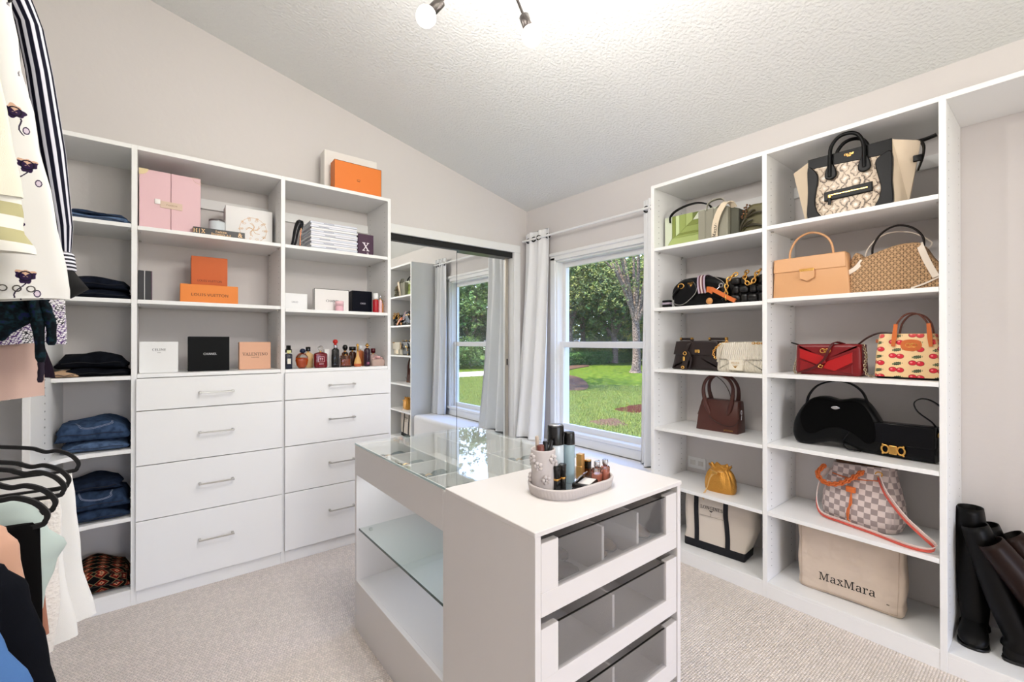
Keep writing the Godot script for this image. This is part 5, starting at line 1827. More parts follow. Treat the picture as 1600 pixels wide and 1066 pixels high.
	o = gift_box("gift_box", "small plain white box with faint grey lettering, left end of shelf", Color(0.93, 0.93, 0.93), Vector3(0.648, y2b, -2.81), Vector3(0.122, 0.094, 0.06))
	letters("CREED", 0.0085, mat(Color(0.45, 0.45, 0.48)), o, Vector3(-0.006, 0.045, 0.0005))
	o = gift_box("gift_box", "wide white box with black edges and black lettering, middle of shelf", Color(0.92, 0.91, 0.90), Vector3(0.851, y2b, -2.81), Vector3(0.200, 0.132, 0.05))
	letters("CHANEL", 0.0135, ink, o, Vector3(0.004, 0.062, 0.0005), Vector3.ZERO, false, 0.0006, 1.15)
	b = MB.new()
	for s in [-1, 1]:
		b.bb(Vector3(s * 0.101 - 0.0013, 0.001, -0.001), Vector3(s * 0.101 + 0.0013, 0.134, 0.0006), 0)
	b.bb(Vector3(-0.101, 0.1318, -0.001), Vector3(0.101, 0.1345, 0.0006), 0)
	part("black_edging", b, ink, o, "", "stuff")
	o = thing("cosmetic_jar", "pink plastic jar with pink lid before the white box", "jar", Vector3(0.880, y2b, -2.762))
	b = MB.new()
	b.lathe([[0.0, 0.0], [0.023, 0.0], [0.0235, 0.003], [0.0235, 0.030], [0.022, 0.031]], 24)
	part("jar", b, mat(Color(0.90, 0.70, 0.74), 0.25), o)
	b = MB.new()
	b.lathe([[0.0, 0.0315], [0.0245, 0.0315], [0.0245, 0.058], [0.0235, 0.060], [0.0, 0.060]], 24)
	part("lid", b, mat(Color(0.93, 0.76, 0.79), 0.3), o)
	o = gift_box("gift_box", "navy blue square box with tiny white lettering", Color(0.035, 0.045, 0.09), Vector3(1.038, y2b, -2.81), Vector3(0.124, 0.136, 0.09), 0, "box", 0.4)
	letters("CREED", 0.0085, mat(Color(0.8, 0.8, 0.85)), o, Vector3(0.004, 0.058, 0.0005))
	var y2c := y2b
	var capw := [[0.0, 0.0], [0.016, 0.0], [0.0165, 0.002], [0.0165, 0.036], [0.0, 0.0365]]
	flask("cylindrical red bottle with tall white cap, right of navy box", Vector3(1.109, y2c, -2.77), [[0.0, 0.0], [0.018, 0.0], [0.0185, 0.002], [0.0185, 0.080], [0.017, 0.082]], mat(Color(0.66, 0.05, 0.12), 0.15), capw, mat(Color(0.93, 0.93, 0.93), 0.3), 20, 0.0, "spray_bottle")
	flask("small clear pink bottle with silver cap between red and amber bottles", Vector3(1.1365, y2c, -2.762), [[0.0, 0.0], [0.0105, 0.0], [0.011, 0.002], [0.011, 0.075], [0.005, 0.084]], mat(Color(0.90, 0.74, 0.76), 0.1), [[0.0, 0.0], [0.006, 0.0], [0.006, 0.018], [0.003, 0.022]], silver, 16, 0.0, "spray_bottle")
	flask("small amber bottle with gold cap, right end of shelf", Vector3(1.156, y2c, -2.785), [[0.0, 0.0], [0.010, 0.0], [0.0105, 0.002], [0.0105, 0.060], [0.006, 0.066]], mat(Color(0.74, 0.48, 0.26), 0.1), [[0.0, 0.0], [0.007, 0.0], [0.007, 0.012], [0.0, 0.012]], gold, 16, 0.0, "spray_bottle")
	perfumes(1.0695)

func perfumes(y: float) -> void:
	var clear := solid_glass(Color(0.97, 0.96, 0.94))
	var o: Node3D
	var b: MB
	var blackcap := [[0.0, 0.0], [0.013, 0.0], [0.0135, 0.002], [0.0135, 0.026], [0.0, 0.027]]
	# square navy flask with a white label
	o = flask("square navy perfume flask with black cap and white label, leftmost", Vector3(0.599, y, -2.765), [[0.016, 0.0], [0.017, 0.001], [0.017, 0.080], [0.012, 0.086]], mat(Color(0.02, 0.06, 0.16), 0.08), [[0.0, 0.0], [0.018, 0.0], [0.018, 0.018], [0.012, 0.019], [0.012, 0.040], [0.0, 0.041]], black_plastic, 20, 0.2)
	b = MB.new()
	b.bb(Vector3(-0.009, 0.028, 0.0168), Vector3(0.009, 0.058, 0.0176), 0)
	part("label", b, mat(Color(0.88, 0.86, 0.80), 0.5), o)
	b = MB.new()
	b.bb(Vector3(-0.012, 0.090, 0.012), Vector3(0.010, 0.106, 0.0188), 0)
	part("label", b, mat(Color(0.80, 0.80, 0.55), 0.5), o)
	# faceted round flask with orange juice and a blue ball stopper
	o = thing("perfume_bottle", "wide round glass perfume bottle of orange juice with blue stopper", "perfume", Vector3(0.672, y, -2.775))
	b = MB.new()
	b.xf = Transform3D(Basis.from_scale(Vector3(1, 1, 0.62)), Vector3.ZERO)
	b.lathe([[0.0, 0.0], [0.018, 0.0], [0.030, 0.018], [0.0365, 0.045], [0.033, 0.068], [0.020, 0.084], [0.009, 0.088]], 9)
	part("flask", b, clear, o)
	b = MB.new()
	b.xf = Transform3D(Basis.from_scale(Vector3(1, 1, 0.56)), Vector3.ZERO)
	b.lathe([[0.0, 0.006], [0.016, 0.006], [0.027, 0.021], [0.033, 0.045], [0.031, 0.060], [0.0, 0.061]], 18)
	part("juice", b, mat(Color(0.86, 0.34, 0.07), 0.15), o)
	b = MB.new()
	b.sph(Vector3(0.004, 0.100, 0.0), Vector3(0.017, 0.014, 0.013), 14)
	part("stopper", b, mat(Color(0.04, 0.10, 0.22), 0.1), o)
	# glass flask with a black cap behind
	o = flask("clear gold-tinted perfume flask with square black cap, behind the ruby one", Vector3(0.722, y, -2.84), [[0.022, 0.0], [0.024, 0.001], [0.024, 0.078], [0.010, 0.090]], mat(Color(0.82, 0.68, 0.48), 0.08), blackcap, black_plastic, 20, 0.3)
	# ruby flask
	o = flask("ruby red rounded perfume flask with clear ball stopper", Vector3(0.7725, y, -2.768), [[0.030, 0.0], [0.036, 0.005], [0.037, 0.012], [0.037, 0.075], [0.034, 0.084], [0.012, 0.092]], mat(Color(0.42, 0.02, 0.09), 0.08), [[0.0, 0.0], [0.008, 0.0], [0.008, 0.004], [0.015, 0.012], [0.016, 0.020], [0.011, 0.029], [0.0, 0.032]], clear, 20, 0.3, "perfume_bottle", 0.55)
	b = MB.new()
	for s in [[-0.017, 0.034, 0.017, 0.036], [-0.017, 0.064, 0.017, 0.066], [-0.017, 0.034, -0.0155, 0.066], [0.0155, 0.034, 0.017, 0.066], [-0.009, 0.045, -0.002, 0.049], [0.002, 0.045, 0.009, 0.049], [-0.009, 0.053, -0.002, 0.057], [0.002, 0.053, 0.009, 0.057], [-0.013, 0.022, 0.013, 0.025]]:
		b.bb(Vector3(s[0], s[1], 0.0200), Vector3(s[2], s[3], 0.0209), 0)
	part("frame_print", b, mat(Color(0.90, 0.72, 0.76), 0.5), o, "", "stuff")
	gift_box("perfume_carton", "slim white perfume carton behind the ruby flask", Color(0.92, 0.91, 0.90), Vector3(0.822, y, -2.81), Vector3(0.028, 0.108, 0.028), 0, "perfume")
	# black ribbed flask with a red ball cap
	o = flask("slender black perfume flask with silver neck and red ball cap", Vector3(0.858, y, -2.768), [[0.021, 0.0], [0.022, 0.002], [0.023, 0.045], [0.021, 0.105], [0.012, 0.112]], mat(Color(0.035, 0.035, 0.04), 0.12), [[0.0, 0.0], [0.010, 0.0], [0.010, 0.016], [0.006, 0.022], [0.013, 0.028], [0.015, 0.038], [0.010, 0.048], [0.0, 0.050]], mat(Color(0.72, 0.10, 0.06), 0.3), 20, 0.5, "perfume_bottle", 0.7, silver)
	b = MB.new()
	b.lathe([[0.0, 0.112], [0.0115, 0.112], [0.0115, 0.134], [0.0, 0.136]], 14)
	part("neck", b, silver, o)
	b = MB.new()
	for s in [-1, 1]:
		b.bb(Vector3(s * 0.013 - 0.003, 0.012, 0.0130), Vector3(s * 0.013 + 0.003, 0.098, 0.0166), 0.0005)
	part("rib", b, mat(Color(0.10, 0.10, 0.11), 0.2), o, "", "stuff")
	# low square flask of amber
	o = flask("low square glass perfume flask of amber juice with black flower cap", Vector3(0.921, y, -2.775), [[0.030, 0.0], [0.031, 0.002], [0.031, 0.066], [0.028, 0.070]], clear, [[0.0, 0.0], [0.010, 0.0], [0.012, 0.006], [0.010, 0.014], [0.0, 0.015]], black_plastic, 20, 0.15, "perfume_bottle", 0.6)
	b = MB.new()
	b.bb(Vector3(-0.025, 0.008, -0.013), Vector3(0.025, 0.050, 0.013), 0.002)
	part("juice", b, mat(Color(0.62, 0.24, 0.05), 0.15), o)
	o = flask("round black-capped perfume flask standing behind the amber square", Vector3(0.943, y, -2.85), [[0.018, 0.0], [0.020, 0.002], [0.020, 0.080], [0.010, 0.092]], mat(Color(0.40, 0.20, 0.10), 0.1), [[0.0, 0.0], [0.008, 0.0], [0.015, 0.012], [0.016, 0.022], [0.011, 0.034], [0.0, 0.037]], black_plastic, 18)
	o = flask("dark brown perfume flask with wide flat black cap", Vector3(0.988, y, -2.845), [[0.020, 0.0], [0.022, 0.003], [0.020, 0.040], [0.022, 0.080], [0.014, 0.092]], mat(Color(0.22, 0.09, 0.04), 0.12), [[0.0, 0.0], [0.021, 0.0], [0.021, 0.024], [0.0, 0.025]], black_plastic, 18)
	# gold teardrop
	o = flask("slim teardrop perfume bottle with long gold neck", Vector3(0.992, y, -2.765), [[0.0, 0.0], [0.019, 0.0], [0.0225, 0.010], [0.0225, 0.026], [0.017, 0.046], [0.010, 0.062], [0.006, 0.078], [0.005, 0.092]], mat(Color(0.84, 0.66, 0.40), 0.1), [[0.0, 0.0], [0.006, 0.0], [0.0055, 0.020], [0.007, 0.028], [0.008, 0.036], [0.005, 0.043], [0.0, 0.044]], gold, 20, 0.0, "perfume_bottle", 0.7)
	b = MB.new()
	b.xf = Transform3D(Basis.from_scale(Vector3(1, 1, 0.7)), Vector3.ZERO)
	b.lathe([[0.0195, 0.001], [0.0232, 0.010], [0.0232, 0.018], [0.0195, 0.018]], 20)
	part("juice_band", b, mat(Color(0.72, 0.36, 0.20), 0.1), o)
	o = flask("small perfume bottle with pearl-white ball cap behind the teardrop", Vector3(1.032, y, -2.83), [[0.018, 0.0], [0.019, 0.002], [0.019, 0.090], [0.010, 0.098]], mat(Color(0.66, 0.36, 0.20), 0.1), [[0.0, 0.0], [0.009, 0.0], [0.010, 0.010], [0.012, 0.018], [0.009, 0.026], [0.0, 0.029]], mat(Color(0.85, 0.86, 0.88), 0.2), 18, 0.3)
	# plum cylinder with a gold flower
	o = flask("plum cylindrical perfume bottle with gold flower top", Vector3(1.0535, y, -2.768), [[0.0, 0.0], [0.017, 0.0], [0.0185, 0.002], [0.0185, 0.104], [0.012, 0.112], [0.008, 0.115]], mat(Color(0.15, 0.04, 0.13), 0.1), [[0.0, 0.0], [0.007, 0.0], [0.010, 0.006], [0.016, 0.010], [0.008, 0.014], [0.006, 0.022], [0.0, 0.024]], gold, 20)
	b = MB.new()
	b.bb(Vector3(-0.008, 0.012, 0.0175), Vector3(0.008, 0.026, 0.0188), 0)
	part("label", b, mat(Color(0.55, 0.30, 0.42), 0.5), o)
	o = flask("clear perfume flask with dark cherry-red square cap", Vector3(1.120, y, -2.84), [[0.020, 0.0], [0.022, 0.002], [0.022, 0.066], [0.010, 0.074]], mat(Color(0.70, 0.60, 0.58), 0.08), [[0.0, 0.0], [0.015, 0.0], [0.015, 0.030], [0.0, 0.031]], mat(Color(0.30, 0.02, 0.06), 0.15), 18, 0.2)
	o = flask("low wide pink-tinted perfume bottle, rightmost, with ruffled top", Vector3(1.122, y, -2.772), [[0.040, 0.0], [0.043, 0.002], [0.044, 0.036], [0.030, 0.044]], mat(Color(0.72, 0.62, 0.58), 0.1), [[0.0, 0.0], [0.018, 0.0], [0.022, 0.006], [0.014, 0.012], [0.0, 0.014]], mat(Color(0.86, 0.66, 0.66), 0.3), 18, 0.3, "perfume_bottle", 0.5)
	b = MB.new()
	for k in 7:
		b.sph(Vector3(-0.030 + k * 0.010, 0.046 + 0.004 * sin(k * 2.2), 0.006 * cos(k * 1.7)), Vector3(0.008, 0.006, 0.007), 8)
	part("ruffle", b, mat(Color(0.85, 0.70, 0.68), 0.4), o, "", "stuff")

# ---------------------------------------------------------------- folded jeans
func denim(c: Color) -> StandardMaterial3D:
	var m := bumpy(mat(c, 0.9, 0, 0.2), denim_n, 5.0, 0.45)
	m.detail_enabled = true
	m.detail_albedo = denim_a
	m.detail_blend_mode = BaseMaterial3D.BLEND_MODE_MUL
	return m

var denim_a: Texture2D
var denim_n: Texture2D

# one folded pair: soft slab that sags, fold towards the room, hem lumps at the right
func fold(label: String, at: Vector3, w: float, h: float, d: float, c: Color, seed_: float, pocket := false, group := "", m: Material = null, called := "folded_jeans", cat := "jeans") -> Node3D:
	var o := thing(called, label, cat, at, 0, group)
	if m == null:
		m = denim(c)
	var n := 44
	var surf := func(t: float, a: float) -> Vector3:
		var x := lerpf(-w / 2, w / 2, t)
		var hh := h * (0.72 + 0.28 * sin(PI * clampf(t * 1.05, 0, 1)) + 0.06 * sin(t * 9.0 + seed_ * 3.0))
		var ends := t < 0.01 or t > 0.99
		if ends:
			hh *= 0.55
		var cz := signf(cos(a)) * pow(absf(cos(a)), 0.55)
		var sy := signf(sin(a)) * pow(absf(sin(a)), 0.62)
		var yy := hh / 2 + hh / 2 * sy
		if sy > 0:
			yy += 0.004 * sin(x * 34.0 + seed_ * 5.0 + cz * 3.0) + 0.003 * sin(cz * 7.0 + seed_ * 2.0)
		var zz := -d / 2 + (d / 2 + 0.006 * sin(x * 21.0 + seed_) - (0.02 if ends else 0.0)) * cz
		return Vector3(x + 0.006 * sin(a * 3.0 + seed_), maxf(yy, 0.0), zz)
	var rings := []
	for k in 13:
		var ring := PackedVector3Array()
		for i in n:
			ring.append(surf.call(k / 12.0, TAU * i / n))
		rings.append(ring)
	var b := MB.new()
	b.loft(rings)
	var body := part("folded_legs", b, m, o)
	# shade between the layers of the fold, painted as a dark strip
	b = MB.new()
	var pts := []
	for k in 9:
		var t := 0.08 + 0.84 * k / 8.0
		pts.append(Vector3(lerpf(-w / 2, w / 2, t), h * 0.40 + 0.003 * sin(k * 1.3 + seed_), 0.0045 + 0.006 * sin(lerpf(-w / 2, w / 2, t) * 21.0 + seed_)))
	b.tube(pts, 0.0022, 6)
	part("fold_shade_strip", b, mat(Color(c.r * 0.5, c.g * 0.5, c.b * 0.55), 0.9), body)
	if pocket:
		b = MB.new()
		for off in [0.0, 0.016]:
			var line := []
			for q in [[0.26 + off, 62.0], [0.285 + off, 42.0], [0.30 + off, 22.0 + off * 300.0], [0.40, 12.0 + off * 300.0], [0.52, 9.0 + off * 300.0], [0.64, 12.0 + off * 300.0], [0.74 - off, 22.0 + off * 300.0], [0.755 - off, 42.0], [0.78 - off, 62.0]]:
				line.append(surf.call(q[0], deg_to_rad(q[1])))
			b.tube(spl(line, 3), 0.0009, 5)
		part("pocket_stitching", b, mat(Color(0.55, 0.58, 0.66), 0.8), o)
	return o

func jeans() -> void:
	denim_n = noise_tex(0.35, true, 3.0, 256, 3, 41)
	denim_a = noise_tex(0.02, false, 1.0, 256, 5, 42, [[0.0, 0.5, 1.0], [Color(0.62, 0.63, 0.65), Color(0.86, 0.87, 0.88), Color(1, 1, 1)]])
	var dark := Color(0.095, 0.115, 0.165)
	var ink2 := Color(0.065, 0.075, 0.105)
	var mid := Color(0.20, 0.265, 0.365)
	fold("flat folded light blue jeans on the top corner shelf, lower of two", Vector3(-0.205, 1.771, -2.74), 0.24, 0.026, 0.24, Color(0.40, 0.49, 0.62), 0.4)
	fold("blue jeans folded on the top corner shelf, upper of two", Vector3(-0.195, 1.794, -2.755), 0.19, 0.024, 0.2, Color(0.22, 0.29, 0.40), 1.7)
	fold("dark indigo jeans, lower of the pair on the second corner shelf", Vector3(-0.205, 1.421, -2.74), 0.25, 0.042, 0.24, dark, 2.2)
	fold("dark indigo jeans, upper of the pair on the second corner shelf", Vector3(-0.210, 1.459, -2.745), 0.235, 0.064, 0.23, dark, 3.1)
	fold("near-black jeans, lower of the pair on the third corner shelf", Vector3(-0.195, 1.066, -2.735), 0.225, 0.036, 0.24, ink2, 4.0)
	fold("near-black jeans, upper of the pair on the third corner shelf", Vector3(-0.213, 1.099, -2.745), 0.235, 0.072, 0.23, ink2, 4.9)
	var lace := fold("folded cream lace blouse beside the near-black jeans", Vector3(-0.300, 1.066, -2.715), 0.08, 0.026, 0.15, Color(0.80, 0.66, 0.52), 5.3, false, "", bumpy(mat(Color(0.80, 0.66, 0.52), 0.9), noise_tex(0.15, true, 8.0, 256, 2, 44, null, FastNoiseLite.TYPE_CELLULAR), 10.0, 0.8), "cream_blouse", "blouse")
	lace.position.z = -2.708
	fold("washed mid-blue jeans, lower of the pair on the fourth corner shelf", Vector3(-0.200, 0.726, -2.735), 0.225, 0.050, 0.25, Color(0.36, 0.45, 0.58), 6.1)
	fold("washed mid-blue jeans with stitched pocket, upper on the fourth corner shelf", Vector3(-0.208, 0.771, -2.735), 0.245, 0.098, 0.25, Color(0.26, 0.34, 0.46), 6.8, true)
	fold("medium blue jeans at the bottom of the fifth shelf stack", Vector3(-0.205, 0.411, -2.735), 0.235, 0.052, 0.25, mid, 7.3)
	fold("medium blue jeans with pocket stitching, middle of fifth shelf stack", Vector3(-0.200, 0.458, -2.730), 0.225, 0.090, 0.25, mid, 8.1, true)
	fold("dark blue jeans on top of the fifth shelf stack", Vector3(-0.210, 0.541, -2.755), 0.19, 0.055, 0.2, Color(0.135, 0.175, 0.25), 9.4)
	var az := painted(160, 160, func(x: float, y: float):
		var u := fr(x * 3.0) - 0.5
		var v := fr(y * 4.0 + 0.5 * floorf(x * 3.0)) - 0.5
		var d := absf(u) + absf(v)
		var c := Color(0.05, 0.04, 0.045)
		if d < 0.46:
			c = Color(0.42, 0.10, 0.08)
		if d < 0.36:
			c = Color(0.06, 0.05, 0.06)
		if d < 0.28:
			c = Color(0.62, 0.22, 0.14)
		if d < 0.17:
			c = Color(0.70, 0.62, 0.48)
		if d < 0.09:
			c = Color(0.30, 0.06, 0.06)
		if absf(d - 0.5) < 0.035:
			c = Color(0.42, 0.42, 0.30)
		return c * (0.85 + 0.3 * hash2(x * 160.0, y * 160.0)))
	var am := tri_map(mat(Color.WHITE, 0.95, 0, 0.15), 6.5)
	am.albedo_texture = az
	fold("folded dark cloth with red diamond tribal print on the bottom shelf", Vector3(-0.205, 0.0765, -2.730), 0.24, 0.115, 0.25, Color(0.1, 0.05, 0.05), 3.3, false, "", am, "folded_cloth", "cloth")

# ---------------------------------------------------------------- things on and in the island
func island_goods() -> void:
	var o: Node3D
	var b: MB
	var yt := 0.7895
	var stone := bumpy(mat(Color(0.77, 0.74, 0.73), 0.75), noise_tex(0.06, true, 3.0, 256, 3, 51), 12.0, 0.2)
	# oval tray with fluted side
	o = thing("vanity_tray", "pale grey oblong vanity tray with fluted rim on the island top", "tray", Vector3(0.970, yt, -0.925))
	var outline := func(l: float, w: float, y: float, flute: float) -> PackedVector3Array:
		var r := PackedVector3Array()
		for k in 160:
			var q := (k % 80) / 80.0
			var s := 1.0 if k < 80 else -1.0
			var half := (l - w) / 2
			var c: Vector3
			var n: Vector3
			if q < 0.65:
				var a := PI * q / 0.65 - PI / 2
				n = Vector3(cos(a), 0, sin(a)) * s
				c = Vector3(half * s, y, 0) + n * w / 2
			else:
				n = Vector3(0, 0, s)
				c = Vector3(half * s * (1.0 - 2.0 * (q - 0.65) / 0.35), y, w / 2 * s)
			r.append(c + n * (flute if k % 2 else 0.0))
		return r
	b = MB.new()
	b.loft([outline.call(0.272, 0.158, 0.0, 0.0), outline.call(0.276, 0.162, 0.001, -0.0025), outline.call(0.286, 0.172, 0.023, -0.0025), outline.call(0.287, 0.173, 0.0265, 0.0), outline.call(0.283, 0.169, 0.029, 0.0), outline.call(0.274, 0.160, 0.029, 0.0), outline.call(0.268, 0.154, 0.008, 0.0)])
	part("tray", b, stone, o)
	b = MB.new()
	b.loft([outline.call(0.264, 0.150, 0.0076, 0.0), outline.call(0.264, 0.150, 0.0090, 0.0)])
	part("mirror_base", b, mat(Color(0.86, 0.86, 0.87), 0.05, 0.9), o)
	var y := yt + 0.0092
	# brush cup with raised flowers
	o = thing("brush_cup", "lilac grey ceramic brush cup with raised flowers", "cup", Vector3(0.879, y, -0.950))
	b = MB.new()
	b.lathe([[0.0, 0.0], [0.032, 0.0], [0.0335, 0.003], [0.034, 0.05], [0.0355, 0.112], [0.0345, 0.115], [0.031, 0.114], [0.030, 0.06], [0.0, 0.058]], 32)
	part("cup", b, stone, o)
	for k in 11:
		var a := k * 0.62 + 0.2
		var fy := 0.035 + 0.030 * (k % 3) + 0.006 * sin(k * 2.0)
		var c := Vector3(cos(a), 0, sin(a)) * 0.0345 + Vector3(0, fy, 0)
		b = MB.new()
		var out := Vector3(cos(a), 0, sin(a))
		var side := Vector3(-sin(a), 0, cos(a))
		for p in 5:
			var q := TAU * p / 5
			b.sph(c + (side * cos(q) + Vector3.UP * sin(q)) * 0.0085 + out * 0.002, Vector3.ONE * 0.0062, 8)
		b.sph(c + out * 0.006, Vector3.ONE * 0.004, 6)
		part("flower_relief", b, stone, o)
	var sticks := [["pale gold makeup brush tilted left in the cup", Vector3(-0.012, 0, -0.006), Vector3(-0.021, 0.152, -0.004), 0.0055, Color(0.72, 0.66, 0.60)], ["reddish brown makeup palette edge in the cup", Vector3(-0.010, 0, 0.006), Vector3(-0.018, 0.128, 0.008), 0.011, Color(0.42, 0.22, 0.18)], ["fat black makeup brush handle in the cup", Vector3(0.008, 0, 0.0), Vector3(0.010, 0.134, 0.0), 0.0085, Color(0.03, 0.03, 0.035)], ["slim black mascara tilted right in the cup", Vector3(0.006, 0, 0.008), Vector3(0.028, 0.136, 0.008), 0.0055, Color(0.02, 0.02, 0.02)]]
	for s in sticks:
		var st := thing("makeup_brush", s[0], "makeup", Vector3(0.879, y + 0.0585, -0.950) + s[1])
		b = MB.new()
		var top: Vector3 = s[2] - Vector3(0, 0.0585, 0) - s[1]
		b.tube([Vector3.ZERO, top * 0.02, top * 0.98, top], [s[3] * 0.8, s[3], s[3], s[3] * 0.85], 10)
		part("handle", b, mat(s[4], 0.3), st)
		b = MB.new()
		b.tube([top * 0.70, top * 0.74], s[3] * 1.06, 10)
		part("ring", b, mat(s[4].lightened(0.15), 0.3, 0.4), st)
	# tall bottles
	for k in 2:
		o = thing("spray_bottle", ["tall pale blue bottle with big glossy black cap, behind the cup", "slimmer pale blue bottle with black cap beside the tall one"][k], "bottle", [Vector3(0.951, y, -0.972), Vector3(0.982, y, -0.945)][k])
		var r: float = [0.0255, 0.0165][k]
		var hc: float = [0.114, 0.114][k]
		var ht: float = [0.170, 0.150][k]
		b = MB.new()
		b.lathe([[0.0, 0.0], [r * 0.93, 0.0], [r, 0.003], [r, hc - 0.002], [r * 0.96, hc]], 28)
		part("bottle", b, mat([Color(0.80, 0.84, 0.86), Color(0.60, 0.69, 0.72)][k], 0.12), o)
		b = MB.new()
		b.lathe([[0.0, hc], [r * 1.02, hc], [r * 1.02, hc + 0.002], [r * 0.97, ht - 0.003], [r * 0.92, ht], [0.0, ht]], 28)
		part("cap", b, black_plastic, o)
		if k == 0:
			b = MB.new()
			b.lathe([[0.0, ht], [r * 0.86, ht], [r * 0.84, ht + 0.003], [0.0, ht + 0.003]], 24)
			part("cap_disc", b, silver, o)
			b = MB.new()
			b.tube([Vector3(0.008, 0.116, 0.0262), Vector3(0.008, 0.135, 0.0260), Vector3(0.016, 0.146, 0.0205), Vector3(0.0235, 0.150, 0.0125)], 0.0005, 5)
			part("logo_line", b, mat(Color(0.6, 0.6, 0.62), 0.3, 0.5), o)
	# two black lipsticks with gold bands
	for k in 2:
		o = thing("lipstick", ["glossy black lipstick with gold band, nearest to the tray front", "second glossy black gold-banded lipstick, behind the nearest one"][k], "lipstick", [Vector3(0.9015, y, -0.918), Vector3(0.927, y, -0.920)][k], 10 + 20 * k)
		b = MB.new()
		b.loft([MB.rr(0.019, 0.019, 0.004, 0.0, 3), MB.rr(0.020, 0.020, 0.004, 0.001, 3), MB.rr(0.020, 0.020, 0.004, 0.026, 3), MB.rr(0.019, 0.019, 0.004, 0.027, 3)])
		part("base", b, black_plastic, o)
		b = MB.new()
		b.loft([MB.rr(0.021, 0.021, 0.005, 0.027, 3), MB.rr(0.0215, 0.0215, 0.005, 0.0275, 3), MB.rr(0.0215, 0.0215, 0.005, 0.032, 3), MB.rr(0.021, 0.021, 0.005, 0.0325, 3)])
		part("gold_band", b, gold, o)
		b = MB.new()
		b.loft([MB.rr(0.020, 0.018, 0.005, 0.0325, 3), MB.rr(0.023, 0.020, 0.005, 0.05, 3), MB.rr(0.028, 0.021, 0.006, 0.064, 3), MB.rr(0.026, 0.019, 0.006, 0.068, 3), MB.rr(0.018, 0.012, 0.004, 0.069, 3)])
		part("cap", b, black_plastic, o)
	# open compact
	o = thing("powder_compact", "open black square compact lying in the tray with mirrored lid", "compact", Vector3(0.995, y, -0.893), 22)
	b = MB.new()
	b.soft(Vector3(0, 0.006, 0), Vector3(0.075, 0.012, 0.055), 0.003, 3)
	part("base", b, black_plastic, o)
	b = MB.new()
	b.xf = Transform3D(Basis(Vector3.RIGHT, deg_to_rad(-52)), Vector3(0.0, 0.013, -0.020))
	b.soft(Vector3(0, 0.0, 0.0), Vector3(0.062, 0.004, 0.050), 0.0015, 2)
	var lid := part("mirror_lid", b, mat(Color(0.9, 0.9, 0.92), 0.03, 1.0), o)
	b = MB.new()
	b.soft(Vector3(0, 0.0125, 0.006), Vector3(0.060, 0.002, 0.036), 0.0008, 2)
	part("powder", b, mat(Color(0.88, 0.87, 0.86), 0.6), o)
	# gold lipsticks
	o = thing("lipstick", "tall plain gold lipstick standing in the tray", "lipstick", Vector3(1.050, y, -0.962), 15)
	b = MB.new()
	b.loft([MB.rr(0.022, 0.020, 0.003, 0.0, 2), MB.rr(0.023, 0.021, 0.003, 0.001, 2), MB.rr(0.023, 0.021, 0.003, 0.032, 2), MB.rr(0.021, 0.019, 0.003, 0.033, 2), MB.rr(0.021, 0.019, 0.003, 0.034, 2), MB.rr(0.0225, 0.0205, 0.003, 0.035, 2), MB.rr(0.0225, 0.0205, 0.003, 0.070, 2), MB.rr(0.021, 0.019, 0.003, 0.071, 2)], true, true, true)
	part("case", b, mat(Color(0.90, 0.70, 0.42), 0.30, 0.85), o)
	o = thing("lipstick", "short black and bronze lipstick right of the gold one", "lipstick", Vector3(1.078, y, -0.957), 10)
	b = MB.new()
	b.loft([MB.rr(0.017, 0.017, 0.003, 0.0, 2), MB.rr(0.018, 0.018, 0.003, 0.001, 2), MB.rr(0.018, 0.018, 0.003, 0.022, 2)])
	part("base", b, mat(Color(0.45, 0.27, 0.14), 0.25, 0.9), o)
	b = MB.new()
	b.loft([MB.rr(0.0185, 0.0185, 0.003, 0.022, 2), MB.rr(0.0185, 0.0185, 0.003, 0.047, 2), MB.rr(0.017, 0.017, 0.003, 0.048, 2)])
	var cp := part("cap", b, black_plastic, o)
	b = MB.new()
	b.loft([MB.rr(0.0188, 0.0188, 0.003, 0.0445, 2), MB.rr(0.0188, 0.0188, 0.003, 0.0485, 2)])
	part("cap_trim", b, gold, cp)
	# miniatures
	var peach := mat(Color(0.83, 0.50, 0.40), 0.08)
	var cg := solid_glass(Color(0.98, 0.95, 0.94))
	var minis := [["square clear miniature perfume with peach juice and bow cap", Vector3(1.048, y, -0.893), 0.0155, 0.042, 0.2], ["round-shouldered peach miniature perfume with silver cap", Vector3(1.080, y, -0.888), 0.0145, 0.044, 0.8], ["tiny round peach perfume at the right end of the tray", Vector3(1.094, y, -0.905), 0.0115, 0.020, 0.9]]
	for k in 3:
		var m: Array = minis[k]
		o = thing("miniature_perfume", m[0], "perfume", m[1], 12)
		var r: float = m[2]
		var h: float = m[3]
		b = MB.new()
		b.loft([MB.rr(r * 1.9, r * 1.5, r * m[4] * 0.7, 0.0, 3), MB.rr(r * 2, r * 1.6, r * m[4] * 0.7, 0.001, 3), MB.rr(r * 2, r * 1.6, r * m[4] * 0.7, h * 0.9, 3), MB.rr(r * 1.5, r * 1.2, r * m[4] * 0.6, h, 3)])
		part("flask", b, cg, o)
		b = MB.new()
		b.loft([MB.rr(r * 1.7, r * 1.3, r * m[4] * 0.6, 0.003, 3), MB.rr(r * 1.7, r * 1.3, r * m[4] * 0.6, h * (0.55 if k == 0 else 0.78), 3)])
		part("juice", b, peach, o)
		b = MB.new()
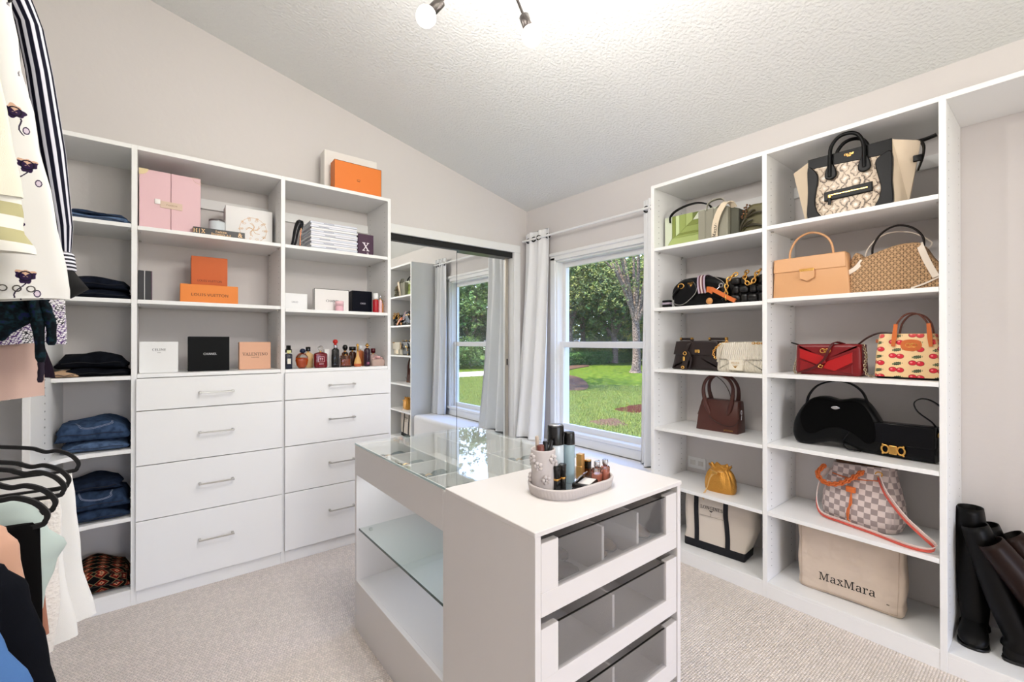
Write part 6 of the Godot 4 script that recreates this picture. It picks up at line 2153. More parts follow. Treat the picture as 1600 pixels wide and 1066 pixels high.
		if k == 2:
			b.torus(Vector3(0, 0.020, 0.012), Vector3(0.010, 0, 0), Vector3(0, 0.010, 0), 0.002, 14, 6)
		else:
			b.lathe([[0.0, h], [r * 0.5, h], [r * 0.5, h + 0.004], [r * 0.62, h + 0.005], [r * 0.62, h + 0.018], [r * 0.5, h + 0.019], [0.0, h + 0.019]], 14)
			if k == 0:
				b.tube([Vector3(-0.013, h + 0.018, 0), Vector3(0, h + 0.015, 0), Vector3(0.013, h + 0.018, 0)], [0.003, 0.002, 0.003], 6)
		part("cap", b, silver, o)
	# sunglasses under the glass top
	var lens := mat(Color(0.06, 0.085, 0.10), 0.08)
	var fr_m := mat(Color(0.03, 0.035, 0.045), 0.2)
	var spots := [["pair of dark blue sunglasses in the rear left glass-top compartment", Vector3(0.775, 0.6925, -1.80), 8.0, Color(0.10, 0.16, 0.24)], ["pair of large black sunglasses in the middle left compartment", Vector3(0.775, 0.6925, -1.63), -6.0, Color(0.08, 0.10, 0.14)], ["pair of rounded teal-black sunglasses in the third left compartment", Vector3(0.775, 0.6925, -1.45), 4.0, Color(0.05, 0.09, 0.10)], ["pair of green-black sunglasses in the front left compartment", Vector3(0.775, 0.6925, -1.26), -3.0, Color(0.06, 0.10, 0.10)], ["pair of tortoiseshell sunglasses in the front right compartment", Vector3(1.165, 0.6925, -1.25), 10.0, Color(0.20, 0.12, 0.07)], ["pair of grey sunglasses in the second right compartment", Vector3(1.165, 0.6925, -1.41), -5.0, Color(0.16, 0.19, 0.21)]]
	for s in spots:
		o = thing("sunglasses", s[0], "sunglasses", s[1], s[2])
		o.scale = Vector3.ONE * 1.18
		var lm := mat(s[3], 0.08)
		for e in [-1, 1]:
			b = MB.new()
			b.xf = Transform3D(Basis(Vector3.RIGHT, deg_to_rad(-25)), Vector3(e * 0.036, 0.003, 0.02))
			b.pillow(curvy([-0.030, 0.008, -0.024, 0.0, 0.0, -0.002, 0.024, 0.0, 0.031, 0.012, 0.029, 0.040, 0.018, 0.050, 0.0, 0.051, -0.018, 0.049, -0.029, 0.038], 3), -0.003, 0.003, 0.002, 2)
			part("lens", b, lm, o)
			b = MB.new()
			b.strap(spl([Vector3(e * 0.068, 0.036, 0.004), Vector3(e * 0.066, 0.030, -0.02), Vector3(e * 0.050, 0.012, -0.055), Vector3(e * 0.02, 0.006, -0.056)], 5), 0.010, 0.003, Vector3(0, 1, 0))
			part("temple", b, fr_m, o)
		b = MB.new()
		b.tube([Vector3(-0.012, 0.040, 0.004), Vector3(0, 0.044, 0.003), Vector3(0.012, 0.040, 0.004)], 0.003, 6)
		part("bridge", b, gold, o)
	# shoes in the top drawer
	var dyf := 0.5996
	shoe("dark brown ankle boot, left of the pair in the top drawer", Vector3(0.795, dyf, -0.88), 55, 0.80, Color(0.20, 0.13, 0.10), 0.018, 0.14)
	shoe("dark brown ankle boot, right of the pair in the top drawer", Vector3(0.840, dyf, -0.965), 55, 0.80, Color(0.20, 0.13, 0.10), 0.018, 0.14)
	shoe("tan pointed heeled shoe in the middle drawer compartment, left one", Vector3(0.985, dyf, -0.93), 15, 0.74, Color(0.50, 0.38, 0.27), 0.045, 0.06)
	shoe("tan pointed heeled shoe in the middle drawer compartment, right one", Vector3(1.045, dyf, -0.94), 12, 0.74, Color(0.46, 0.36, 0.27), 0.045, 0.06)
	shoe("grey strappy heeled shoe in the right drawer compartment, left one", Vector3(1.135, dyf, -0.94), 20, 0.74, Color(0.32, 0.30, 0.29), 0.040, 0.055)
	shoe("nude heeled shoe in the right drawer compartment, right one", Vector3(1.205, dyf, -0.93), 10, 0.74, Color(0.72, 0.60, 0.50), 0.040, 0.07)

func shoe(label: String, at: Vector3, yaw: float, k: float, c: Color, heel: float, ankle: float) -> void:
	var o := thing("shoe", label, "shoe", at, yaw)
	var m := leather(c, 0.4, 0.06)
	var prof := [[-0.115, 0.050, heel, ankle + heel * 0.3], [-0.10, 0.062, heel, ankle + heel * 0.3], [-0.06, 0.064, heel * 0.9, ankle + heel * 0.3], [-0.02, 0.062, heel * 0.5, ankle * 0.8 + 0.012], [0.03, 0.074, 0.006, 0.055], [0.08, 0.076, 0.004, 0.044], [0.115, 0.060, 0.005, 0.034], [0.138, 0.030, 0.008, 0.022]]
	var rings := []
	var soles := []
	for p in prof:
		var ring := PackedVector3Array()
		var sole := PackedVector3Array()
		for i in 16:
			var a := TAU * i / 16
			var sy := sin(a)
			ring.append(Vector3(p[1] / 2 * signf(cos(a)) * pow(absf(cos(a)), 0.7), lerpf(p[2], p[3], 0.5 + 0.5 * signf(sy) * pow(absf(sy), 0.75)), p[0]) * k)
			sole.append(Vector3((p[1] / 2 + 0.002) * signf(cos(a)) * pow(absf(cos(a)), 0.5), p[2] + (0.0025 if sy > 0 else -0.0025), p[0]) * k)
		rings.append(ring)
		soles.append(sole)
	var b := MB.new()
	b.loft(rings)
	part("upper", b, m, o)
	b = MB.new()
	b.loft(soles)
	part("sole", b, mat(c.darkened(0.5), 0.5), o)
	b = MB.new()
	b.loft([MB.el(0.040 * k, 0.045 * k, 0.0, 14, 2.5, 0, -0.09 * k), MB.el(0.055 * k, 0.055 * k, heel * k, 14, 2.5, 0, -0.088 * k)])
	part("heel", b, mat(c.darkened(0.4), 0.4), o)

# ---------------------------------------------------------------- tall boots in the empty bay
func boot(label: String, top: Vector3, ankle: Vector3, toe: Vector3, c: Color, lining: Color) -> void:
	var base := Vector3(ankle.x, 0.0765, ankle.z)
	var o := thing("tall_boot", label, "boot", base, 0, "")
	var m := leather(c, 0.42, 0.05)
	top -= base
	ankle -= base
	toe -= base
	var path := spl([ankle + Vector3(0, -0.045, 0), ankle, ankle.lerp(top, 0.3), ankle.lerp(top, 0.65) + Vector3(0.004, 0, 0), top], 5)
	var rad := []
	for i in path.size():
		var t := float(i) / (path.size() - 1)
		rad.append(0.040 + 0.022 * sin(clampf((t - 0.2) / 0.8, 0, 1) * PI * 0.72) + (0.004 if t < 0.15 else 0.0))
	var f := MB.frames(path)
	var rings := []
	for i in path.size():
		var ring := PackedVector3Array()
		var flat := lerpf(1.0, 0.68, float(i) / (path.size() - 1))
		for k in 20:
			var a := TAU * k / 20
			ring.append(path[i] + (f[i][0] * cos(a) * rad[i] * flat + f[i][1] * sin(a) * rad[i]))
		rings.append(ring)
	var inner: PackedVector3Array = rings[-1].duplicate()
	for k in 20:
		inner[k] = top + (inner[k] - top) * 0.92
	rings.append(inner)
	var b := MB.new()
	b.loft(rings, true, false)
	part("shaft", b, m, o)
	b = MB.new()
	var deep := PackedVector3Array()
	var dn := (ankle - top).normalized() * 0.09
	for k in 20:
		deep.append(inner[k] + dn)
	b.loft([inner, deep], false, true)
	part("lining", b, mat(lining, 0.5), o)
	var d := toe - ankle
	d.y = 0
	var fw := d.normalized()
	var side := Vector3.UP.cross(fw)
	rings = []
	var soles := []
	for p in [[-0.045, 0.050, 0.006, 0.07], [-0.035, 0.062, 0.005, 0.10], [0.0, 0.072, 0.005, 0.11], [0.05, 0.076, 0.005, 0.085], [0.10, 0.084, 0.005, 0.058], [0.145, 0.078, 0.005, 0.044], [0.175, 0.050, 0.006, 0.030], [0.185, 0.020, 0.008, 0.020]]:
		var ring := PackedVector3Array()
		var sole := PackedVector3Array()
		var s: float = d.length() / 0.185
		for i in 18:
			var a := TAU * i / 18
			ring.append(fw * p[0] * s + side * (p[1] / 2 * signf(cos(a)) * pow(absf(cos(a)), 0.75)) + Vector3.UP * lerpf(p[2], p[3], 0.5 + 0.5 * signf(sin(a)) * pow(absf(sin(a)), 0.8)))
			sole.append(fw * p[0] * s * 1.01 + side * ((p[1] / 2 + 0.003) * cos(a)) + Vector3.UP * (0.010 if sin(a) > 0 else 0.0))
		rings.append(ring)
		soles.append(sole)
	b = MB.new()
	b.loft(rings)
	part("foot", b, m, o)
	b = MB.new()
	b.loft(soles)
	part("sole", b, mat(Color(0.02, 0.02, 0.02), 0.4), o)

func boots() -> void:
	var bl := Color(0.018, 0.017, 0.018)
	var br := Color(0.115, 0.060, 0.042)
	boot("tall black leather boot leaning at the left panel of the empty bay", Vector3(2.515, 0.570, -0.243), Vector3(2.485, 0.165, -0.228), Vector3(2.375, 0.09, -0.225), bl, Color(0.05, 0.045, 0.04))
	boot("tall black leather boot leaning right, second of the black pair", Vector3(2.455, 0.520, -0.225), Vector3(2.425, 0.165, -0.115), Vector3(2.385, 0.09, -0.105), bl, Color(0.05, 0.045, 0.04))
	boot("black leather boot standing behind the leaning pair", Vector3(2.560, 0.500, -0.205), Vector3(2.545, 0.165, -0.120), Vector3(2.46, 0.09, -0.085), bl, Color(0.05, 0.045, 0.04))
	boot("dark brown leather boot tilted far to the right, front one", Vector3(2.405, 0.485, -0.180), Vector3(2.400, 0.165, 0.04), Vector3(2.33, 0.09, 0.06), br, Color(0.07, 0.05, 0.04))
	boot("dark brown leather boot tilted far to the right, rear one", Vector3(2.545, 0.485, -0.140), Vector3(2.530, 0.165, 0.075), Vector3(2.45, 0.09, 0.10), br, Color(0.07, 0.05, 0.04))

func outlets() -> void:
	for k in 2:
		var o := thing("wall_outlet", ["white wall outlet plate above the pouch shelf, left one", "white wall outlet plate above the pouch shelf, right one"][k], "outlet", Vector3(XB, [0.470, 0.440][k], [-1.445, -1.00][k]), -90)
		var b := MB.new()
		b.soft(Vector3(0, 0.0, 0.003), Vector3(0.115, 0.07, 0.006), 0.002, 2)
		part("plate", b, trim_paint, o)
		for s in [-1, 1]:
			b = MB.new()
			b.soft(Vector3(s * 0.026, 0.0, 0.0065), Vector3(0.034, 0.028, 0.002), 0.0008, 2)
			part("socket", b, mat(Color(0.85, 0.84, 0.82), 0.4), o)

# ---------------------------------------------------------------- clothes on the left-hand rods
const RX := -0.395

func hanger(label: String, z: float, y: float, k := 1.0) -> Node3D:
	# y is the height of the rod; a flocked black hanger with rounded shoulders
	var o := thing("clothes_hanger", label, "hanger", Vector3(RX, y, z))
	var vel := mat(Color(0.022, 0.018, 0.024), 0.85)
	vel.rim_enabled = true
	vel.rim = 0.4
	var b := MB.new()
	var pts := []
	for s in [-1]:
		pts = spl([Vector3(0.0, -0.062, 0), Vector3(0.06, -0.080, 0), Vector3(0.145, -0.098, 0), Vector3(0.165, -0.107, 0), Vector3(0.178, -0.113, 0), Vector3(0.198, -0.113, 0), Vector3(0.222, -0.127, 0), Vector3(0.238, -0.150, 0), Vector3(0.236, -0.165, 0), Vector3(0.222, -0.172, 0), Vector3(0.12, -0.172, 0), Vector3(0.0, -0.172, 0)], 5)
	b.strap(pts, 0.009, 0.0085, Vector3(0, 0, 1))
	var l := []
	for p in pts:
		l.append(Vector3(-p.x, p.y, p.z))
	b.strap(l, 0.009, 0.0085, Vector3(0, 0, 1))
	part("frame", b, vel, o)
	b = MB.new()
	b.tube(spl([Vector3(0, -0.060, 0), Vector3(0, -0.035, 0), Vector3(-0.012, -0.020, 0), Vector3(-0.018, 0.0, 0), Vector3(-0.010, 0.014, 0), Vector3(0.0, 0.0165, 0), Vector3(0.012, 0.012, 0), Vector3(0.017, 0.0, 0)], 5), 0.002, 8)
	part("hook", b, silver, o)
	if k != 1.0:
		o.get_node("frame").scale.x = k
	return o

# lv: rows of [y, half width, centre shift, thickness]; folds are waves round the cloth
func garment(called: String, label: String, cat: String, z: float, lv: Array, m: Material, fold_n := 7.0, fold := 0.010, yaw := 0.0, phase := 0.0) -> Node3D:
	var y0: float = lv[-1][0]
	var o := thing(called, label, cat, Vector3(RX, y0, z), yaw)
	body_of(o, "body", lv, y0, m, fold_n, fold, phase)
	return o

func body_of(o: Node3D, called: String, lv: Array, y0: float, m: Material, fold_n := 7.0, fold := 0.010, phase := 0.0) -> MeshInstance3D:
	var rings := []
	var n := 72
	var rows := []
	for k in lv.size() - 1:
		for j in 4:
			var t := j / 4.0
			var r := []
			for c in 4:
				r.append(lerpf(lv[k][c], lv[k + 1][c], t * t * (3 - 2 * t) if c else t))
			rows.append(r)
	rows.append(lv[-1])
	for k in rows.size():
		var r: Array = rows[k]
		var t := float(k) / (rows.size() - 1)
		var ring := PackedVector3Array()
		for i in n:
			var a := TAU * i / n
			var x: float = r[1] * signf(cos(a)) * pow(absf(cos(a)), 0.8)
			var zz: float = r[3] / 2 * sin(a)
			var amp := fold * smoothstep(0.08, 0.75, t)
			zz += amp * sin(fold_n * x * 6.0 + phase + 1.2 * t)
			zz += amp * 0.5 * sin(fold_n * x * 11.0 + phase * 2.0 - 2.0 * t)
			x += amp * 0.5 * cos(a) * sin(t * 7.0 + phase)
			ring.append(Vector3(r[2] + x, r[0] - y0 + 0.004 * sin(x * 30.0 + phase) * t, zz))
		rings.append(ring)
	# the hem turns in
	var last: PackedVector3Array = rings[-1]
	var inn := PackedVector3Array()
	for p in last:
		inn.append(Vector3(r_in(p.x, rows[-1][2]), p.y + 0.02, p.z * 0.8))
	rings.append(last.duplicate())
	rings.append(inn)
	var b := MB.new()
	b.loft(rings)
	return part(called, b, m, o)

func r_in(x: float, c: float) -> float:
	return c + (x - c) * 0.97

func cloth(c: Color, rough := 0.9, s := 0.25) -> StandardMaterial3D:
	return bumpy(mat(c, rough, 0, 0.25), cloth_bump, 11.0, s)

func top_of(y: float, w: float, d: float) -> Array:
	return [[y + 0.035, 0.055, 0.0, d * 0.6], [y + 0.028, 0.075, 0.0, d * 0.8], [y - 0.010, w * 0.70, 0.0, d], [y - 0.045, w * 0.96, 0.0, d]]

func clothes() -> void:
	var o: Node3D
	var b: MB
	var yu := 2.115
	var yl := 1.045
	# --- upper rod
	var names := ["black hanger under the cream knit on the upper rod", "black hanger under the floral blouse on the upper rod", "black hanger under the striped shirt on the upper rod", "black hanger under the teal print blouse on the upper rod", "black hanger under the scribble-print dress on the upper rod", "black hanger under the blush skirt on the upper rod", "black hanger under the plum garment on the upper rod"]
	var zu := [-1.15, -1.41, -1.52, -1.64, -1.74, -1.85, -1.95]
	for k in 7:
		hanger(names[k], zu[k], yu, [0.78, 0.66, 0.62, 0.45, 0.42, 0.42, 0.42][k])
	var stripe := painted(8, 128, func(_x: float, y: float): return Color(0.70, 0.68, 0.52) if fr(y * 2.0) < 0.5 else Color(0.88, 0.875, 0.84))
	var sm := tri_map(mat(Color.WHITE, 0.9, 0, 0.2), 11.0)
	sm.albedo_texture = stripe
	sm.uv1_offset.y = 0.12
	var knit := cloth(Color(0.87, 0.86, 0.79))
	var lv := top_of(2.00, 0.195, 0.05)
	lv.append_array([[1.72, 0.192, 0.0, 0.055], [1.59, 0.205, 0.0, 0.055], [1.472, 0.214, 0.0, 0.055]])
	o = garment("knit_top", "cream knit top with olive striped hem, nearest on the upper rod", "top", -1.15, lv, knit, 6.0, 0.012)
	body_of(o, "striped_hem", [[1.474, 0.2145, 0.0, 0.058], [1.42, 0.220, 0.0, 0.058], [1.373, 0.228, 0.0, 0.058]], 1.472, sm, 6.0, 0.010, 1.2)
	# white blouse with ink flowers
	var fl := painted(320, 320, func(x: float, y: float):
		var c := Color(0.88, 0.875, 0.86)
		for s in [[0.20, 0.16, 0.0], [0.70, 0.34, 1.0], [0.28, 0.60, 2.0], [0.78, 0.80, 3.0]]:
			var d := Vector2(x - s[0], y - s[1])
			var a := atan2(d.y, d.x)
			var r := d.length()
			if r < 0.060 + 0.010 * sin(a * 3.0 + s[2]) + 0.006 * sin(a * 7.0 + s[2] * 2.0):
				c = Color(0.15, 0.08, 0.22) if d.y > -0.012 + 0.02 * sin(a * 3.0) else Color(0.80, 0.66, 0.56)
				if absf(r - 0.04) < 0.005:
					c = Color(0.07, 0.04, 0.12)
			var st := absf(d.x - 0.35 * d.y * sin(s[2] + 1.0) - 0.02 * sin(d.y * 30.0))
			if st < 0.005 and d.y > 0.05 and d.y < 0.20:
				c = Color(0.16, 0.12, 0.20)
			var bud := Vector2((d.x - 0.07) / 0.022, (d.y - 0.15) / 0.034).length()
			if bud < 1.0:
				c = Color(0.80, 0.75, 0.80) if bud < 0.72 else Color(0.15, 0.10, 0.22)
		return c)
	var fm := tri_map(mat(Color.WHITE, 0.8, 0, 0.25), 4.2)
	fm.albedo_texture = fl
	lv = top_of(2.00, 0.165, 0.05)
	lv.append_array([[1.845, 0.175, 0.0, 0.06], [1.675, 0.205, 0.0, 0.065], [1.511, 0.228, 0.0, 0.07], [1.342, 0.245, 0.0, 0.075], [1.312, 0.242, 0.0, 0.075]])
	o = garment("floral_blouse", "long white blouse printed with dark purple ink flowers", "blouse", -1.41, lv, fm, 5.0, 0.016, 0, 0.7)
	b = MB.new()
	for k in 4:
		b.torus(Vector3(0.135 + k * 0.020, 0.020, 0.044), Vector3(0.006, 0, 0), Vector3(0, 0.006, 0), 0.0012, 12, 4)
	part("eyelet_trim", b, mat(Color(0.30, 0.28, 0.26), 0.6), o, "", "stuff")
	# navy and white striped shirt with a long sleeve
	var nst := painted(128, 8, func(x: float, _y: float): return Color(0.055, 0.055, 0.12) if fr(x * 10.0) < 0.52 else Color(0.82, 0.82, 0.86))
	var nm := mat(Color.WHITE, 0.8, 0, 0.25)
	nm.albedo_texture = nst
	var nb := tri_map(mat(Color.WHITE, 0.8, 0, 0.25), 9.0)
	nb.albedo_texture = nst
	lv = top_of(2.02, 0.160, 0.05)
	lv.append_array([[1.85, 0.160, 0.0, 0.05], [1.60, 0.165, 0.0, 0.05], [1.40, 0.170, 0.0, 0.05]])
	o = garment("striped_shirt", "navy and white striped shirt with hanging long sleeve and black cuff", "shirt", -1.52, lv, nb, 6.0, 0.008)
	var sleeve := [[0.140, 2.03, 0.030], [0.157, 1.99, 0.026], [0.173, 1.946, 0.023], [0.189, 1.842, 0.023], [0.209, 1.67, 0.024], [0.2285, 1.495, 0.017], [0.2305, 1.432, 0.012]]
	var rings := []
	for s in sleeve:
		rings.append(MB.el(s[2] * 2, s[2] * 2.2, s[1] - 1.40, 24, 2.0, s[0], 0.025))
	b = MB.new()
	b.loft(rings)
	var slv := part("sleeve", b, nm, o)
	b = MB.new()
	b.loft([MB.el(0.026, 0.034, 1.434 - 1.40, 20, 2.0, 0.2305, 0.025), MB.el(0.036, 0.044, 1.428 - 1.40, 20, 2.0, 0.2305, 0.025), MB.el(0.038, 0.046, 1.395 - 1.40, 20, 2.0, 0.233, 0.025), MB.el(0.034, 0.042, 1.39 - 1.40, 20, 2.0, 0.234, 0.025)])
	var cst := painted(8, 64, func(_x: float, y: float): return Color(0.055, 0.055, 0.12) if fr(y * 4.0) < 0.5 else Color(0.85, 0.85, 0.88))
	var cm2 := tri_map(mat(Color.WHITE, 0.8), 28.0)
	cm2.albedo_texture = cst
	part("ribbed_cuff", b, cm2, slv)
	b = MB.new()
	b.loft([MB.el(0.030, 0.040, -0.010, 20, 2.0, 0.233, 0.025), MB.el(0.040, 0.050, -0.025, 20, 2.0, 0.237, 0.025), MB.el(0.062, 0.075, -0.050, 20, 2.0, 0.243, 0.025), MB.el(0.030, 0.030, -0.075, 20, 2.0, 0.228, 0.025)])
	part("cuff_lining", b, mat(Color(0.02, 0.018, 0.025), 0.9), slv)
	# teal tie-dye blouse with hanging ties
	var te := bumpy(mat(Color.WHITE, 0.85, 0, 0.3), cloth_bump, 9.0, 0.3)
	te.albedo_texture = noise_tex(0.018, false, 1, 256, 4, 61, [[0.3, 0.5, 0.62, 0.75], [Color(0.015, 0.03, 0.06), Color(0.03, 0.09, 0.12), Color(0.05, 0.17, 0.18), Color(0.10, 0.12, 0.28)]])
	lv = top_of(2.02, 0.130, 0.05)
	lv.append_array([[1.80, 0.140, 0.0, 0.055], [1.50, 0.180, 0.0, 0.06], [1.36, 0.195, 0.0, 0.065], [1.29, 0.175, -0.005, 0.06], [1.225, 0.130, -0.02, 0.05]])
	o = garment("tie_dye_blouse", "dark teal and navy tie-dye velvet blouse with hanging tie ends", "blouse", -1.64, lv, te, 6.0, 0.014, 0, 2.1)
	for s in [[0.170, 0.10, 0.178, -0.055, 0.018], [0.192, 0.09, 0.196, -0.012, 0.014]]:
		b = MB.new()
		b.tube(spl([Vector3(s[0] - 0.012, s[1] + 0.01, 0.035), Vector3(s[0], s[1] - 0.03, 0.042), Vector3(s[0] + 0.004, (s[1] + s[3]) / 2, 0.040), Vector3(s[2], s[3], 0.036)], 5), [0.006, 0.010, 0.012, 0.012, s[4] * 0.7, 0.012, 0.010, 0.012, s[4] * 0.75, s[4] * 0.7, 0.011, 0.010, 0.009, 0.010, 0.010, 0.006], 10)
		part("tie", b, te, o)
	b = MB.new()
	b.tube(spl([Vector3(0.176, -0.03, 0.036), Vector3(0.178, -0.07, 0.036), Vector3(0.176, -0.105, 0.034)], 4), [0.005, 0.006, 0.0055, 0.0065, 0.0055, 0.0065, 0.0055, 0.006, 0.004], 8)
	part("braided_cord", b, mat(Color(0.10, 0.05, 0.13), 0.9), o)
	# white dress with purple scribbles
	var sc := painted(256, 256, func(x: float, y: float):
		var v := sin(x * 34.0 + 3.0 * sin(y * 21.0)) * sin(y * 39.0 + 3.0 * sin(x * 25.0))
		var w := sin(x * 81.0 + y * 30.0) * sin(y * 90.0 - x * 22.0)
		if absf(v) < 0.14 or (absf(w) < 0.16 and y > 0.35):
			return Color(0.33, 0.22, 0.44) if hash2(floorf(x * 9.0), floorf(y * 9.0)) > 0.35 else Color(0.12, 0.12, 0.14)
		return Color(0.92, 0.91, 0.92))
	var scm := tri_map(mat(Color.WHITE, 0.85, 0, 0.2), 6.0)
	scm.albedo_texture = sc
	lv = top_of(2.02, 0.110, 0.05)
	lv.append_array([[1.80, 0.125, 0.0, 0.06], [1.45, 0.180, 0.0, 0.07], [1.35, 0.203, 0.0, 0.075], [1.214, 0.213, 0.0, 0.08]])
	o = garment("print_dress", "white dress scribbled with purple and black print, hem showing below blouses", "dress", -1.74, lv, scm, 6.0, 0.012, 0, 3.2)
	lv = top_of(2.02, 0.105, 0.05)
	lv.append_array([[1.80, 0.110, 0.0, 0.06], [1.45, 0.140, 0.0, 0.07], [1.21, 0.154, 0.0, 0.08], [1.062, 0.158, 0.0, 0.085]])
	garment("blush_dress", "plain blush pink dress with soft folds, longest on the upper rod", "dress", -1.85, lv, cloth(Color(0.80, 0.68, 0.63), 0.7), 6.0, 0.018, 0, 4.0)
	lv = top_of(2.02, 0.100, 0.05)
	lv.append_array([[1.60, 0.110, 0.0, 0.06], [1.25, 0.134, 0.0, 0.07], [1.112, 0.164, 0.0, 0.085]])
	garment("plum_skirt", "dark plum flared garment with its hem corner showing behind the blush dress", "skirt", -1.95, lv, cloth(Color(0.11, 0.07, 0.12), 0.85), 6.0, 0.010, 0, 5.0)
	hanger("black hanger furthest along the upper rod under the ivory dress", -2.03, yu, 0.25)
	lv = top_of(2.02, 0.06, 0.05)
	lv.append_array([[1.60, 0.050, 0.0, 0.06], [1.05, 0.055, 0.0, 0.07]])
	garment("ivory_dress", "narrow ivory dress, furthest back on the upper rod", "dress", -2.03, lv, cloth(Color(0.92, 0.91, 0.89)), 6.0, 0.010, 0, 5.0)
	# --- lower rod
	names = ["bare black hanger end highest on the lower rod, over the white skirt", "second black hanger of the lower rod, over the ivory skirt", "third black hanger of the lower rod, close before the second", "fourth black hanger of the lower rod, over the mint blouse", "fifth black hanger of the lower rod, over the black trousers", "sixth black hanger of the lower rod, inside the navy blazer", "seventh black hanger of the lower rod, inside the peach blouse", "nearest black hanger of the lower rod, inside the blue top"]
	var zl := [-1.68, -1.50, -1.43, -1.31, -1.22, -0.88, -1.00, -0.76]
	for k in 8:
		hanger(names[k], zl[k], yl, 0.9 if k > 4 else 1.0)
	var wht := cloth(Color(0.93, 0.93, 0.92), 0.85)
	garment("long_skirt", "plain white long skirt hanging furthest along the lower rod", "skirt", -1.68, [[0.872, 0.226, 0.0, 0.025], [0.80, 0.232, 0.0, 0.05], [0.64, 0.250, 0.0, 0.07], [0.472, 0.272, 0.0, 0.09]], wht, 5.0, 0.010)
	var lace := bumpy(mat(Color(0.92, 0.905, 0.885), 0.95, 0, 0.2), noise_tex(0.06, true, 8.0, 256, 2, 71, null, FastNoiseLite.TYPE_CELLULAR), 9.0, 0.6)
	garment("long_skirt", "ivory skirt with textured folds between the white skirt and lace skirt", "skirt", -1.50, [[0.872, 0.222, 0.0, 0.022], [0.80, 0.228, 0.0, 0.05], [0.66, 0.238, 0.0, 0.06], [0.512, 0.250, 0.0, 0.07]], wht, 5.0, 0.012, 0, 1.0)
	garment("lace_skirt", "off-white embroidered lace skirt hanging on the third black hanger", "skirt", -1.41, [[0.872, 0.234, 0.0, 0.022], [0.80, 0.238, 0.0, 0.05], [0.68, 0.232, 0.0, 0.05], [0.535, 0.222, 0.0, 0.06]], lace, 5.0, 0.012, 0, 2.0)
	var mint := cloth(Color(0.74, 0.80, 0.78), 0.5, 0.12)
	o = garment("mint_blouse", "pale mint blouse draped over a hanger with drooping sleeve", "blouse", -1.31, [[0.925, 0.10, 0.0, 0.03], [0.905, 0.205, 0.0, 0.05], [0.85, 0.225, 0.0, 0.06], [0.795, 0.258, 0.0, 0.07], [0.76, 0.246, 0.0, 0.07], [0.70, 0.225, 0.0, 0.07], [0.62, 0.20, 0.0, 0.06]], mint, 6.0, 0.014, 0, 0.4)
	garment("blush_camisole", "rose beige camisole glimpsed between mint blouse and lace skirt", "camisole", -1.36, [[0.90, 0.12, 0.0, 0.03], [0.80, 0.20, 0.0, 0.04], [0.72, 0.222, 0.0, 0.05], [0.60, 0.222, 0.0, 0.05]], cloth(Color(0.66, 0.46, 0.38), 0.6), 6.0, 0.008)
	var bk := cloth(Color(0.022, 0.020, 0.026), 0.85)
	garment("black_trousers", "black trousers folded over the bar of the fifth hanger", "trousers", -1.22, [[0.881, 0.220, 0.0, 0.030], [0.872, 0.229, 0.0, 0.034], [0.70, 0.234, 0.0, 0.034], [0.40, 0.238, 0.0, 0.034]], bk, 3.0, 0.003)
	garment("teal_top", "dark teal top hanging just before the black trousers", "top", -1.12, [[0.935, 0.08, 0.0, 0.03], [0.915, 0.15, 0.0, 0.04], [0.86, 0.200, 0.0, 0.05], [0.55, 0.205, 0.0, 0.05]], cloth(Color(0.03, 0.07, 0.12), 0.7), 6.0, 0.008)
	var satin := cloth(Color(0.80, 0.63, 0.54), 0.30, 0.05)
	garment("satin_blouse", "peach satin blouse with sheen, second nearest on the lower rod", "blouse", -1.00, [[0.995, 0.07, 0.0, 0.03], [0.968, 0.17, 0.0, 0.05], [0.942, 0.226, 0.0, 0.06], [0.912, 0.243, 0.0, 0.065], [0.82, 0.250, 0.0, 0.07], [0.68, 0.258, 0.0, 0.08], [0.40, 0.272, 0.0, 0.09]], satin, 5.0, 0.014, 0, 1.4)
	o = garment("navy_blazer", "navy blazer with padded shoulder in front of the peach blouse", "blazer", -0.88, [[0.985, 0.07, 0.0, 0.04], [0.955, 0.17, 0.0, 0.06], [0.925, 0.242, 0.0, 0.07], [0.89, 0.266, 0.0, 0.075], [0.80, 0.287, 0.0, 0.08], [0.70, 0.302, 0.0, 0.085], [0.35, 0.315, 0.0, 0.09]], cloth(Color(0.035, 0.045, 0.075), 0.85), 4.0, 0.006)
	garment("blue_top", "light blue top, nearest garment on the lower rod", "top", -0.76, [[0.985, 0.06, 0.0, 0.03], [0.955, 0.15, 0.0, 0.05], [0.93, 0.243, 0.0, 0.05], [0.88, 0.268, 0.0, 0.06], [0.82, 0.285, 0.0, 0.06], [0.40, 0.31, 0.0, 0.07]], cloth(Color(0.30, 0.45, 0.66), 0.7), 5.0, 0.010, 0, 0.8)

# ---------------------------------------------------------------- the garden
const GY := -0.35

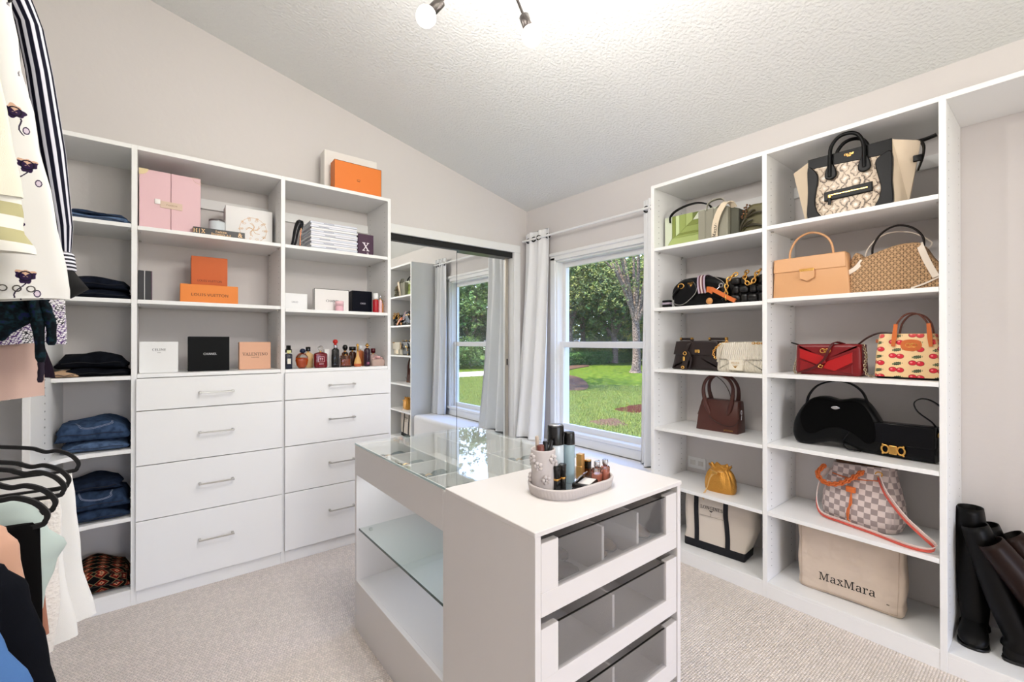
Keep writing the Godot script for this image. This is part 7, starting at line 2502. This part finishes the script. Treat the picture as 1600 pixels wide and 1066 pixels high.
func leaf_cluster(size: float, n: int, seed_: int) -> ArrayMesh:
	var rng := RandomNumberGenerator.new()
	rng.seed = seed_
	var b := MB.new()
	for k in n:
		b.begin()
		var c := Vector3(rng.randfn(0, 0.42), rng.randfn(0, 0.36), rng.randfn(0, 0.42)) * size * 1.6
		var a := Vector3(rng.randf_range(-1, 1), rng.randf_range(-0.7, 0.5), rng.randf_range(-1, 1)).normalized()
		var s := a.cross(Vector3(rng.randf_range(-1, 1), rng.randf_range(-0.2, 1), rng.randf_range(-1, 1))).normalized()
		var u := a.cross(s) * 0.12
		var l := size * rng.randf_range(0.7, 1.25)
		var t0 := c - a * l * 0.5
		var t1 := c + a * l * 0.5
		var m0 := c + (s * 0.24 + u) * l
		var m1 := c + (-s * 0.24 + u) * l
		b.tri(t0, m0, t1, Vector2.ZERO, Vector2.ZERO, Vector2.ZERO, -1)
		b.tri(t0, t1, m1, Vector2.ZERO, Vector2.ZERO, Vector2.ZERO, -1)
	return b.mesh()

var leaf_mesh: ArrayMesh
var leaf_fine: ArrayMesh
var leaf_m: StandardMaterial3D
var bark: StandardMaterial3D

func scatter(called: String, parent: Node, mesh: Mesh, spots: Array, tint: Color, vary: float, rng: RandomNumberGenerator, s0 := 0.8, s1 := 1.3, upright := false) -> MultiMeshInstance3D:
	var mm := MultiMesh.new()
	mm.transform_format = MultiMesh.TRANSFORM_3D
	mm.use_colors = true
	mm.mesh = mesh
	mm.instance_count = spots.size()
	for i in spots.size():
		var q := Basis(Vector3.UP, rng.randf() * TAU)
		if not upright:
			q = q * Basis(Vector3.RIGHT, rng.randf_range(-0.9, 0.9))
		mm.set_instance_transform(i, Transform3D(q.scaled(Vector3.ONE * rng.randf_range(s0, s1)), spots[i]))
		var k := 1.0 + rng.randf_range(-vary, vary)
		var w := rng.randf_range(-0.12, 0.16)
		mm.set_instance_color(i, Color(tint.r * k * (1.0 + w * 1.4), tint.g * k, tint.b * k * (1.0 - w)))
	var o := MultiMeshInstance3D.new()
	o.name = called
	o.multimesh = mm
	o.material_override = leaf_m
	parent.add_child(o, true)
	o.set_meta("kind", "stuff")
	return o

# crown: [centre height, radius across, radius up]; tints are linear
func tree(called: String, label: String, at: Vector3, tr: float, fork: float, crown: Array, n: int, tint: Color, seed_: int, branches := 6, fine := false, cat := "tree", lean := Vector3.ZERO) -> Node3D:
	var rng := RandomNumberGenerator.new()
	rng.seed = seed_
	var o := thing(called, label, cat, Vector3(at.x, GY, at.z))
	var b := MB.new()
	var top := Vector3(lean.x, fork, lean.z)
	var path := spl([Vector3.ZERO, top * 0.3 + Vector3(rng.randf_range(-0.1, 0.1), 0, 0.05), top], 5)
	var rad := []
	for i in path.size():
		var t := float(i) / (path.size() - 1)
		rad.append(tr * (1.0 + 0.55 * pow(1.0 - t, 6.0)) * lerpf(1.0, 0.82, t))
	b.tube(path, rad, 12)
	part("trunk", b, bark, o)
	var tips := []
	var twigs := MB.new()
	for k in branches:
		var a := TAU * (k + rng.randf_range(-0.3, 0.3)) / branches
		var up := rng.randf_range(0.15, 0.95)
		var e := Vector3(cos(a) * crown[1] * 0.72 * sqrt(1.0 - up * up * 0.7), crown[0] + crown[2] * (up - 0.35), sin(a) * crown[1] * 0.72 * sqrt(1.0 - up * up * 0.7)) + lean
		var s := top * rng.randf_range(0.82, 0.99)
		b = MB.new()
		var mid := s.lerp(e, 0.45) + Vector3(rng.randf_range(-0.3, 0.3), 0.25 * (e.y - s.y) * 0.4 + 0.1, rng.randf_range(-0.3, 0.3))
		var bp := spl([s, mid, e], 6)
		var br := []
		for i in bp.size():
			br.append(tr * lerpf(0.55, 0.08, float(i) / (bp.size() - 1)))
		b.tube(bp, br, 7)
		part("branch", b, bark, o)
		for j in 4:
			var p: Vector3 = bp[4 + j * 2]
			var q: Vector3 = p + Vector3(rng.randf_range(-1, 1), rng.randf_range(-0.25, 0.9), rng.randf_range(-1, 1)) * crown[1] * 0.36
			twigs.tube(spl([p, p.lerp(q, 0.5) + Vector3(0, 0.12, 0), q], 3), [tr * 0.16, tr * 0.13, tr * 0.10, tr * 0.09, tr * 0.07, tr * 0.05, tr * 0.03], 5)
			tips.append(q)
		tips.append(e)
	part("twigs", twigs, bark, o, "", "stuff")
	var spots := []
	var c := Vector3(0, crown[0], 0) + lean
	for k in 26:
		var d := Vector3(rng.randfn(), rng.randfn(), rng.randfn()).normalized()
		tips.append(c + Vector3(d.x * crown[1], d.y * crown[2], d.z * crown[1]) * rng.randf_range(0.55, 0.98))
	for k in n:
		var t: Vector3 = tips[rng.randi() % tips.size()]
		var p: Vector3 = t + Vector3(rng.randfn(), rng.randfn() * 0.7, rng.randfn()) * crown[1] * 0.19
		if p.y > 0.25:
			spots.append(p)
	scatter("foliage", o, leaf_fine if fine else leaf_mesh, spots, tint, 0.35, rng)
	return o

func garden() -> void:
	leaf_mesh = leaf_cluster(0.24, 9, 3)
	leaf_fine = leaf_cluster(0.12, 9, 4)
	leaf_m = mat(Color.WHITE, 0.55, 0, 0.35)
	leaf_m.vertex_color_use_as_albedo = true
	leaf_m.backlight_enabled = true
	leaf_m.backlight = Color(0.42, 0.46, 0.30)
	bark = bumpy(mat(Color.WHITE, 0.95, 0, 0.2), noise_tex(0.08, true, 8.0, 256, 3, 81), 1.2, 0.8)
	bark.albedo_texture = noise_tex(0.03, false, 1, 256, 4, 82, [[0.2, 0.6, 0.9], [Color(0.25, 0.21, 0.18), Color(0.44, 0.39, 0.35), Color(0.58, 0.53, 0.48)]])
	var o: Node3D
	var b := MB.new()
	# lawn, gently uneven
	var gm := bumpy(mat(Color.WHITE, 0.95, 0, 0.15), noise_tex(0.2, true, 5.0, 256, 3, 83), 1.0, 0.5, true)
	gm.albedo_texture = noise_tex(0.012, false, 1, 512, 6, 84, [[0.15, 0.45, 0.7, 0.9], [Color(0.17, 0.23, 0.06), Color(0.25, 0.33, 0.085), Color(0.32, 0.40, 0.12), Color(0.46, 0.44, 0.22)]])
	gm.uv1_scale = Vector3.ONE * 0.5
	b.bb(Vector3(-40, GY - 0.4, -70), Vector3(75, GY, 60), 0)
	part("lawn", b, gm, self).set_meta("kind", "structure")
	var rng := RandomNumberGenerator.new()
	rng.seed = 11
	# blades where they can be told apart
	var blade := MB.new()
	for k in 7:
		blade.begin()
		var a := k * 0.9
		var p := Vector3(cos(a * 2.3), 0, sin(a * 2.3)) * 0.022
		var tip := p + Vector3(cos(a) * 0.022, 0.034 + 0.012 * sin(k * 2.0), sin(a) * 0.022)
		var s := Vector3(-sin(a), 0, cos(a)) * 0.0042
		blade.tri(p - s, p + s, tip, Vector2.ZERO, Vector2.ZERO, Vector2.ZERO, -1)
	var bm := blade.mesh()
	var spots := []
	for k in 52000:
		var d := 3.6 + 13.0 * pow(rng.randf(), 1.6)
		var ang := deg_to_rad(rng.randf_range(42, 58)) if k % 3 else deg_to_rad(rng.randf_range(140, 152))
		var p := Vector3(sin(ang) * d, GY, -cos(ang) * d)
		if k % 3 == 0:
			p += Vector3(2.6, 0, -2.2)
		if p.x > 2.95 and ((p - Vector3(6.93, GY, -5.59)).length() > 0.42 or rng.randf() < 0.45) and ((p - Vector3(8.9, GY, -6.2)).length() > 0.72 or rng.randf() < 0.25):
			spots.append(p)
	var gr := scatter("grass", self, bm, spots, Color(0.135, 0.18, 0.035), 0.4, rng, 0.7, 1.5, true)
	tag(gr, "short sunlit lawn grass outside the window", "grass", "", "stuff")
	# bare patches and mulch
	var mul := bumpy(mat(Color.WHITE, 0.95, 0, 0.15), noise_tex(0.12, true, 9.0, 256, 3, 85), 1.4, 1.0, true)
	mul.albedo_texture = noise_tex(0.06, false, 1, 256, 4, 86, [[0.2, 0.5, 0.8], [Color(0.22, 0.16, 0.13), Color(0.35, 0.27, 0.22), Color(0.47, 0.38, 0.32)]])
	var redm := bumpy(mat(Color(0.26, 0.12, 0.09), 0.95, 0, 0.15), noise_tex(0.12, true, 9.0, 256, 3, 87), 2.0, 1.0, true)
	for s in [["mulch_patch", "patch of reddish mulch on the lawn", Vector3(8.9, 0, -6.2), 0.80, 0.55, redm], ["bare_patch", "patch of bare sandy soil on the lawn nearest the window", Vector3(6.93, 0, -5.59), 0.44, 0.36, mul]]:
		b = MB.new()
		var rings := []
		for r in [[1.0, 0.0], [0.9, 0.02], [0.5, 0.035], [0.05, 0.04]]:
			var ring := PackedVector3Array()
			for k in 28:
				var a := TAU * k / 28
				var f: float = r[0] * (1.0 + 0.16 * sin(a * 3.0 + s[3]) + 0.08 * sin(a * 7.0))
				ring.append(Vector3(cos(a) * s[3] * f, r[1], sin(a) * s[4] * f))
			rings.append(ring)
		b.loft(rings)
		o = thing(s[0], s[1], "soil", Vector3(s[2].x, GY, s[2].z), 40)
		part("soil", b, s[5], o)
	o = thing("mulch_bed", "broad bed of brown leaf mulch left of the lawn, before the hedge", "mulch bed", Vector3(14, GY, -16))
	b = MB.new()
	b.xf = Transform3D(Basis(Vector3.RIGHT, PI / 2), Vector3.ZERO)
	var pts := curvy([-3.9, 5.7, -2.6, 5.9, 0.4, 2.8, 2.0, 0.0, 5.0, -2.0, 8.6, -3.9, 9.0, -6.5, 2.0, -8.0, -4.0, -2.0, -6.0, 3.0], 5)
	b.extrude(pts, -0.045, 0.02, 0.02)
	part("mulch", b, mul, o)
	# clipped hedge
	o = thing("hedge", "long low clipped green hedge at the back of the lawn", "hedge", Vector3(21, GY, -21.4))
	b = MB.new()
	var hp := spl([Vector3(-4.0, 0.0, -0.6), Vector3(0.2, 0.0, 0.2), Vector3(5.0, 0.0, -0.4), Vector3(11.0, 0.0, -1.2), Vector3(17.0, 0, -1.0)], 6)
	var hr := []
	var hs := []
	for p in hp:
		hr.append(PackedVector3Array([p + Vector3(0, 0, 0.5), p + Vector3(0, 0.62, 0.46), p + Vector3(0, 0.70, 0.38), p + Vector3(0, 0.70, -0.38), p + Vector3(0, 0.62, -0.46), p + Vector3(0, 0, -0.5)]))
	b.loft(hr, true, true, true)
	part("core", b, mat(Color(0.10, 0.15, 0.06), 0.95), o)
	for k in 5200:
		var i := rng.randi() % (hp.size() - 1)
		var p: Vector3 = hp[i].lerp(hp[i + 1], rng.randf())
		if rng.randf() < 0.5:
			hs.append(p + Vector3(0, 0.70 + rng.randf_range(-0.02, 0.05), rng.randf_range(-0.45, 0.45)))
		else:
			hs.append(p + Vector3(0, rng.randf_range(0.05, 0.70), 0.47 + rng.randf_range(-0.02, 0.05)))
	scatter("foliage", o, leaf_fine, hs, Color(0.05, 0.12, 0.025), 0.4, rng)
	# pale drive seen in the mirror
	o = thing("driveway", "pale concrete drive crossing the garden, seen in the mirror", "driveway", Vector3(14, GY, 12))
	b = MB.new()
	for k in 9:
		var s := MB.new()
		s.bb(Vector3(-11.0 + k * 4.0, -0.03, -1.3), Vector3(-11.0 + k * 4.0 + 3.97, 0.03, 1.3), 0.01)
		part("slab", s, mat(Color(0.66, 0.63, 0.60).darkened(0.02 * (k % 3)), 0.9), o)
	# the big fan-branched tree and its neighbours
	var olive := Color(0.15, 0.19, 0.055)
	var deep := Color(0.075, 0.135, 0.035)
	var lime := Color(0.22, 0.26, 0.06)
	var bluish := Color(0.10, 0.16, 0.085)
	tree("fan_tree", "tall grey-trunked tree with fanning branches and thin foliage, right in the window", Vector3(19.35, 0, -13.92), 0.22, 2.9, [7.2, 4.4, 3.6], 900, olive, 5, 12, true)
	o = tree("forked_tree", "dark forked tree beyond the hedge, left of the grey-trunked tree", Vector3(26.97, 0, -21.32), 0.24, 2.0, [5.2, 4.2, 2.9], 1300, deep, 6, 7)
	tree("overhanging_tree", "leafy tree at the window's left, its crown overhanging the mulch bed", Vector3(9.4, 0, -13.6), 0.16, 3.4, [5.6, 3.3, 2.2], 1500, olive, 41, 7, true)
	var rowb := [
		["slender dark-stemmed tree behind the hedge, leftmost trunk in the window", Vector3(23.5, 0, -22.5), 0.17, 3.0, [6.4, 3.6, 3.2], 1500, olive, 7],
		["dense green tree behind the hedge at the window's left edge", Vector3(22.5, 0, -26.0), 0.22, 2.4, [5.6, 4.4, 4.0], 2000, bluish, 8],
		["second dark trunk tree behind the hedge near the middle", Vector3(27.0, 0, -24.5), 0.2, 2.8, [6.0, 4.0, 3.6], 1700, deep, 9],
		["leafy tree behind the forked tree, filling the middle of the window", Vector3(31.0, 0, -25.0), 0.24, 2.4, [5.8, 4.8, 4.2], 2000, olive, 10],
		["bright green tree right of the fan-branched tree", Vector3(29.5, 0, -18.5), 0.22, 2.2, [5.2, 4.2, 3.8], 1900, lime, 12],
		["large dense tree far behind at the window's right", Vector3(34.0, 0, -22.0), 0.26, 2.6, [6.6, 5.2, 4.6], 2200, deep, 13],
		["tall dark tree at the garden's right end", Vector3(31.0, 0, -12.5), 0.25, 2.6, [6.0, 4.8, 4.3], 2000, bluish, 14],
		["tall dark tree at the garden's far left end", Vector3(17.0, 0, -27.5), 0.25, 2.4, [5.6, 4.8, 4.3], 2000, deep, 15],
		["dense leafy tree seen in the mirror behind the drive, left one", Vector3(11.5, 0, 21.0), 0.25, 2.0, [5.0, 4.6, 4.4], 2200, olive, 16],
		["dense leafy tree seen in the mirror behind the drive, middle one", Vector3(17.0, 0, 19.5), 0.25, 2.0, [5.2, 4.6, 4.4], 2300, deep, 17],
		["dense leafy tree seen in the mirror behind the drive, right one", Vector3(22.5, 0, 17.5), 0.25, 2.0, [5.0, 4.6, 4.4], 2200, lime, 18],
		["bushy tree at the far corner of the drive", Vector3(27.5, 0, 9.0), 0.25, 2.0, [5.4, 4.8, 4.4], 2000, olive, 19],
		["broad tree on the far lawn between drive and hedge", Vector3(31.0, 0, -2.0), 0.25, 2.2, [5.6, 4.8, 4.4], 2000, deep, 20],
	]
	for r in rowb:
		tree("garden_tree", r[0], r[1], r[2], r[3], r[4], r[5], r[6], r[7], 6)
	var far_spots := [Vector3(20, 0, -35), Vector3(25, 0, -34), Vector3(30, 0, -32.5), Vector3(35, 0, -30.5), Vector3(39, 0, -27.5), Vector3(41, 0, -23), Vector3(42, 0, -17), Vector3(8, 0, 27), Vector3(13, 0, 26.5), Vector3(18, 0, 25.5), Vector3(23, 0, 23.5), Vector3(28, 0, 20.5)]
	var where := ["far left", "second from the left", "third from the left", "behind the forked tree", "behind the fan-branched tree", "right of the fan-branched tree", "rightmost beyond the lawn", "leftmost beyond the drive", "second beyond the drive", "third beyond the drive", "fourth beyond the drive", "rightmost beyond the drive"]
	for k in far_spots.size():
		tree("thicket", "tall bushy thicket at the garden edge, " + where[k], far_spots[k], 0.12, 1.0, [2.3, 3.4, 2.3], 1500, [deep, olive, bluish][k % 3], 50 + k, 5, false, "thicket")
	var bushes := [["yellow-green bush behind the hedge at the left of the window", Vector3(22.0, 0, -23.6), lime, 31], ["yellow-green bush behind the hedge, second from the left", Vector3(24.8, 0, -24.0), Color(0.15, 0.15, 0.03), 32], ["yellow-green bush behind the hedge, below the forked tree", Vector3(28.0, 0, -23.6), lime, 33], ["dark green bush behind the hedge towards the grey trunk", Vector3(31.5, 0, -22.4), deep, 34], ["round bush beyond the grey trunk on the right", Vector3(27.0, 0, -16.5), olive, 35], ["low bush beside the drive seen in the mirror", Vector3(14.0, 0, 16.5), deep, 36], ["second low bush beside the drive seen in the mirror", Vector3(19.0, 0, 15.4), olive, 37]]
	for r in bushes:
		tree("bush", r[0], r[1], 0.05, 0.5, [0.9, 1.7, 0.95], 900, r[2], r[3], 5, true, "bush")

func more() -> void:
	bags()
	drawer_wall_goods()
	jeans()
	island_goods()
	boots()
	outlets()
	clothes()
